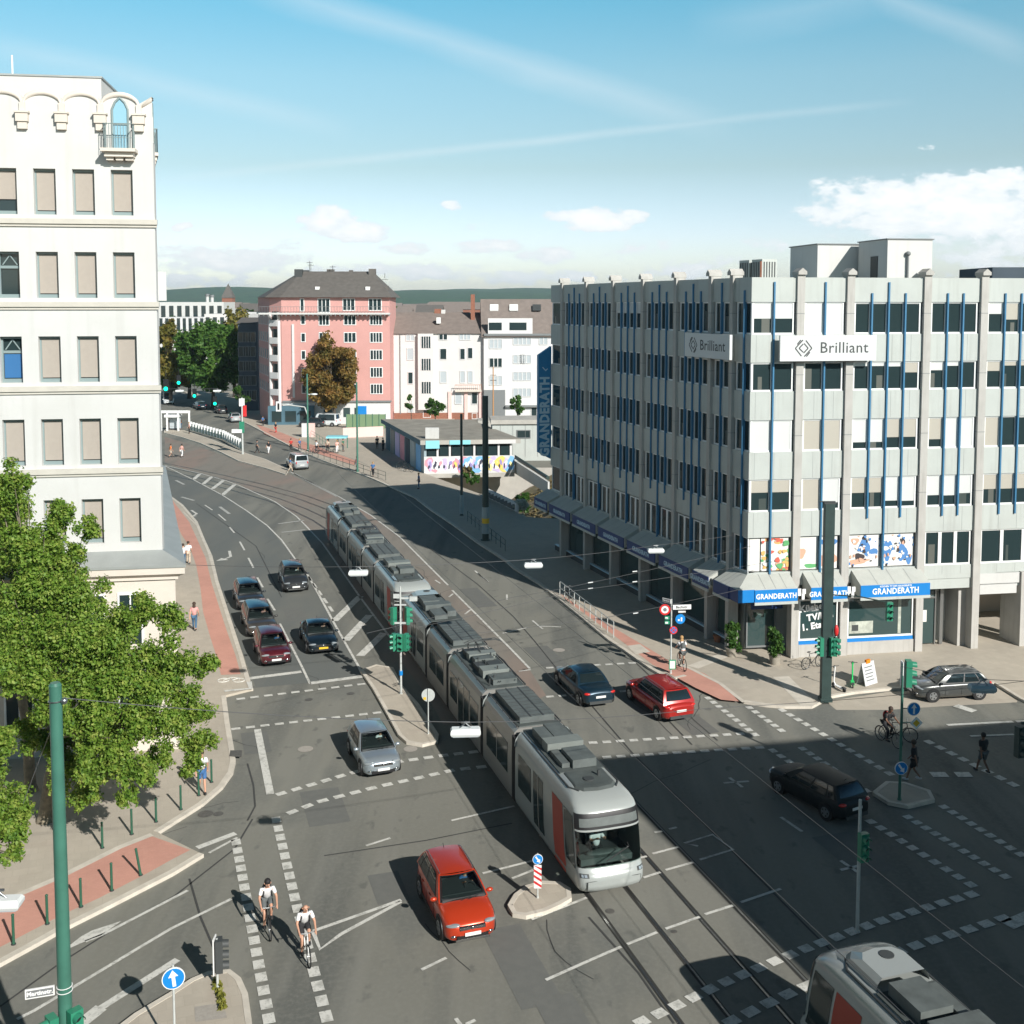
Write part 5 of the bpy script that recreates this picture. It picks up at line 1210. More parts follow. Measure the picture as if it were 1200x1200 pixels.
# balcony with pointed door
def balcony(fr,u_,org=WO,par=wb_,z=26.85,k_=1.0):
    m=MB(); fbox(m,fr,u_-.72,u_+.72,0,.75*k_,z-.14,z); fbox(m,fr,u_-.6,u_+.6,0,.55*k_,z-.34,z-.14)
    for k in (-.4,0,.4): fbox(m,fr,u_+k-.15,u_+k+.15,0,.4*k_,z-.48,z-.34)
    b=m.build('balcony','cream_stone',par,org)
    m=MB()
    for k in range(11): x=u_-.6+.12*k; m.cyl(fr.p(x,.66*k_,z),fr.p(x,.66*k_,z+1.05),.014,n=4)
    for s in (-1,1):
        for k in range(5): m.cyl(fr.p(u_+s*.6,(.1+k*.14)*k_,z),fr.p(u_+s*.6,(.1+k*.14)*k_,z+1.05),.014,n=4)
    m.tube([fr.p(u_-.6,.05,z+1.05),fr.p(u_-.6,.66*k_,z+1.05),fr.p(u_+.6,.66*k_,z+1.05),fr.p(u_+.6,.05,z+1.05)],.022,5); m.tube([fr.p(u_-.6,.66*k_,z+.45),fr.p(u_+.6,.66*k_,z+.45)],.015,4)
    m.build('railing','frame_grey',b,org)
    m=MB(); pts=[(-.33,0),(.33,0),(.33,1.75),(.2,2.05),(0,2.25),(-.2,2.05),(-.33,1.75)]
    m.add([fr.p(u_+a,.012,z+c_) for a,c_ in pts],[tuple(range(7))],0); m.build('balcony_door','glass_painted_sky',b,org)
    m=MB(); m.tube([fr.p(u_+a,.02,z+c_) for a,c_ in pts[1:]+pts[:1]],.05,5); m.tube([fr.p(u_-.3,.03,z+1.1),fr.p(u_+.3,.03,z+1.1)],.03,4); m.build('frame','frame_grey',b,org)
balcony(FW,cols[3]); balcony(FS,1.2,k_=.3)
m=MB(); fbox(m,FS,6,8,0,.0,20.6,22); fbox(m,FS,1.0,4.5,.0,.45,20.3,21.6); m.build('bay','white_wall',wb_,WO)
# projecting lower storeys with sloped metal apron
ov=.75
def ringp(o,z): 
    return [FW.p(-1,o,z),None]
k1=(c1[0]+math.cos(R(9))*ov*1.0+math.sin(R(9))*ov,c1[1]-math.cos(R(9))*ov+math.sin(R(9))*ov)
dS=(-math.sin(R(sA)),math.cos(R(sA)))
def k_at(o):  # corner of the two walls pushed out by o
    A=Vector(FW.p(WU,o,0)[:2]); B=Vector((c1[0]+math.cos(R(sA))*o,c1[1]+math.sin(R(sA))*o))
    d=FW.u[0]*dS[1]-FW.u[1]*dS[0]; w_=B-A; t_=(w_.x*dS[1]-w_.y*dS[0])/d; return (A.x+FW.u[0]*t_,A.y+FW.u[1]*t_)
def run(o,z): k=k_at(o); e=(d1[0]+math.cos(R(sA))*o,d1[1]+math.sin(R(sA))*o); return [FW.p(0,o,z),(k[0],k[1],z),(e[0],e[1],z)]
m=MB(); m.grid([run(.95,8.62),run(.0,9.12)],0,False); m.grid([run(.95,8.5),run(.95,8.62)],0,False); m.build('metal_apron','zinc',wb_,WO)
m=MB(); m.grid([run(.62,8.02),run(.90,8.2),run(.90,8.52)],0,False); m.grid([run(.55,7.9),run(.62,7.9),run(.62,8.02)],0,False); m.build('cornice','cream_stone',wb_,WO)
m=MB(); m.grid([run(.5,.1),run(.5,7.95)],0,False); m.grid([run(.62,.1),run(.62,.9),run(.5,.95)],0,False); m.grid([run(.58,4.3),run(.58,4.6),run(.5,4.62)],0,False); m.build('lower_wall','cream_stone',wb_,WO)
for ci,c in enumerate(sorted(allc)[::-1][:10]):
    for (z0,z1,hw_) in ((5.0,7.25,.46),(1.2,3.9,.55)):
        m=MB(); fbox(m,FW,c-hw_,c+hw_,.45,.505,z0,z1); w_=m.build('window','glass_dark',wb_,WO)
        m=MB(); fbox(m,FW,c-hw_-.08,c-hw_,.5,.56,z0,z1); fbox(m,FW,c+hw_,c+hw_+.08,.5,.56,z0,z1); fbox(m,FW,c-hw_-.08,c+hw_+.08,.5,.56,z1,z1+.1); fbox(m,FW,c-.03,c+.03,.505,.54,z0,z1); m.build('frame','white_paint',w_,WO)
sky_blocker=thing('office_building','unseen plain block added behind the viewpoint to hold sky light off the crossing','office building',(-20,-10,0))  # blocker added out of view, dims the sky light reaching the shaded crossing
m=MB(); m.box(-60,22,-34,-10,0,21.5); m.build('wall','panel_grey',sky_blocker,(-20,-10,0))
for k in range(6):
    m=MB(); fr=Fr((22,-10),180)
    for j in range(19): fbox(m,fr,1.5+j*4.2,4.2+j*4.2,-.16,.02,1.5+k*3.3,3.4+k*3.3)
    m.build('window','glass_dark',sky_blocker,(-20,-10,0))
# the building the picture is taken beside: never in view, throws its shade over the crossing
ob_=thing('office_building','tall plain office block on the near right whose shade falls across the crossing','office building',(25.2,16.0,0))
m=MB(); s_=Fr((25.2,16.0),12.0); a=[s_.p(0,0,0)[:2],s_.p(45,0,0)[:2],s_.p(60,60,0)[:2],(25.2+.34*45,16-.94*45)]
m.prism(a,0,22.2); m.build('wall','panel_grey',ob_,(25.2,16.0,0))
for k in range(6):
    m=MB(); 
    for j in range(11): m.T=None; fbox(m,s_,1.5+j*4,4.2+j*4,.001-.16,.02,1.5+k*3.4,3.4+k*3.4)
    m.build('window','glass_dark',ob_,(25.2,16.0,0))
# ------------------------------------------------------------ trees
def leaves(name,mt,par,clumps,n,size,flat=.5,org=(0,0,0),seed=1,elong=1.35):
    g=np.random.default_rng(seed)
    cl0=np.array(clumps,float); ns=9; sd_=g.normal(size=(len(cl0),ns,3)); sd_/=np.linalg.norm(sd_,axis=2)[:,:,None]
    sub_=np.empty((len(cl0),ns,4)); sub_[:,:,:3]=cl0[:,None,:3]+sd_*(cl0[:,None,3:4]*.72); sub_[:,:,3]=cl0[:,None,3]*g.uniform(.26,.46,size=(len(cl0),ns)); cl=np.concatenate([sub_.reshape(-1,4),np.concatenate([cl0[:,:3],cl0[:,3:4]*.4],1)])
    wgt=cl[:,3]**2; k=g.choice(len(cl),n,p=wgt/wgt.sum())
    d=g.normal(size=(n,3)); d/=np.linalg.norm(d,axis=1)[:,None]
    rad=cl[k,3]*(0.25+1.0*g.random(n)**.7)
    # lumpy outline
    lump=1+.22*np.sin(d[:,0]*5+k)*np.sin(d[:,1]*4+k*2.1)+.16*np.sin(d[:,2]*9+k*1.3)
    c=cl[k,:3]+d*(rad*lump)[:,None]
    nr=d*.7+g.normal(size=(n,3))*.75+np.array([0,0,flat]); nr/=np.linalg.norm(nr,axis=1)[:,None]
    t=np.cross(nr,g.normal(size=(n,3))); t/=np.linalg.norm(t,axis=1)[:,None]; b=np.cross(nr,t)
    s=size*(.6+.8*g.random(n))[:,None]
    V=np.empty((n,4,3)); V[:,0]=c-t*s*elong*.5; V[:,1]=c-b*s*.42+nr*s*.12; V[:,2]=c+t*s*elong*.5; V[:,3]=c+b*s*.42+nr*s*.12
    V-=np.array(org)
    me=bpy.data.meshes.new(name); me.vertices.add(n*4); me.vertices.foreach_set('co',V.reshape(-1).astype(np.float32))
    me.loops.add(n*4); me.loops.foreach_set('vertex_index',np.arange(n*4,dtype=np.int32)); me.polygons.add(n); me.polygons.foreach_set('loop_start',np.arange(0,n*4,4,dtype=np.int32)); me.polygons.foreach_set('loop_total',np.full(n,4,dtype=np.int32))
    me.update(calc_edges=True); me.materials.append(MATS[mt]); o=bpy.data.objects.new(name,me); COL.objects.link(o)
    if par: o.parent=par
    return o
def tree(label,base,clumps,n,size,lm,bark='bark',r=.25,trunk_to=None,group=None,name='tree',seed=1,limbs=12,cat='tree',lean=None):
    """clumps in world coordinates (x,y,z,r)"""
    t=thing(name,label,cat,(base[0],base[1],base[2] if len(base)>2 else 0),0,group); org=t.location
    o=(org[0],org[1],org[2]); cz=sum(c[2] for c in clumps)/len(clumps); cx_=sum(c[0] for c in clumps)/len(clumps); cy_=sum(c[1] for c in clumps)/len(clumps)
    lo=min(c[2]-c[3] for c in clumps); g=random.Random(seed)
    m=MB(); fork=(o[0]+(cx_-o[0])*.35,o[1]+(cy_-o[1])*.35,max(o[2]+.3,lo+ (cz-lo)*.35)); mid=(o[0]+(fork[0]-o[0])*.3+.05,o[1]+(fork[1]-o[1])*.3,(o[2]+fork[2])/2)
    m.cyl(o,(o[0],o[1],o[2]+.25),r*1.5,r*1.1,10); m.cyl((o[0],o[1],o[2]+.2),mid,r*1.1,r*.9,10); m.cyl(mid,fork,r*.9,r*.75,10)
    for c in sorted(clumps,key=lambda c:-c[3])[:limbs]:
        e=(c[0],c[1],c[2]); md=tuple(fork[i]+(e[i]-fork[i])*.5+g.uniform(-.2,.2) for i in range(3)); m.cyl(fork,md,r*.42,r*.26,7); m.cyl(md,e,r*.26,r*.08,6)
        for _ in range(3):
            q=tuple(e[i]+g.uniform(-.75,.75)*c[3] for i in range(3)); m.cyl(md,q,r*.14,r*.04,5)
    m.build('trunk',bark,t,o)
    leaves('crown',lm,t,clumps,n,size,org=o,seed=seed)
    return t
def blobcrown(c,rx,ry,rz,n,rmin,rmax,seed):
    g=random.Random(seed); out=[]
    for i in range(n):
        while True:
            a=[g.uniform(-1,1) for _ in range(3)]
            if sum(x*x for x in a)<1: break
        l=math.sqrt(sum(x*x for x in a)); k=(.55+.4*l)/max(l,.3); out.append((c[0]+a[0]*k*rx*.85,c[1]+a[1]*k*ry*.85,c[2]+a[2]*k*rz*.85,g.uniform(rmin,rmax)))
    return out
CL=[(12,562,40,.85),(4,600,40,.9),(75,597,41,.62),(60,625,41,.8),(103,618,41,.55),(45,645,41,.8),(25,655,40,1.3),(82,662,41,.9),(95,690,40,.7),(15,700,39,1.4),(70,712,39,1.2),(120,735,39,1.1),(165,722,39,.95),(198,725,39,.7),(25,762,38,1.4),(85,772,38,1.4),(145,772,38,1.2),(200,772,38.5,.95),(238,784,39,.6),(55,812,37.5,1.1),(115,822,37.5,1.2),(172,822,38,1.1),(222,832,38.5,.9),(98,858,37,.9),(145,868,37,1.1),(195,855,37.5,.8),(232,872,38.5,.7),(226,898,38.5,.5),(115,900,36.5,.7),(160,905,36.5,.75),(150,932,36.5,.42),(80,840,37,.6),(12,795,37,.7),(8,868,37,.5),(10,590,43,1.0),(45,680,43,1.6),(110,760,43,1.5),(180,790,42.5,1.1),(40,740,44,1.6),(100,700,43.5,1.2),(150,850,41,.8),(85,905,39,.9),(70,880,40,.9),(130,880,39,.9),(100,935,38,.6),(190,885,38.5,.6),(35,860,40,.8)]
cl=[(*Q(px,py,d),r_*.93) for px,py,d,r_ in CL]
tb=P(53,962,.12)
t=tree('large broad plane tree with bright green leaves in front of the white building',(tb[0],tb[1],.12),cl,170000,.092,'leaf_plane',r=.24,seed=3,limbs=30)
cl=[(*Q(px,py,d),r_) for px,py,d,r_ in [(12,938,33,.7),(25,965,33,.55),(5,975,33,.75),(-20,950,33,1.0),(12,1000,32.5,.35),(-40,910,34,1.2),(-60,960,33,1.2),(-90,900,34,1.5),(-30,880,35,1.0),(-80,850,35,1.5)]]
tree('lower plane tree reaching in at the left edge beside the tall green pole',(-19.5,34.2,.12),cl,42000,.09,'leaf_plane',r=.2,seed=5)
# second trunk in the shade, with its own crown behind
cl=blobcrown((-21.5,45,8.5),3.2,2.6,3.4,16,1.0,1.5,8)
tree('shaded plane tree standing close to the white building behind the large plane tree',(*P(36,930),.12),cl,22000,.15,'leaf_plane',r=.22,seed=6)
# far street trees
def bgtree(label,px,pyb,top,wpx,lm,n,size,seed,depth_r=None,bark='bark_dark',group=None,nb=26,hbot=None,r=.4):
    x,y=P(px,pyb); zt=Q(px,top,y)[2]; rx=wpx/2/F*y*1.0; zb=Q(px,hbot,y)[2] if hbot else 3.5
    c=(x,y,(zt+zb)/2); cr=blobcrown(c,rx,depth_r or rx*.8,(zt-zb)/2,nb,rx*.24,rx*.38,seed)
    return tree(label,(x,y),cr,n,size,lm,bark=bark,r=r,seed=seed,group=group)
bgtree('big dark green tree at the bend of the street left of the dark house',250,478,376,86,'leaf_dark',17000,.5,11,nb=34,hbot=462)
bgtree('yellowing tree close behind the right edge of the white building',200,474,372,60,'leaf_yellow',11000,.5,12,nb=24,hbot=462)
bgtree('broad tree with brown autumn leaves in front of the pink apartment house',392,500,388,72,'leaf_autumn',24000,.34,13,nb=34,hbot=484,r=.3,depth_r=3.5)
bgtree('small round green street tree before the dark house',284,494,450,22,'leaf_small',2200,.3,14,nb=8,hbot=474,r=.12)
bgtree('pale green treetop behind the big dark green tree under the church spire',270,440,364,70,'leaf_yellow',6000,.7,15,nb=16,hbot=420)
bgtree('dark tree far down the street, left one under the skyline office block',222,467,392,40,'leaf_dark',5000,.7,61,nb=14,hbot=459)
bgtree('dark tree far down the street, right one behind the big dark green tree',275,466,395,40,'leaf_dark',5000,.7,62,nb=14,hbot=458)
bgtree('dark tree closing the view beneath the yellowing tree',198,469,400,36,'leaf_dark',5000,.7,63,nb=14,hbot=461)
bgtree('spindly green young tree before the first white townhouse',482,496,462,16,'leaf_small',900,.3,16,nb=6,hbot=482,r=.08)
bgtree('bushy young tree before the middle of the cream townhouse',510,497,466,26,'leaf_small',2200,.28,17,nb=9,hbot=487,r=.1)
bgtree('upright young tree at the grey passage right of the cream townhouse',606,497,462,22,'leaf_small',2000,.28,18,nb=9,hbot=486,r=.1)
def shrub(label,x,y,z,rx,rz,lm,n,size,seed,nb=6,group=None):
    t=thing('shrub',label,'shrub',(x,y,z),0,group); cr=blobcrown((x,y,z+rz),rx,rx,rz,nb,rx*.3,rx*.5,seed); leaves('foliage',lm,t,cr,n,size,org=(x,y,z),seed=seed)
    m=MB(); g=random.Random(seed)
    for _ in range(5): m.cyl((x,y,z),(x+g.uniform(-.5,.5)*rx,y+g.uniform(-.5,.5)*rx,z+rz*g.uniform(.8,1.5)),.02,.01,5)
    m.build('stem','bark_dark',t,(x,y,z)); return t
for i,(px,py,d_,rx,rz,lm) in enumerate(((606,600,106,1.2,1.3,'leaf_white'),(613,590,109,1.0,1.0,'leaf_small'),(545,552,127,.8,.8,'leaf_dry'),(552,560,124,.9,.7,'leaf_small'))):
    x,y,z=Q(px,py,d_); shrub(['white flowering shrub spilling over the cutting wall near the awning end','green shrub on the slope beside the white flowering one','dry shrub against the graffiti wall behind the thin dark pole','low green shrub at the foot of the graffiti pavilion'][i],x,y,z-rz,rx,rz,lm,1300,.2,30+i)
t=thing('bank_vegetation','dry','x'); bpy.data.objects.remove(t)
cr=[(-.5+ i*.9+random.uniform(-.3,.3), 103+j*2.2+random.uniform(-.8,.8), -4.3+min(1,i*.9/6.5)*4.2,.55) for i in range(8) for j in range(12)]
o=leaves('dry_ground_cover','leaf_dry',None,cr,9000,.25,seed=44); o['kind']='stuff'
# ------------------------------------------------------------ far houses
def facade(name_,label,cat,fr,U,Z,wallm,wins,depth=11,base=0,extra=None,framem='white_paint'):
    org=(fr.o[0],fr.o[1],0); t=thing(name_,label,cat,org)
    m=MB(); fbox(m,fr,0,U,-depth,0,base,Z); m.build('wall',wallm,t,org)
    for (u0,u1,z0,z1,n) in wins:
        m=MB(); fbox(m,fr,u0,u1,-.1,.02,z0,z1); w_=m.build('window','glass_dark',t,org)
        m=MB(); e=.11
        fbox(m,fr,u0-e,u0,0,.07,z0-e,z1+e); fbox(m,fr,u1,u1+e,0,.07,z0-e,z1+e); fbox(m,fr,u0,u1,0,.07,z1,z1+e); fbox(m,fr,u0,u1,0,.09,z0-e,z0)
        for k in range(1,n): x=u0+(u1-u0)*k/n; fbox(m,fr,x-.05,x+.05,.02,.06,z0,z1)
        m.build('frame',framem,w_,org)
    return t,org
def hiproof(t,org,fr,U,D,z0,z1,in_u=4,in_n=4,mt='roof_dark',ov=.5,gable=False,front=0):
    m=MB(); a=[fr.p(-ov,ov+front,z0),fr.p(U+ov,ov+front,z0),fr.p(U+ov,-D-ov,z0),fr.p(-ov,-D-ov,z0)]; r0=fr.p(in_u if not gable else -ov,-in_n,z1); r1=fr.p(U-in_u if not gable else U+ov,-in_n,z1); b1=fr.p(U-in_u if not gable else U+ov,-D+in_n,z1); b0=fr.p(in_u if not gable else -ov,-D+in_n,z1)
    m.add(a+[r0,r1,b1,b0],[(0,1,5,4),(1,2,6,5),(2,3,7,6),(3,0,4,7),(4,5,6,7),(3,2,1,0)]); return m.build('roof',mt,t,org)
def zpx(py,d): return Q(600,py,d)[2]
# pink apartment house
D0=182
xr=Q(457,450,D0)[0]; xl=Q(331,450,D0)[0]; U=xr-xl; fp=Fr((xl,D0),1.5)
wins=[]
fl=[zpx(y,D0) for y in (456,436.5,416,395.5,375)]
def ux(px): return Q(px,450,D0)[0]-xl
for z in fl:
    wins.append((ux(435)-.1,ux(447.5),z-.75,z+.75,4)); wins.append((ux(375),ux(386),z-.8,z+.75,3)); wins.append((ux(354),ux(358),z-.65,z+.65,1)); wins.append((ux(404),ux(417),z-.75,z+.75,3))
z=zpx(357,D0); wins+= [(ux(353.5),ux(357),z-1,z+.9,1),(ux(374),ux(387),z-1.2,z+.9,3),(ux(403),ux(416),z-.9,z+.9,3),(ux(433),ux(447),z-.9,z+.9,3)]
tp_,org=facade('apartment_house','pink apartment house with dark hipped roof and long top balcony','apartment house',fp,U,zpx(348,D0),'pink_wall',wins,13)
# white ground floor
m=MB(); fbox(m,fp,0,U,.0,.05,0,zpx(471,D0)); m.build('ground_floor','house_white',tp_,org)
m=MB(); fbox(m,fp,0,U+.2,.05,.35,zpx(471.5,D0),zpx(469.5,D0)); m.build('ledge','mid_grey',tp_,org)
for a,b,c,d in ((443,453,478,488),(430,438,478,489),(407,417,480,487)):
    m=MB(); fbox(m,fp,ux(a)-4,ux(b)-4,.02,.07,zpx(d,D0),zpx(c,D0)); m.build('shop_window','glass_shop',tp_,org)
m=MB(); fbox(m,fp,ux(419),ux(429),.05,.12,zpx(498,D0),zpx(476,D0)); m.build('door','fascia_blue',tp_,org)
m=MB(); fbox(m,fp,ux(343),ux(345.5),.0,.2,zpx(466,D0),zpx(380,D0)); m.build('pilaster','house_white',tp_,org)
# balcony along the front
m=MB(); fbox(m,fp,-3.5,U+.1,0,1.3,zpx(368.5,D0),zpx(366.5,D0)); 
bl_=m.build('balcony','white_wall',tp_,org)
m=MB()
for k in range(46): x=-3.4+k*(U+3.4)/45; m.cyl(fp.p(x,1.25,zpx(366.5,D0)),fp.p(x,1.25,zpx(366.5,D0)+1.0),.03,n=4)
m.tube([fp.p(-3.4,1.25,zpx(366.5,D0)+1.0),fp.p(U,1.25,zpx(366.5,D0)+1.0)],.04,4)
for k in range(30): x=-3.4+k*(U+3.4)/29; fbox(m,fp,x-.08,x+.08,.9,1.2,zpx(370.5,D0),zpx(368.5,D0))
m.build('railing','mid_grey',bl_,org)
# canted corner with recessed balconies and shaded side
fc=Fr((xl-2.6,D0+2.2),40); m=MB(); xs=Q(301,450,D0+14)[0]
m.prism([fp.o,(xl-2.3,D0+1.6),(xs,D0+16),(xs+5,D0+20),(xl+4,D0+12)],0,zpx(348,D0),0); m.build('side_wall','pink_wall',tp_,org)
fsx=Fr((xs,D0+16),math.degrees(math.atan2(1.6-16,(xl-2.3)-xs))); Ls=math.hypot(14.4,(xl-2.3)-xs)
for z in fl:
    for k in range(5):
        u_=1.2+k*(Ls-2)/5; m=MB(); fbox(m,fsx,u_,u_+1.0,-.1,.03,z-.75,z+.75); w_=m.build('window','glass_dark',tp_,org); m=MB(); fbox(m,fsx,u_-.1,u_,0,.08,z-.8,z+.8); fbox(m,fsx,u_+1,u_+1.1,0,.08,z-.8,z+.8); fbox(m,fsx,u_-.1,u_+1.1,0,.08,z-.9,z-.75); m.build('frame','house_white',w_,org)
fcn=Fr((xl-2.3,D0+1.6),math.degrees(math.atan2(-1.6,2.3))); 
for z in [f-.9 for f in fl]:
    m=MB(); fbox(m,fcn,.45,2.3,.0,.55,z-.15,z); fbox(m,fcn,.45,2.3,.5,.55,z,z+.9); b=m.build('balcony','house_white',tp_,org)
    m=MB(); fbox(m,fcn,.6,2.15,-.05,.03,z,z+2.3); m.build('balcony_door','glass_dark',b,org)
m=MB(); fbox(m,fcn,.25,.45,0,.5,3,zpx(366,D0)); fbox(m,fcn,2.3,2.5,0,.5,3,zpx(366,D0)); m.build('pilaster','house_white',tp_,org)
m=MB(); fbox(m,fsx,0,Ls,.0,.3,zpx(368.5,D0),zpx(366.5,D0)); m.build('side_balcony','white_wall',tp_,org)
m=MB(); z0=zpx(348.5,D0); z1=zpx(319,D0); 
a=[(xl-2.9,D0+.5,z0),(xl+.0,D0-.7,z0),(xr+.5,D0-.4,z0),(xr+.5,D0+14,z0),(xs-.5,D0+17,z0)]
r0=(Q(353,330,D0+6)[0],D0+6,z1+.3); r1=(Q(437,330,D0+6)[0],D0+6,z1+.3)
m.add(a+[r0,r1],[(1,2,6,5),(0,1,5),(4,0,5),(2,3,6),(3,4,5,6),(4,3,2,1,0)]); rf=m.build('roof','roof_dark',tp_,org)
for a,b,t_,dp in ((345,354,315.5,4.5),(355,361,316.5,6),(362,367,318,6),(383,391,315.5,7),(409,413,316.5,7),(432,440,315,5),(449.5,455,335,3)):
    x0=Q(a,330,D0+dp)[0]; x1=Q(b,330,D0+dp)[0]; m=MB(); m.box(x0,x1,D0+dp,D0+dp+1.2,zpx(346,D0+dp),zpx(t_,D0+dp)); m.build('chimney','dark_grey' if b<370 else 'roof_dark',rf,org)
for a,y_ in ((372,338),(431,338)):
    x0=Q(a,330,D0+1.6)[0]; m=MB(); m.box(x0-.35,x0+.35,D0+1.3,D0+2.2,zpx(340.5,D0+1.6),zpx(336,D0+1.6)); m.build('roof_window','white_paint',rf,org)
for a,t_ in ((363,306),(364.5,309),(451,326),(390,311)):
    x0=Q(a,330,D0+6)[0]; m=MB(); m.cyl((x0,D0+6,zpx(320,D0+6)),(x0,D0+6,zpx(t_,D0+6)),.05,n=4); m.box(x0-.5,x0+.5,D0+5.97,D0+6.03,zpx(t_+2,D0+6),zpx(t_+1.5,D0+6)); m.build('aerial','dark_grey',rf,org)
# shop at its foot: teal front in the shade
t,o_=facade('shop_front','low teal shop front in the shade at the corner of the pink apartment house','shop',Fr((xl-2.2,D0-1.3),4),7.5,3.2,'house_teal',[(.6,2.2,.6,2.4,1),(2.8,4.6,.6,2.4,1),(5.2,7.0,.6,2.4,1)],1.3,framem='house_teal')
# dark house to the left
D1=205
def far_house(label,px0,px1,eave,ridge,D,wallm,roofm,cols_,rows_,fm_='white_paint',base=None,gable=True,cat='house',depth=12,win=(1.0,1.5),name='house',ang=3,nwin=2):
    x0=Q(px0,450,D)[0]; x1=Q(px1,450,D)[0]; fr=Fr((x0,D),ang); U=x1-x0; ws=[]
    for px,n in cols_:
        u_=Q(px,450,D)[0]-x0
        for py in rows_: z=zpx(py,D); ws.append((u_-win[0]/2*n,u_+win[0]/2*n,z-win[1]/2,z+win[1]/2,n))
    t,org=facade(name,label,cat,fr,U,zpx(eave,D),wallm,ws,depth,framem=fm_)
    hiproof(t,org,fr,U,depth,zpx(eave,D),zpx(ridge,D+depth/2),3,depth/2-.01,roofm,.4,gable); return t,org,fr,U
far_house('narrow dark blue house in shade beside the pink apartment house',280,302,379,372,D1,'house_dark','roof_dark',[(284,1),(290,1),(296,1)],[395,412,429,446,463],fm_='mid_grey',win=(1.2,1.7))
# cream townhouse
DT=190
t,org,fr,U=far_house('cream townhouse with brown tiled roof between the pink and the white houses',458,568,391,366,DT,'house_cream','roof_brown',[],[],depth=14)
x0=Q(458,450,DT)[0]
def addwin(t,org,fr,D,x0,lst):
    for (px,py,wp,hp,n,mt) in lst:
        z=zpx(py,D); u_=Q(px,450,D)[0]-x0; w_=wp/F*D/2; h_=hp/F*D/2
        m=MB(); fbox(m,fr,u_-w_,u_+w_,-.1,.04,z-h_,z+h_); q=m.build('window',mt,t,org)
        m=MB(); e=.1; fbox(m,fr,u_-w_-e,u_-w_,0,.1,z-h_-e,z+h_+e); fbox(m,fr,u_+w_,u_+w_+e,0,.1,z-h_-e,z+h_+e); fbox(m,fr,u_-w_,u_+w_,0,.1,z+h_,z+h_+e); fbox(m,fr,u_-w_,u_+w_,0,.12,z-h_-e,z-h_)
        for k in range(1,n): x=u_-w_+2*w_*k/n; fbox(m,fr,x-.07,x+.07,.04,.09,z-h_,z+h_)
        m.build('frame','house_white',q,org)
GD='glass_dark'; mat('glass_pale',(.42,.46,.48),.2); GP_='glass_pale'
lst=[]
for x_,n in ((481,1),):
    lst+=[(x_,415,7,13,1,GP_),(x_,443,5,13,1,GD),(x_,396,9,6,2,GP_)]
for y in (401,427,454): lst.append((499.5,y,11,14,3,GD))
lst+=[(519.5,395,9,6,2,GD),(519.5,415,7,12,1,GD),(519.5,442,7,13,1,GP_),(542,415,5,12,1,GD),(551,414,5,12,1,GD),(542,442,5,13,1,GP_),(551,442,5,13,1,GP_),(545,395,12,6,3,GP_),(537,467,7,13,1,GP_),(556,467,6,13,1,GD),(481,478,6,10,1,GP_),(556,488,5,6,1,GD),(500,484,8,10,1,GD)]
addwin(t,org,fr,DT,x0,lst)
def uT(px): return Q(px,450,DT)[0]-x0
m=MB(); fbox(m,fr,uT(458),uT(568),.02,.09,0,zpx(484,DT)); m.build('plinth','brick',t,org)
m=MB(); fbox(m,fr,uT(533),uT(564),0,1.0,zpx(459,DT),zpx(457,DT)); b=m.build('balcony','cream_stone',t,org); m=MB(); m.tube([fr.p(uT(533),1,zpx(457,DT)+.9),fr.p(uT(564),1,zpx(457,DT)+.9)],.06,4)
for k in range(14): x=uT(533)+k*(uT(564)-uT(533))/13; m.cyl(fr.p(x,1,zpx(457,DT)),fr.p(x,1,zpx(457,DT)+.9),.03,n=4)
m.build('railing','terracotta',b,org)
for px in (527,546,563): m=MB(); fbox(m,fr,uT(px)-.3,uT(px)+.3,.0,.25,0,zpx(459,DT)); m.build('pilaster','pale_pink',t,org)
for px in (469,506): m=MB(); fbox(m,fr,uT(px)-.08,uT(px)+.08,.0,.12,1,zpx(392,DT)); m.build('downpipe','mid_grey',t,org)
m=MB(); fbox(m,fr,uT(490),uT(508),.0,.9,zpx(480,DT),zpx(391,DT)); m.build('stair_bay','house_cream',t,org)
for y in (401,427,454):
    m=MB(); z=zpx(y,DT); fbox(m,fr,uT(494),uT(505),.88,.92,z-1,z+1); q=m.build('window',GD,t,org); m=MB()
    for k in range(5): x=uT(494)+k*(uT(505)-uT(494))/4; fbox(m,fr,x-.05,x+.05,.9,.98,z-1.05,z+1.05)
    m.build('frame','house_white',q,org)
m=MB(); m.box(Q(513,360,DT+7)[0]-.6,Q(513,360,DT+7)[0]+.6,DT+7,DT+8.2,zpx(371,DT+7),zpx(362,DT+7)); m.build('chimney','brick',t,org)
m=MB(); m.box(Q(519,360,DT+7)[0]-.4,Q(519,360,DT+7)[0]+.4,DT+7,DT+8.2,zpx(370,DT+7),zpx(363,DT+7)); m.build('chimney','white_wall',t,org)
m=MB(); m.box(Q(514,375,DT+3)[0]-.35,Q(514,375,DT+3)[0]+.35,DT+2.6,DT+3.6,zpx(379,DT+3),zpx(372,DT+3)); m.build('roof_window','white_paint',t,org)
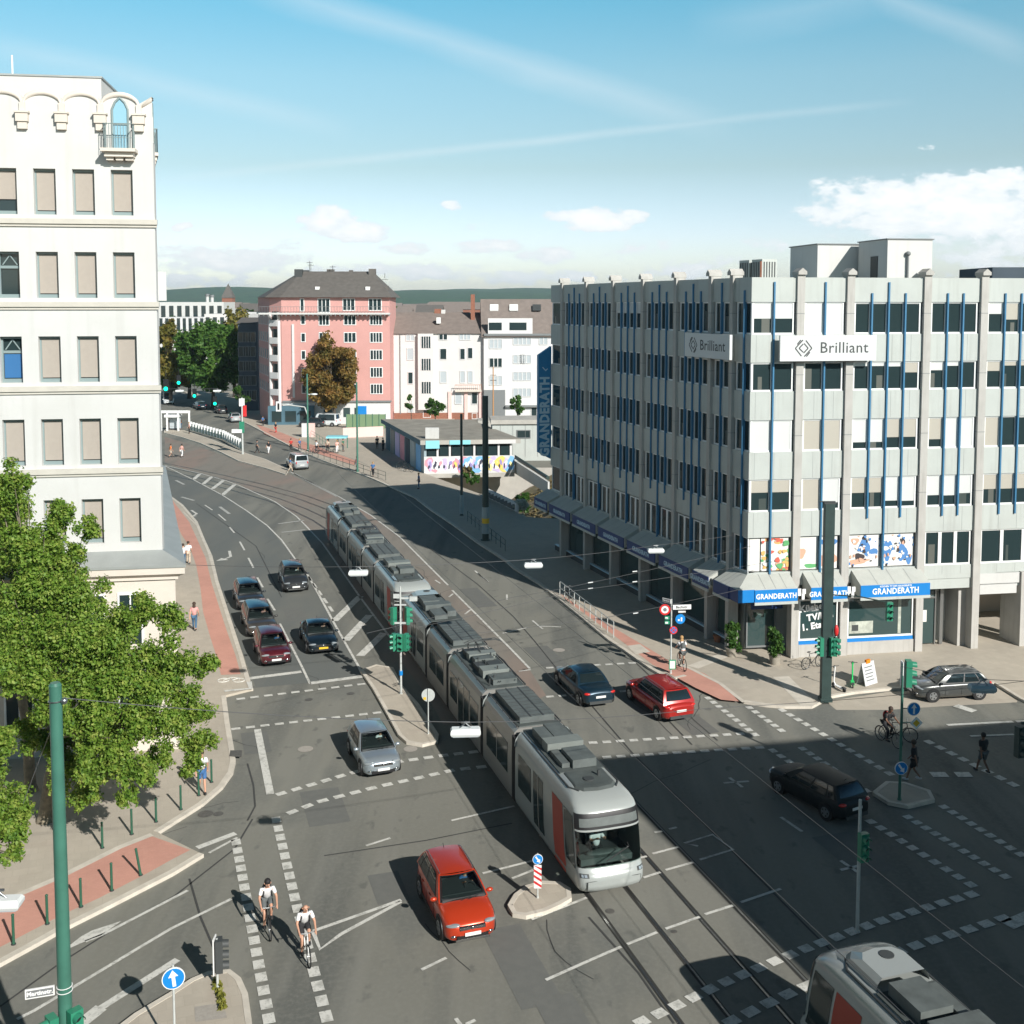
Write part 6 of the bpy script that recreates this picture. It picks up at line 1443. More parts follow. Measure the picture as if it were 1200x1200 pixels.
# white townhouse with dormers
t,org,fr,U=far_house('white townhouse with big roof windows left of the blue blade sign',567,662,395,350.5,DT,'house_white','roof_brown',[],[],depth=14)
x0=Q(567,450,DT)[0]
lst=[]
for y,mt in ((403,GP_),(425,GD),(446,GP_)): lst.append((581,y,14,10,3,mt))
for y,mt in ((399,GP_),(421,GP_),(441,GP_),(460,GP_)): lst.append((612,y,20,9,4,mt)); 
for y in (399,421,441,460): lst.append((637,y,9,9,2,GP_))
lst+=[(612,421,5,9,1,GD),(626,484,6,12,1,GD),(640,480,8,10,1,GD)]
addwin(t,org,fr,DT,x0,lst)
m=MB(); fbox(m,fr,uT(572)-uT(567),uT(624)-uT(567),-.4,.15,zpx(393,DT),zpx(373,DT)); dm=m.build('dormer','house_white',t,org)
for a,b in ((573,588),(597,617)):
    m=MB(); fbox(m,fr,uT(a)-uT(567),uT(b)-uT(567),.12,.18,zpx(387,DT),zpx(378,DT)); q=m.build('window',GD,dm,org)
m=MB(); fbox(m,fr,0,uT(592)-uT(567),.0,.12,0,zpx(457,DT)); m.build('garage_front','mid_grey',t,org)
m=MB(); fbox(m,fr,0,U,.0,.5,zpx(393.5,DT),zpx(391,DT)); m.build('gutter','mid_grey',t,org)
m=MB(); fbox(m,fr,uT(592)-uT(567),U,.0,.7,zpx(477,DT),zpx(475,DT)); m.build('ledge','mid_grey',t,org)
for px,w_ in ((579,10),(602,10),(629,10)):
    DD=DT+5.2; xx=Q(px,360,DD)[0]; m=MB(); m.T=Matrix.Translation((xx,DD,19.36))@Matrix.Rotation(R(42),4,'X'); m.box(-.75,.75,-.8,.8,-.08,.08,0); q=m.build('roof_window','white_paint' if px<620 else 'dark_grey',t,org)
m=MB(); m.box(Q(554.5,360,DT)[0],Q(557,360,DT)[0],DT+4,DT+6,8,zpx(346,DT+5)); 
xw=Q(554,360,DT)[0]
m2=MB(); m2.box(Q(554,360,DT+5)[0]-.35,Q(554,360,DT+5)[0]+.35,DT+5,DT+6.2,14,zpx(345,DT+5)); m2.build('chimney','brick',t,org)
# low wall, terrace in front of the townhouses and the station building
t,o_=facade('terrace_wall','long low pale concrete wall before the townhouses right of the graffiti pavilion','wall',Fr((Q(560,500,165)[0],165),3),16,zpx(493,165),'concrete',[],4)
t,o_=facade('station_building','light metal clad station building behind the cutting','station',Fr((Q(577,520,140)[0],140),3),12,zpx(497,140),'panel_grey',[(3.2,4.8,3,zpx(505,140),1),(6.8,8.2,3.4,zpx(505,140),1),(10,11,3.4,zpx(505,140),1)],5,framem='mid_grey')
m=MB(); fr=Fr((Q(577,520,140)[0],140),3); fbox(m,fr,-.2,12.2,-5.2,.3,zpx(497,140),zpx(492,140)); m.build('roof','concrete',t,o_)
m=MB()
for k in range(7): fbox(m,fr,1+k*1.6,1.04+k*1.6,.0,.03,.5,zpx(498,140))
m.build('panel_joint','mid_grey',t,o_)
# sloping rail/ramp parapet going down right of the pavilion
t=thing('ramp_parapet','pale ramp wall with dark handrail sloping down right of the graffiti pavilion','wall',(*P(603,548),0)); org=tuple(t.location)
m=MB(); a=Q(603,535,131); b=Q(642,560,118); m.cyl(a,b,.22,n=6); m.build('handrail','pole_dark',t,org)
m=MB(); a=Vector(Q(603,540,131)); b=Vector(Q(642,565,118)); n_=Vector((.2,.3,0)); m.add([a,b,b+n_,a+n_,(a.x,a.y,a.z-1.5),(b.x,b.y,b.z-1.3),(b.x+.2,b.y+.3,b.z-1.3),(a.x+.2,a.y+.3,a.z-1.5)],[(0,1,2,3),(0,4,5,1),(2,6,7,3),(1,5,6,2),(0,3,7,4),(4,7,6,5)]); m.build('wall','white_wall',t,org)
t=thing('parapet','low white parapet sprayed with pale graffiti along the cutting','wall',(*P(584,590),0)); org=tuple(t.location)
a=P(569,583); b=P(605,601); m=MB(); d=(Vector(b)-Vector(a)).normalized(); nn=Vector((-d.y,d.x))*.25
m.prism([a,b,(b[0]+nn.x,b[1]+nn.y),(a[0]+nn.x,a[1]+nn.y)],.0,.95); m.build('wall','house_white',t,org)
m=MB(); 
for k in range(9):
    s=(k+.5)/9; c=Vector(a)+(Vector(b)-Vector(a))*s; m.ball((c.x-nn.x*.05,c.y-nn.y*.05,.5),(.45,.06,.28),8,5)
m.build('graffiti','mid_grey',t,org)
# graffiti pavilion
t=thing('pavilion','flat roofed single storey pavilion covered in colourful graffiti','pavilion',(*P(497,555),0)); org=tuple(t.location)
A=Vector(P(497,556)); B=Vector(P(603,554)); C_=Vector(P(452,526)); zr=zpx(514,130)-.0
E_=B+(C_-A)*.9
m=MB(); 
def hex_(m,p,q,off,z0,z1,mi=0):
    d=(Vector(q)-Vector(p)).normalized(); n_=Vector((d.y,-d.x)); a=Vector(p)+n_*off; b=Vector(q)+n_*off; c=Vector(q)-n_*.3; e=Vector(p)-n_*.3
    m.prism([tuple(a),tuple(b),tuple(c),tuple(e)],z0,z1,mi)
m.prism([tuple(A),tuple(B),tuple(E_),tuple(C_)],-.45,.05); m.build('floor_slab','concrete',t,org)
m=MB(); hex_(m,A,B,0,.05,2.1); m.build('wall','house_white',t,org)
m=MB(); hex_(m,C_,A,0,.05,zr-.5); m.build('side_wall','metal_panel',t,org)
m=MB(); m.prism([tuple(A+Vector((.4,.6))),tuple(B+Vector((-.4,.6))),tuple(E_),tuple(C_+Vector((.5,0)))],.05,zr-.5); m.build('room','dark_grey',t,org)
m=MB(); d=(B-A).normalized(); e=(C_-A).normalized(); m.prism([tuple(A-d*.5-e*.4),tuple(B+d*.6-e*.4),tuple(E_+d*.6+e*.5),tuple(C_-d*.5+e*.5)],zr-.55,zr); m.build('roof','flat_roof',t,org)
m=MB(); hex_(m,A-d*.5-e*.4,B+d*.6-e*.4,.02,zr-.55,zr-.05,0); m.build('fascia','concrete',t,org)
m=MB(); hex_(m,C_-d*.5+e*.5,A-d*.5-e*.4,.03,zr-.55,zr-.03,0); m.build('fascia','house_teal',t,org)
nL=(B-A).length
for k in range(7):
    p=A+d*(.4+k*(nL-.6)/7); q=p+d*((nL-.6)/7-.45); m=MB(); hex_(m,p,q,-.1,2.15,zr-.6); m.build('window','glass_dark',t,org)
    m=MB(); p2=q+d*.08; q2=q+d*.32; hex_(m,p2,q2,.0,2.1,zr-.56); m.build('window_post','house_white',t,org)
cols_=[(.78,.78,.80),(.55,.45,.68),(.75,.3,.35),(.2,.45,.75),(.85,.6,.15),(.3,.25,.5),(.85,.78,.35),(.05,.05,.08)]
GM=[mat('spray%d'%i if False else ('spray_'+'white lilac rose blue amber violet yellow black'.split()[i]),c,.7) for i,c in enumerate(cols_)]
g=random.Random(9)
m=MB(); n_=Vector((d.y,-d.x)); nb=0
def gblob(c,u_,z,ru,rz,col,off,wd=None):
    pts=[];n=12
    ph=g.uniform(0,6)
    for k in range(n):
        a=2*math.pi*k/n; j=1+.25*math.sin(2*a+ph)+.15*math.sin(5*a+ph*2); x=min(nL-.05,max(.05,u_+ru*j*math.cos(a))); zz=min(2.08,max(.08,z+rz*j*math.sin(a)))
        p=A+d*x+n_*off; pts.append((p.x,p.y,zz))
    m.add(pts,[tuple(range(n))],col)
for k in range(11):
    u_=.9+k*(nL-1.4)/10; c=[2,0,0,0,2,3,3,4,1,4,3][k]; gblob(0,u_,1.1,.75,.9,c,.012+k*.002)
for k in range(17):
    u_=.7+k*(nL-1.2)/16; gblob(0,u_,1.15+g.uniform(-.15,.15),.36,.6,[1,0,0,1,0,2,5,3,0,1,0,3,6,0,4,1,3][k],.042+k*.0015); gblob(0,u_+.05,1.2+g.uniform(-.2,.2),.17,.32,[5,7,2,1,5,4,2,0,5,3,7,0,1,4,5,0,6][k],.075+k*.0015); gblob(0,u_-.12,.9,.09,.25,7,.105+k*.0015)
m.build('graffiti',GM,t,org)
m=MB()
for (s0,s1,mi) in ((.01,.16,0),(.27,.5,0)): hex_(m,A+d*nL*s0-e*.45,A+d*nL*s1-e*.45,.03,zr-1.0 if s0<.1 else zr-.56,zr-.06,0)
m.build('painted_panel','turquoise',t,org)
m=MB(); hex_(m,A+d*nL*.66-e*.45,B-e*.45,.03,zr-.54,zr-.08); m.build('painted_panel','house_white',t,org)
m=MB(); p=A+d*1.2+e*1.0; m.box(p.x-.8,p.x+.8,p.y,p.y+.4,zr,zr+1.3); m.build('roof_cabinet','white_wall',t,org)
# doors and sprayed panels on the shaded side
g2=random.Random(3); Ls=(C_-A).length; 
for k in range(7):
    p=C_-e*(.6+k*Ls/7.5); q=p-e*(Ls/7.5-.6); m=MB(); hex_(m,p,q,.06,.1,zr-.9); m.build('shutter',['house_teal','mid_grey','spray_lilac','spray_rose','house_dark','metal_panel','spray_blue'][k],t,org)
# pavilion forecourt cabinet, guard rail
t=thing('fence','green mesh fence in front of the pink house','fence',(*P(433,505),0)); org=tuple(t.location); m=MB(); a=P(406,503); b=P(452,503)
m.prism([a,b,(b[0],b[1]+.08),(a[0],a[1]+.08)],.15,2.4); m.build('mesh_panel','sign_green' if False else mat('fence_green',(.16,.24,.13),.7),t,org)
m=MB()
for k in range(7): x=a[0]+(b[0]-a[0])*k/6; m.cyl((x,a[1]-.05,0),(x,a[1]-.05,2.5),.05,n=5)
m.build('post','pole_green',t,org)
t=thing('wall','pale pink low wall on the forecourt behind the bus shelter','wall',(*P(430,508),0)); org=tuple(t.location); m=MB(); a=P(402,514); b=P(449,512); m.prism([a,b,(b[0],b[1]+.3),(a[0],a[1]+.3)],0.1,1.6); m.build('wall','pale_pink',t,org)
# far modern white block, church, skyline
def block(label,px0,px1,top,bot,D,wm,rows_,cat='building',name='office_building',n=20):
    x0=Q(px0,400,D)[0]; x1=Q(px1,400,D)[0]; z1=zpx(top,D); fr=Fr((x0,D),2); t=thing(name,label,cat,(x0,D,0)); m=MB(); fbox(m,fr,0,x1-x0,-20,0,0,z1); m.build('wall',wm,t,(x0,D,0))
    for py in rows_:
        z=zpx(py,D); 
        for k in range(n): 
            if n>12 and k%1: continue
            u_=(x1-x0)*(k+.2)/n; m=MB(); fbox(m,fr,u_,u_+(x1-x0)/n*.55,-.1,.05,z-1.2,z+1.2); m.build('window','glass_dark',t,(x0,D,0))
    return t
block('long white modern office block on the skyline left of the church spire',150,262,354,400,420,'white_wall',[362,369,377],n=12)
block('lower white block with strip windows in front of the skyline office block',186,240,372,400,380,'house_white',[377,384],n=8)
block('pale house with light roof below the church spire',240,290,368,400,360,'house_cream',[376],n=6)
t=thing('church','brick church tower with pointed green grey spire on the skyline','church',(Q(268,360,560)[0],560,0)); o_=tuple(t.location); m=MB(); x=o_[0]; m.box(x-2.6,x+2.6,557,563,0,zpx(349,560)); m.build('tower','brick',t,o_)
m=MB(); z0=zpx(349,560); z1=zpx(332,560); m.add([(x-2.9,556.6,z0),(x+2.9,556.6,z0),(x+2.9,563.4,z0),(x-2.9,563.4,z0),(x,560,z1)],[(0,1,4),(1,2,4),(2,3,4),(3,0,4),(3,2,1,0)]); m.build('spire','roof_dark',t,o_)
for i,(px,tp_y) in enumerate(((243,345),(248.5,346))):
    t=thing('chimney','slim pale chimney on the skyline, '+('left' if i==0 else 'right')+' of the pair','chimney',(Q(px,350,600)[0],600,0),0,'pair of skyline chimneys'); m=MB(); x,y=t.location[0],600; m.cyl((x,y,0),(x,y,zpx(tp_y,600)),1.1,.9,8); m.build('shaft','white_wall',t,(x,y,0)); m=MB(); m.cyl((x,y,zpx(tp_y,600)-1),(x,y,zpx(tp_y,600)+.2),1.3,n=8); m.build('rim','mid_grey',t,(x,y,0))
# a band of distant town roofs
g=random.Random(21); m=MB(); mm=['house_white','house_cream','roof_brown','brick','roof_dark']
for k in range(170):
    D=g.uniform(520,1400); x=g.uniform(-.33,.05)*D; h=g.uniform(9,17); w_=g.uniform(8,26); m.box(x,x+w_,D,D+12,0,h,g.choice([0,0,1,1,3])); m.add([(x-.5,D-.5,h),(x+w_+.5,D-.5,h),(x+w_+.5,D+6,h+4),(x-.5,D+6,h+4),(x-.5,D+12.5,h),(x+w_+.5,D+12.5,h)],[(0,1,2,3),(3,2,5,4)],g.choice([2,2,4]))
o=m.build('distant_town',mm); o['kind']='stuff'
cr=[(g.uniform(-.33,.06)*D,D,g.uniform(5,11),g.uniform(4,8)) for D in [g.uniform(400,1300) for _ in range(240)]]
o=leaves('distant_trees','leaf_dark',None,cr,16000,2.2,seed=77); o['kind']='stuff'
# hills
m=MB(); rows=[]
for j in range(14):
    y=1700+j*260; row=[]
    for i in range(90):
        x=-2600+i*60; hh=(.5+.5*math.sin(x*.0013+1.5)+.35*math.sin(x*.0041+j)+.2*math.sin(x*.011+j*2))
        px=600+x/y*F; env=min(1,j/5)*(1-.0*j); row.append((x,y,2+env*(34+22*hh) if j<10 else 2+(34+22*hh)*(13-j)/4))
    rows.append(row)
m.grid(rows,0,True); m.build('hills','hill_forest')['kind']='structure'
# haze between the near street and the hills
hz=bpy.data.materials.new('haze'); hz.use_nodes=True; nt=hz.node_tree; nt.nodes.clear(); o_=nt.nodes.new('ShaderNodeOutputMaterial'); pv=nt.nodes.new('ShaderNodeVolumePrincipled'); pv.inputs['Color'].default_value=(.74,.88,1,1); pv.inputs['Density'].default_value=.00012; pv.inputs['Anisotropy'].default_value=.2; nt.links.new(pv.outputs[0],o_.inputs['Volume'])
MATS['haze']=hz
if HAZE:
    m=MB(); m.box(-4500,4500,-400,6500,-6,130); m.build('haze','haze')['kind']='stuff'
def hd(a,b,c,d): p=P(a,b); q=P(c,d); return math.atan2(q[1]-p[1],q[0]-p[0])-math.pi/2
def zq(py,d): return Q(600,py,d)[2]
# ------------------------------------------------------------ trams
tA,LA=tram(-0.7,'first silver grey tram unit with its white nose beside the small round island')
tB,LB=tram(LA-.45,'second silver grey tram unit coupled behind the first, running back to the bend')
tC,LC=tram(-39.0,'silver tram cut off by the bottom right corner, far end beside signal mast',off=3.0)
print('tram length',LA)
tA['group']=tB['group']='coupled tram units'
v_=tA.location+Vector((*(tdir*1.62),0)); person((v_.x,v_.y,.62),math.atan2(-tdir.y,-tdir.x)-math.pi/2,'tram driver in white shirt behind the windscreen of the first tram','drive','shirt_white','cloth_black')
# ------------------------------------------------------------ cars
def carf(fx,fy,h,L_,label,paint,rear=False,**k):
    p=Vector(P(fx,fy,.25)); d=Vector((-math.sin(h),math.cos(h))); c=p-d*(L_/2-.1) if not rear else p+d*(L_/2-.1)
    return car((c.x,c.y,.016),h,label,paint,L_=L_,**k)
G1='cars queuing at the stop lines'
carf(553,1099,hd(492,1046,516,1096),4.12,'bright orange red compact crossover with roof rails driving towards the camera','paint_orange_red',W=1.78,H=1.56,kind='suv',rails=True,driver=('driver in pale blue shirt at the wheel of the orange red crossover','cloth_blue'))
carf(449,906,hd(412,878,425,905)+.02,3.95,'silver blue small hatchback beside the long traffic island','paint_silver_blue',W=1.72,H=1.47,kind='hatch',driver=('driver in white shirt in the silver blue hatchback','shirt_white'))
lane=hd(328,731,354,782)
carf(324,777,lane,4.1,'maroon hatchback with open sunroof first at the left stop line','paint_maroon',W=1.75,H=1.50,kind='hatch',sunroof=True,group=G1,driver=('driver in the maroon hatchback at the stop line','cloth_blue'))
carf(308,743,hd(313,702,328,731),4.4,'dark grey wagon with orange indicator second in the left lane queue','paint_grey_brown',W=1.8,H=1.48,kind='wagon',roof='paint_navy',group=G1,driver=('driver in pink top in the dark grey wagon','cloth_pink'))
carf(295,712,hd(301,677,313,702),4.3,'dark blue roofed car third in the left lane queue','paint_graphite',W=1.78,H=1.48,kind='hatch',roof='paint_navy',group=G1)
carf(347,691,hd(345,654,360,673)-.06,4.2,'grey people carrier with bright headlights following in the right lane','paint_graphite',W=1.78,H=1.60,kind='suv',group=G1,driver=('driver in white in the grey people carrier','shirt_white'))
carf(379,763,hd(373,696,394,735),4.45,'black saloon with yellow number plate first in the right lane','paint_black',W=1.82,H=1.42,kind='sedan',plate='plate_yellow',roof='paint_navy',group=G1,driver=('driver with red top in the black saloon with yellow plate','cloth_rose'))
carf(703,824,R(TA),4.7,'dark blue saloon with red tail lights driving away beside the trams','paint_navy',rear=True,W=1.83,H=1.43,kind='sedan')
carf(797,841,R(TA+3),4.5,'red estate car driving away beside the cycle track','paint_red',rear=True,W=1.84,H=1.55,kind='wagon',rails=True)
p=P(957,940); car((p[0],p[1],.016),R(29),'very dark car driving away in the shade of the crossing','paint_shade',L_=4.25,W=1.76,H=1.45,kind='wagon')
p=P(1110,815); car((p[0],p[1],.016),R(98),'mid grey hatchback standing at the kerb before the office entrance','paint_grey',L_=4.1,W=1.74,H=1.42,kind='hatch',roof='paint_graphite')
p=Vector(P(354,551)); h=hd(395,582,345,556); d=Vector((-math.sin(h),math.cos(h))); c=p+d*2.1; car((c.x,c.y,.012),h,'white van driving away past the end of the tram platform','paint_silver',L_=4.4,W=1.85,H=1.85,kind='van',name='van')
p=P(275,494); car((p[0],p[1],.01),R(20),'pale silver car just leaving the shade under the far trees','paint_silver',L_=4.3,W=1.8,H=1.6,kind='suv')
p=P(259,484); car((p[0],p[1],.01),R(25),'dark car in the shade left of the pale silver car','paint_graphite',L_=4.3,W=1.8,H=1.5,kind='hatch')
p=P(234,479); car((p[0],p[1],.01),R(30),'blue car with pale windows in the shade under the big dark tree','paint_navy',L_=4.5,W=1.8,H=1.5,kind='wagon',roof='paint_silver_blue')
p=P(197,473); car((p[0],p[1],.01),R(200),'white delivery van at the far junction beside the white building edge','paint_white',L_=5.2,W=2.0,H=2.3,kind='van',name='van')
p=P(381,500); car((p[0],p[1],.13),R(75),'white parked van half hidden under the brown autumn tree','paint_white',L_=4.9,W=1.95,H=2.1,kind='van',name='van')
p=P(366,501); car((p[0],p[1],.13),R(85),'dark parked car under the left side of the brown autumn tree','paint_graphite',L_=4.2,W=1.78,H=1.5,kind='hatch')
# ------------------------------------------------------------ people and bicycles
def ground(px,py,z=.0): p=P(px,py,z); return (p[0],p[1],z)
def face(h): return h
hc=hd(311,1085,317,1110)
c1=ground(314,1091); bicycle(c1,hc,'black racing bicycle under the left of the two oncoming cyclists')
person(c1,hc,'cyclist in white shirt and grey shorts riding on the left, rucksack straps over the shoulders','cycle','shirt_white','cloth_grey',short=True,shoes='shoe_dark',hair='hair_black',bag=True,face=True)
c2=ground(358,1122); bicycle(c2,hc+.03,'white framed bicycle under the right of the two oncoming cyclists','white_paint')
person(c2,hc+.03,'bald cyclist in white shirt and black shorts riding on the right','cycle','shirt_white','cloth_black',short=True,hair=None,bag=True,face=True)
c3=ground(799,783,.12); h3=R(8); bicycle(c3,h3,'dark city bicycle on the red cycle track by the sign post'); person(c3,h3,'blond cyclist in white blouse seen from behind on the red cycle track','cycle','shirt_white','cloth_grey',short=True,shoes='shoe_white',hair='hair_blond',long_=True,bag=True,bag_mat='cloth_grey')
person(ground(228,739,.12),R(10),'woman with long dark hair in pink top and blue jeans on the left pavement','walk','cloth_pink','jeans',hair='hair_brown',long_=True)
person(ground(215,664,.12),R(20),'person in white shirt and blue trousers beside the white building corner','walk','shirt_white','jeans')
person(ground(221,661,.12),R(15),'person all in white walking beside the one in blue trousers','walk','shirt_white','cloth_beige')
person(ground(208,672,.12),R(200),'person in pink top by the building wall behind the pair in white','stand','cloth_rose','cloth_grey')
person(ground(202,678,.12),R(190),'dark dressed person close against the building wall','stand','cloth_black','cloth_black')
person(ground(237,928,.12),R(200),'person in white shirt and blue shorts below the tree beside two bollards','walk','shirt_white','cloth_blue',short=True)
c4=ground(1041,872); h4=R(205); bicycle(c4,h4,'dark bicycle of the rider with the red bag in the shade'); person(c4,h4,'cyclist in black with a big red bag standing in the shade','cycle','cloth_black','cloth_black',skinm='skin_dark',bag=True,bag_mat='cloth_red')
c5=ground(1052,868); bicycle(c5,R(250),'second dark bicycle in the shade behind the signal pole')
person(ground(1071,915),R(60),'pedestrian in black shirt and shorts with pale shoes crossing beside the signal pole','walk','cloth_black','cloth_black',short=True,shoes='shoe_white',skinm='skin_dark')
person(ground(1152,906),R(20),'pedestrian in dark clothes with bare legs alone on the shaded crossing','walk','cloth_black','cloth_grey',short=True,hair='hair_black',skinm='skin_dark')
fargrp=[(200,536,'walk','cloth_orange','cloth_beige',True,'person in orange top walking on the tracks nearest the white building'),(213,536,'walk','cloth_rose','shirt_white',False,'person in pink top and white trousers on the tracks'),
(199,503,'stand','cloth_black','cloth_rose',False,'dark dressed person waiting at the left end of the tram stop'),(205,503,'stand','shirt_white','cloth_grey',False,'person in white waiting in the tram stop shelter'),(212,503,'stand','cloth_orange','jeans',False,'person in orange jacket at the tram stop shelter'),(222,508,'stand','cloth_rose','cloth_black',False,'person in pink top at the start of the platform railing'),
(315,532,'walk','cloth_black','shirt_white',False,'person in black top and white trousers crossing the far street'),(341,529,'walk','cloth_red','cloth_black',False,'person with red top on the far crossing'),(351,529,'walk','cloth_blue','cloth_grey',False,'person in light blue on the far crossing'),(340,553,'walk','cloth_blue','cloth_beige',False,'person in blue top left of the white van'),
(418,552,'walk','cloth_pink','shirt_white',False,'person in pink and white beside the green pole'),(437,559,'walk','cloth_blue','cloth_black',False,'person in blue top on the pavement before the pavilion'),(442,526,'stand','cloth_black','cloth_black',False,'person in black standing at the pavilion entrance'),(449,528,'stand','cloth_grey','cloth_black',False,'person in dark grey just inside the pavilion shade'),
(491,573,'stand','cloth_blue','jeans',False,'person in blue with white cap where the shade begins before the pavilion'),(371,531,'walk','shirt_white','cloth_black',False,'person in white top at the left of the bus shelter'),(384,530,'stand','cloth_beige','cloth_black',False,'person in beige among the parked bicycles'),(395,531,'stand','cloth_rose','shirt_white',False,'person in pink under the right part of the bus shelter'),(402,529,'stand','cloth_green','cloth_grey',False,'person in green at the right end of the bus shelter'),
(301,531,'walk','cloth_grey','cloth_black',False,'person in grey riding a kick scooter across the far street'),(323,508,'walk','cloth_black','cloth_red',False,'dark dressed person on the far pavement at the arm signal'),(308,500,'stand','cloth_blue','cloth_black',False,'person with bright blue jacket in the shade of the teal shop')]
for i,(px,py,po,sh,le,sh_,lb) in enumerate(fargrp):
    person(ground(px,py,.0 if 300<px<352 or py>534 and px<220 else .12),R(-60+37*i),lb,po,sh,le,short=sh_,hair=['hair_brown','hair_black','hair_blond'][i%3],group='people in the far street')
for i,(px,py) in enumerate(((376,531),(389,531),(366,532))): bicycle(ground(px,py,.12),R(70+20*i),['parked bicycle in the middle of the bus shelter group','parked bicycle nearest the beige dressed person','parked bicycle at the left end of the bus shelter'][i],group='bicycles at the bus shelter')
bicycle(ground(668,706,.12),R(25),'bicycle leaning on the guard railing at its shaded end')
bicycle(ground(952,783,.12),R(-60),'dark bicycle standing before the shop window with white lettering')
for i,(px,py) in enumerate(((478,553),(471,550))): bicycle(ground(px,py,.12),R(60),['right one of two bicycles parked along the pavilion side','left one of two bicycles parked along the pavilion side'][i],group='bicycles by the pavilion')
# ------------------------------------------------------------ poles, signals, signs
def octo(m,c,r,n_,mi=0,n=20,th=.02,rx=None):
    """disc with its face towards direction n_ (xy)"""
    nx,ny=n_; l=math.hypot(nx,ny); nx/=l; ny/=l; ux,uy=-ny,nx
    f=[(c[0]+ux*r*math.cos(2*math.pi*k/n)+nx*th,c[1]+uy*r*math.cos(2*math.pi*k/n)+ny*th,c[2]+r*math.sin(2*math.pi*k/n)) for k in range(n)]
    b=[(x-2*nx*th,y-2*ny*th,z) for x,y,z in f]
    m.add(f+b,[tuple(range(n)),tuple(range(2*n-1,n-1,-1))]+[(i,i+n,(i+1)%n+n,(i+1)%n) for i in range(n)],mi)
def flat(m,c,n_,pts,off,mi=0):
    nx,ny=n_; l=math.hypot(nx,ny); nx/=l; ny/=l; ux,uy=-ny,nx
    m.add([(c[0]+ux*a+nx*off,c[1]+uy*a+ny*off,c[2]+b) for a,b in pts],[tuple(range(len(pts)))],mi)
def rotp(pts,deg): a=R(deg); return [(x*math.cos(a)-y*math.sin(a),x*math.sin(a)+y*math.cos(a)) for x,y in pts]
ARW=[(-.045,-.22),(.045,-.22),(.045,.05),(.13,.05),(0,.24),(-.13,.05),(-.045,.05)]
def arrow_disc(t,c,n_,r,deg,ob=None):
    m=MB(); octo(m,c,r,n_,0); octo(m,(c[0],c[1],c[2]),r*.92,n_,1,th=.023); d=m.build('sign_disc',['white_paint','sign_blue'],t,ob)
    m=MB(); s=r/.30; flat(m,c,n_,rotp([(x*s,y*s) for x,y in ARW],deg),.027); m.build('arrow','white_paint',d,ob); return d
def signal_head(t,c,n_,org,n=3,mt='signal_green',s=1.0,back=False):
    nx,ny=n_; l=math.hypot(nx,ny); nx/=l; ny/=l; ux,uy=-ny,nx
    m=MB(); w_,h_,dp=.15*s,.155*s*n,.10*s
    cr=[(c[0]+ux*a+nx*b,c[1]+uy*a+ny*b) for a,b in ((-w_,-dp),(w_,-dp),(w_,dp),(-w_,dp))]
    m.prism(cr,c[2]-h_,c[2]+h_); h=m.build('signal_head',mt,t,org)
    for k in range(n):
        z=c[2]+h_-.155*s-.31*s*k
        m=MB(); octo(m,(c[0]+nx*dp,c[1]+ny*dp,z),.105*s,n_,0,14,.008); m.build('lens','black',h,org)
        m=MB(); rows=[]
        for q in (0.0,.17*s):
            rows.append([(c[0]+nx*(dp+q)+ux*.12*s*math.cos(a),c[1]+ny*(dp+q)+uy*.12*s*math.cos(a),z+.12*s*math.sin(a)-q*.12) for a in [math.pi*j/8*1.15-.12 for j in range(9)]])
        m.grid(rows,0,True); m.build('visor',mt,h,org)
    return h
def post(name_,label,cat,px,py,top,r,mt,z=.12,d=None,group=None,r2=None,n=12):
    p=P(px,py,z) if d is None else d; t=thing(name_,label,cat,(p[0],p[1],z),0,group); zt=zq(top,p[1]); m=MB(); m.cyl((p[0],p[1],z),(p[0],p[1],zt),r,r2 or r*.85,n); m.cyl((p[0],p[1],z),(p[0],p[1],z+.05),r*1.5,n=n)
    m.build('pole',mt,t,tuple(t.location)); return t,(p[0],p[1]),zt,tuple(t.location)
cam_dir=lambda p:(-p[0],-p[1])
# near green pole, left
p=Q(65,1000,24)[:2]; gx,gy=Q(57.5+7,800,24)[:2]
t=thing('lamp_pole','thick tall green span wire pole in front of the plane tree at the left edge','pole',(gx,gy,.12)); o_=tuple(t.location); m=MB(); zt=zq(803,24); m.cyl((gx,gy,.12),(gx,gy,zt),.165,.135,20); m.cyl((gx,gy,zt),(gx,gy,zt+.06),.14,.10,16); m.build('pole','pole_green',t,o_)
m=MB(); m.torus((gx,gy,zt-.35),(0,0,1),.145,.02,16,5); m.ball((gx+.2,gy-.02,zt-.35),.08); m.build('wire_clamp','steel',t,o_)
zs=zq(1158,24); m=MB(); n_=(.30,-1); nx,ny=Vector(n_).normalized(); ux,uy=-ny,nx
def nameplate(t,c,n_,w_,h_,txt,org,bg='white_paint',inner='sign_blue',tc='white_paint',size=None,flip=False):
    nx,ny=Vector(n_).normalized(); ux,uy=-ny,nx
    m=MB(); cr=lambda a,b:(c[0]+ux*a+nx*b,c[1]+uy*a+ny*b)
    m.prism([cr(-w_/2,-.02),cr(w_/2,-.02),cr(w_/2,.02),cr(-w_/2,.02)],c[2]-h_/2,c[2]+h_/2); pl_=m.build('name_plate',bg,t,org)
    e=.12*h_; m=MB(); flat(m,c,n_,[(-w_/2+e,-h_/2+e),(w_/2-e,-h_/2+e),(w_/2-e,h_/2-e),(-w_/2+e,h_/2-e)],.023); m.build('plate_field',inner,pl_,org)
    Mx=Matrix(((ux,0,nx,c[0]+nx*.026-org[0]),(uy,0,ny,c[1]+ny*.026-org[1]),(0,1,0,c[2]-org[2]),(0,0,0,1)))
    text(txt,size or h_*.72,tc,pl_,Mx,.002,.006); return pl_
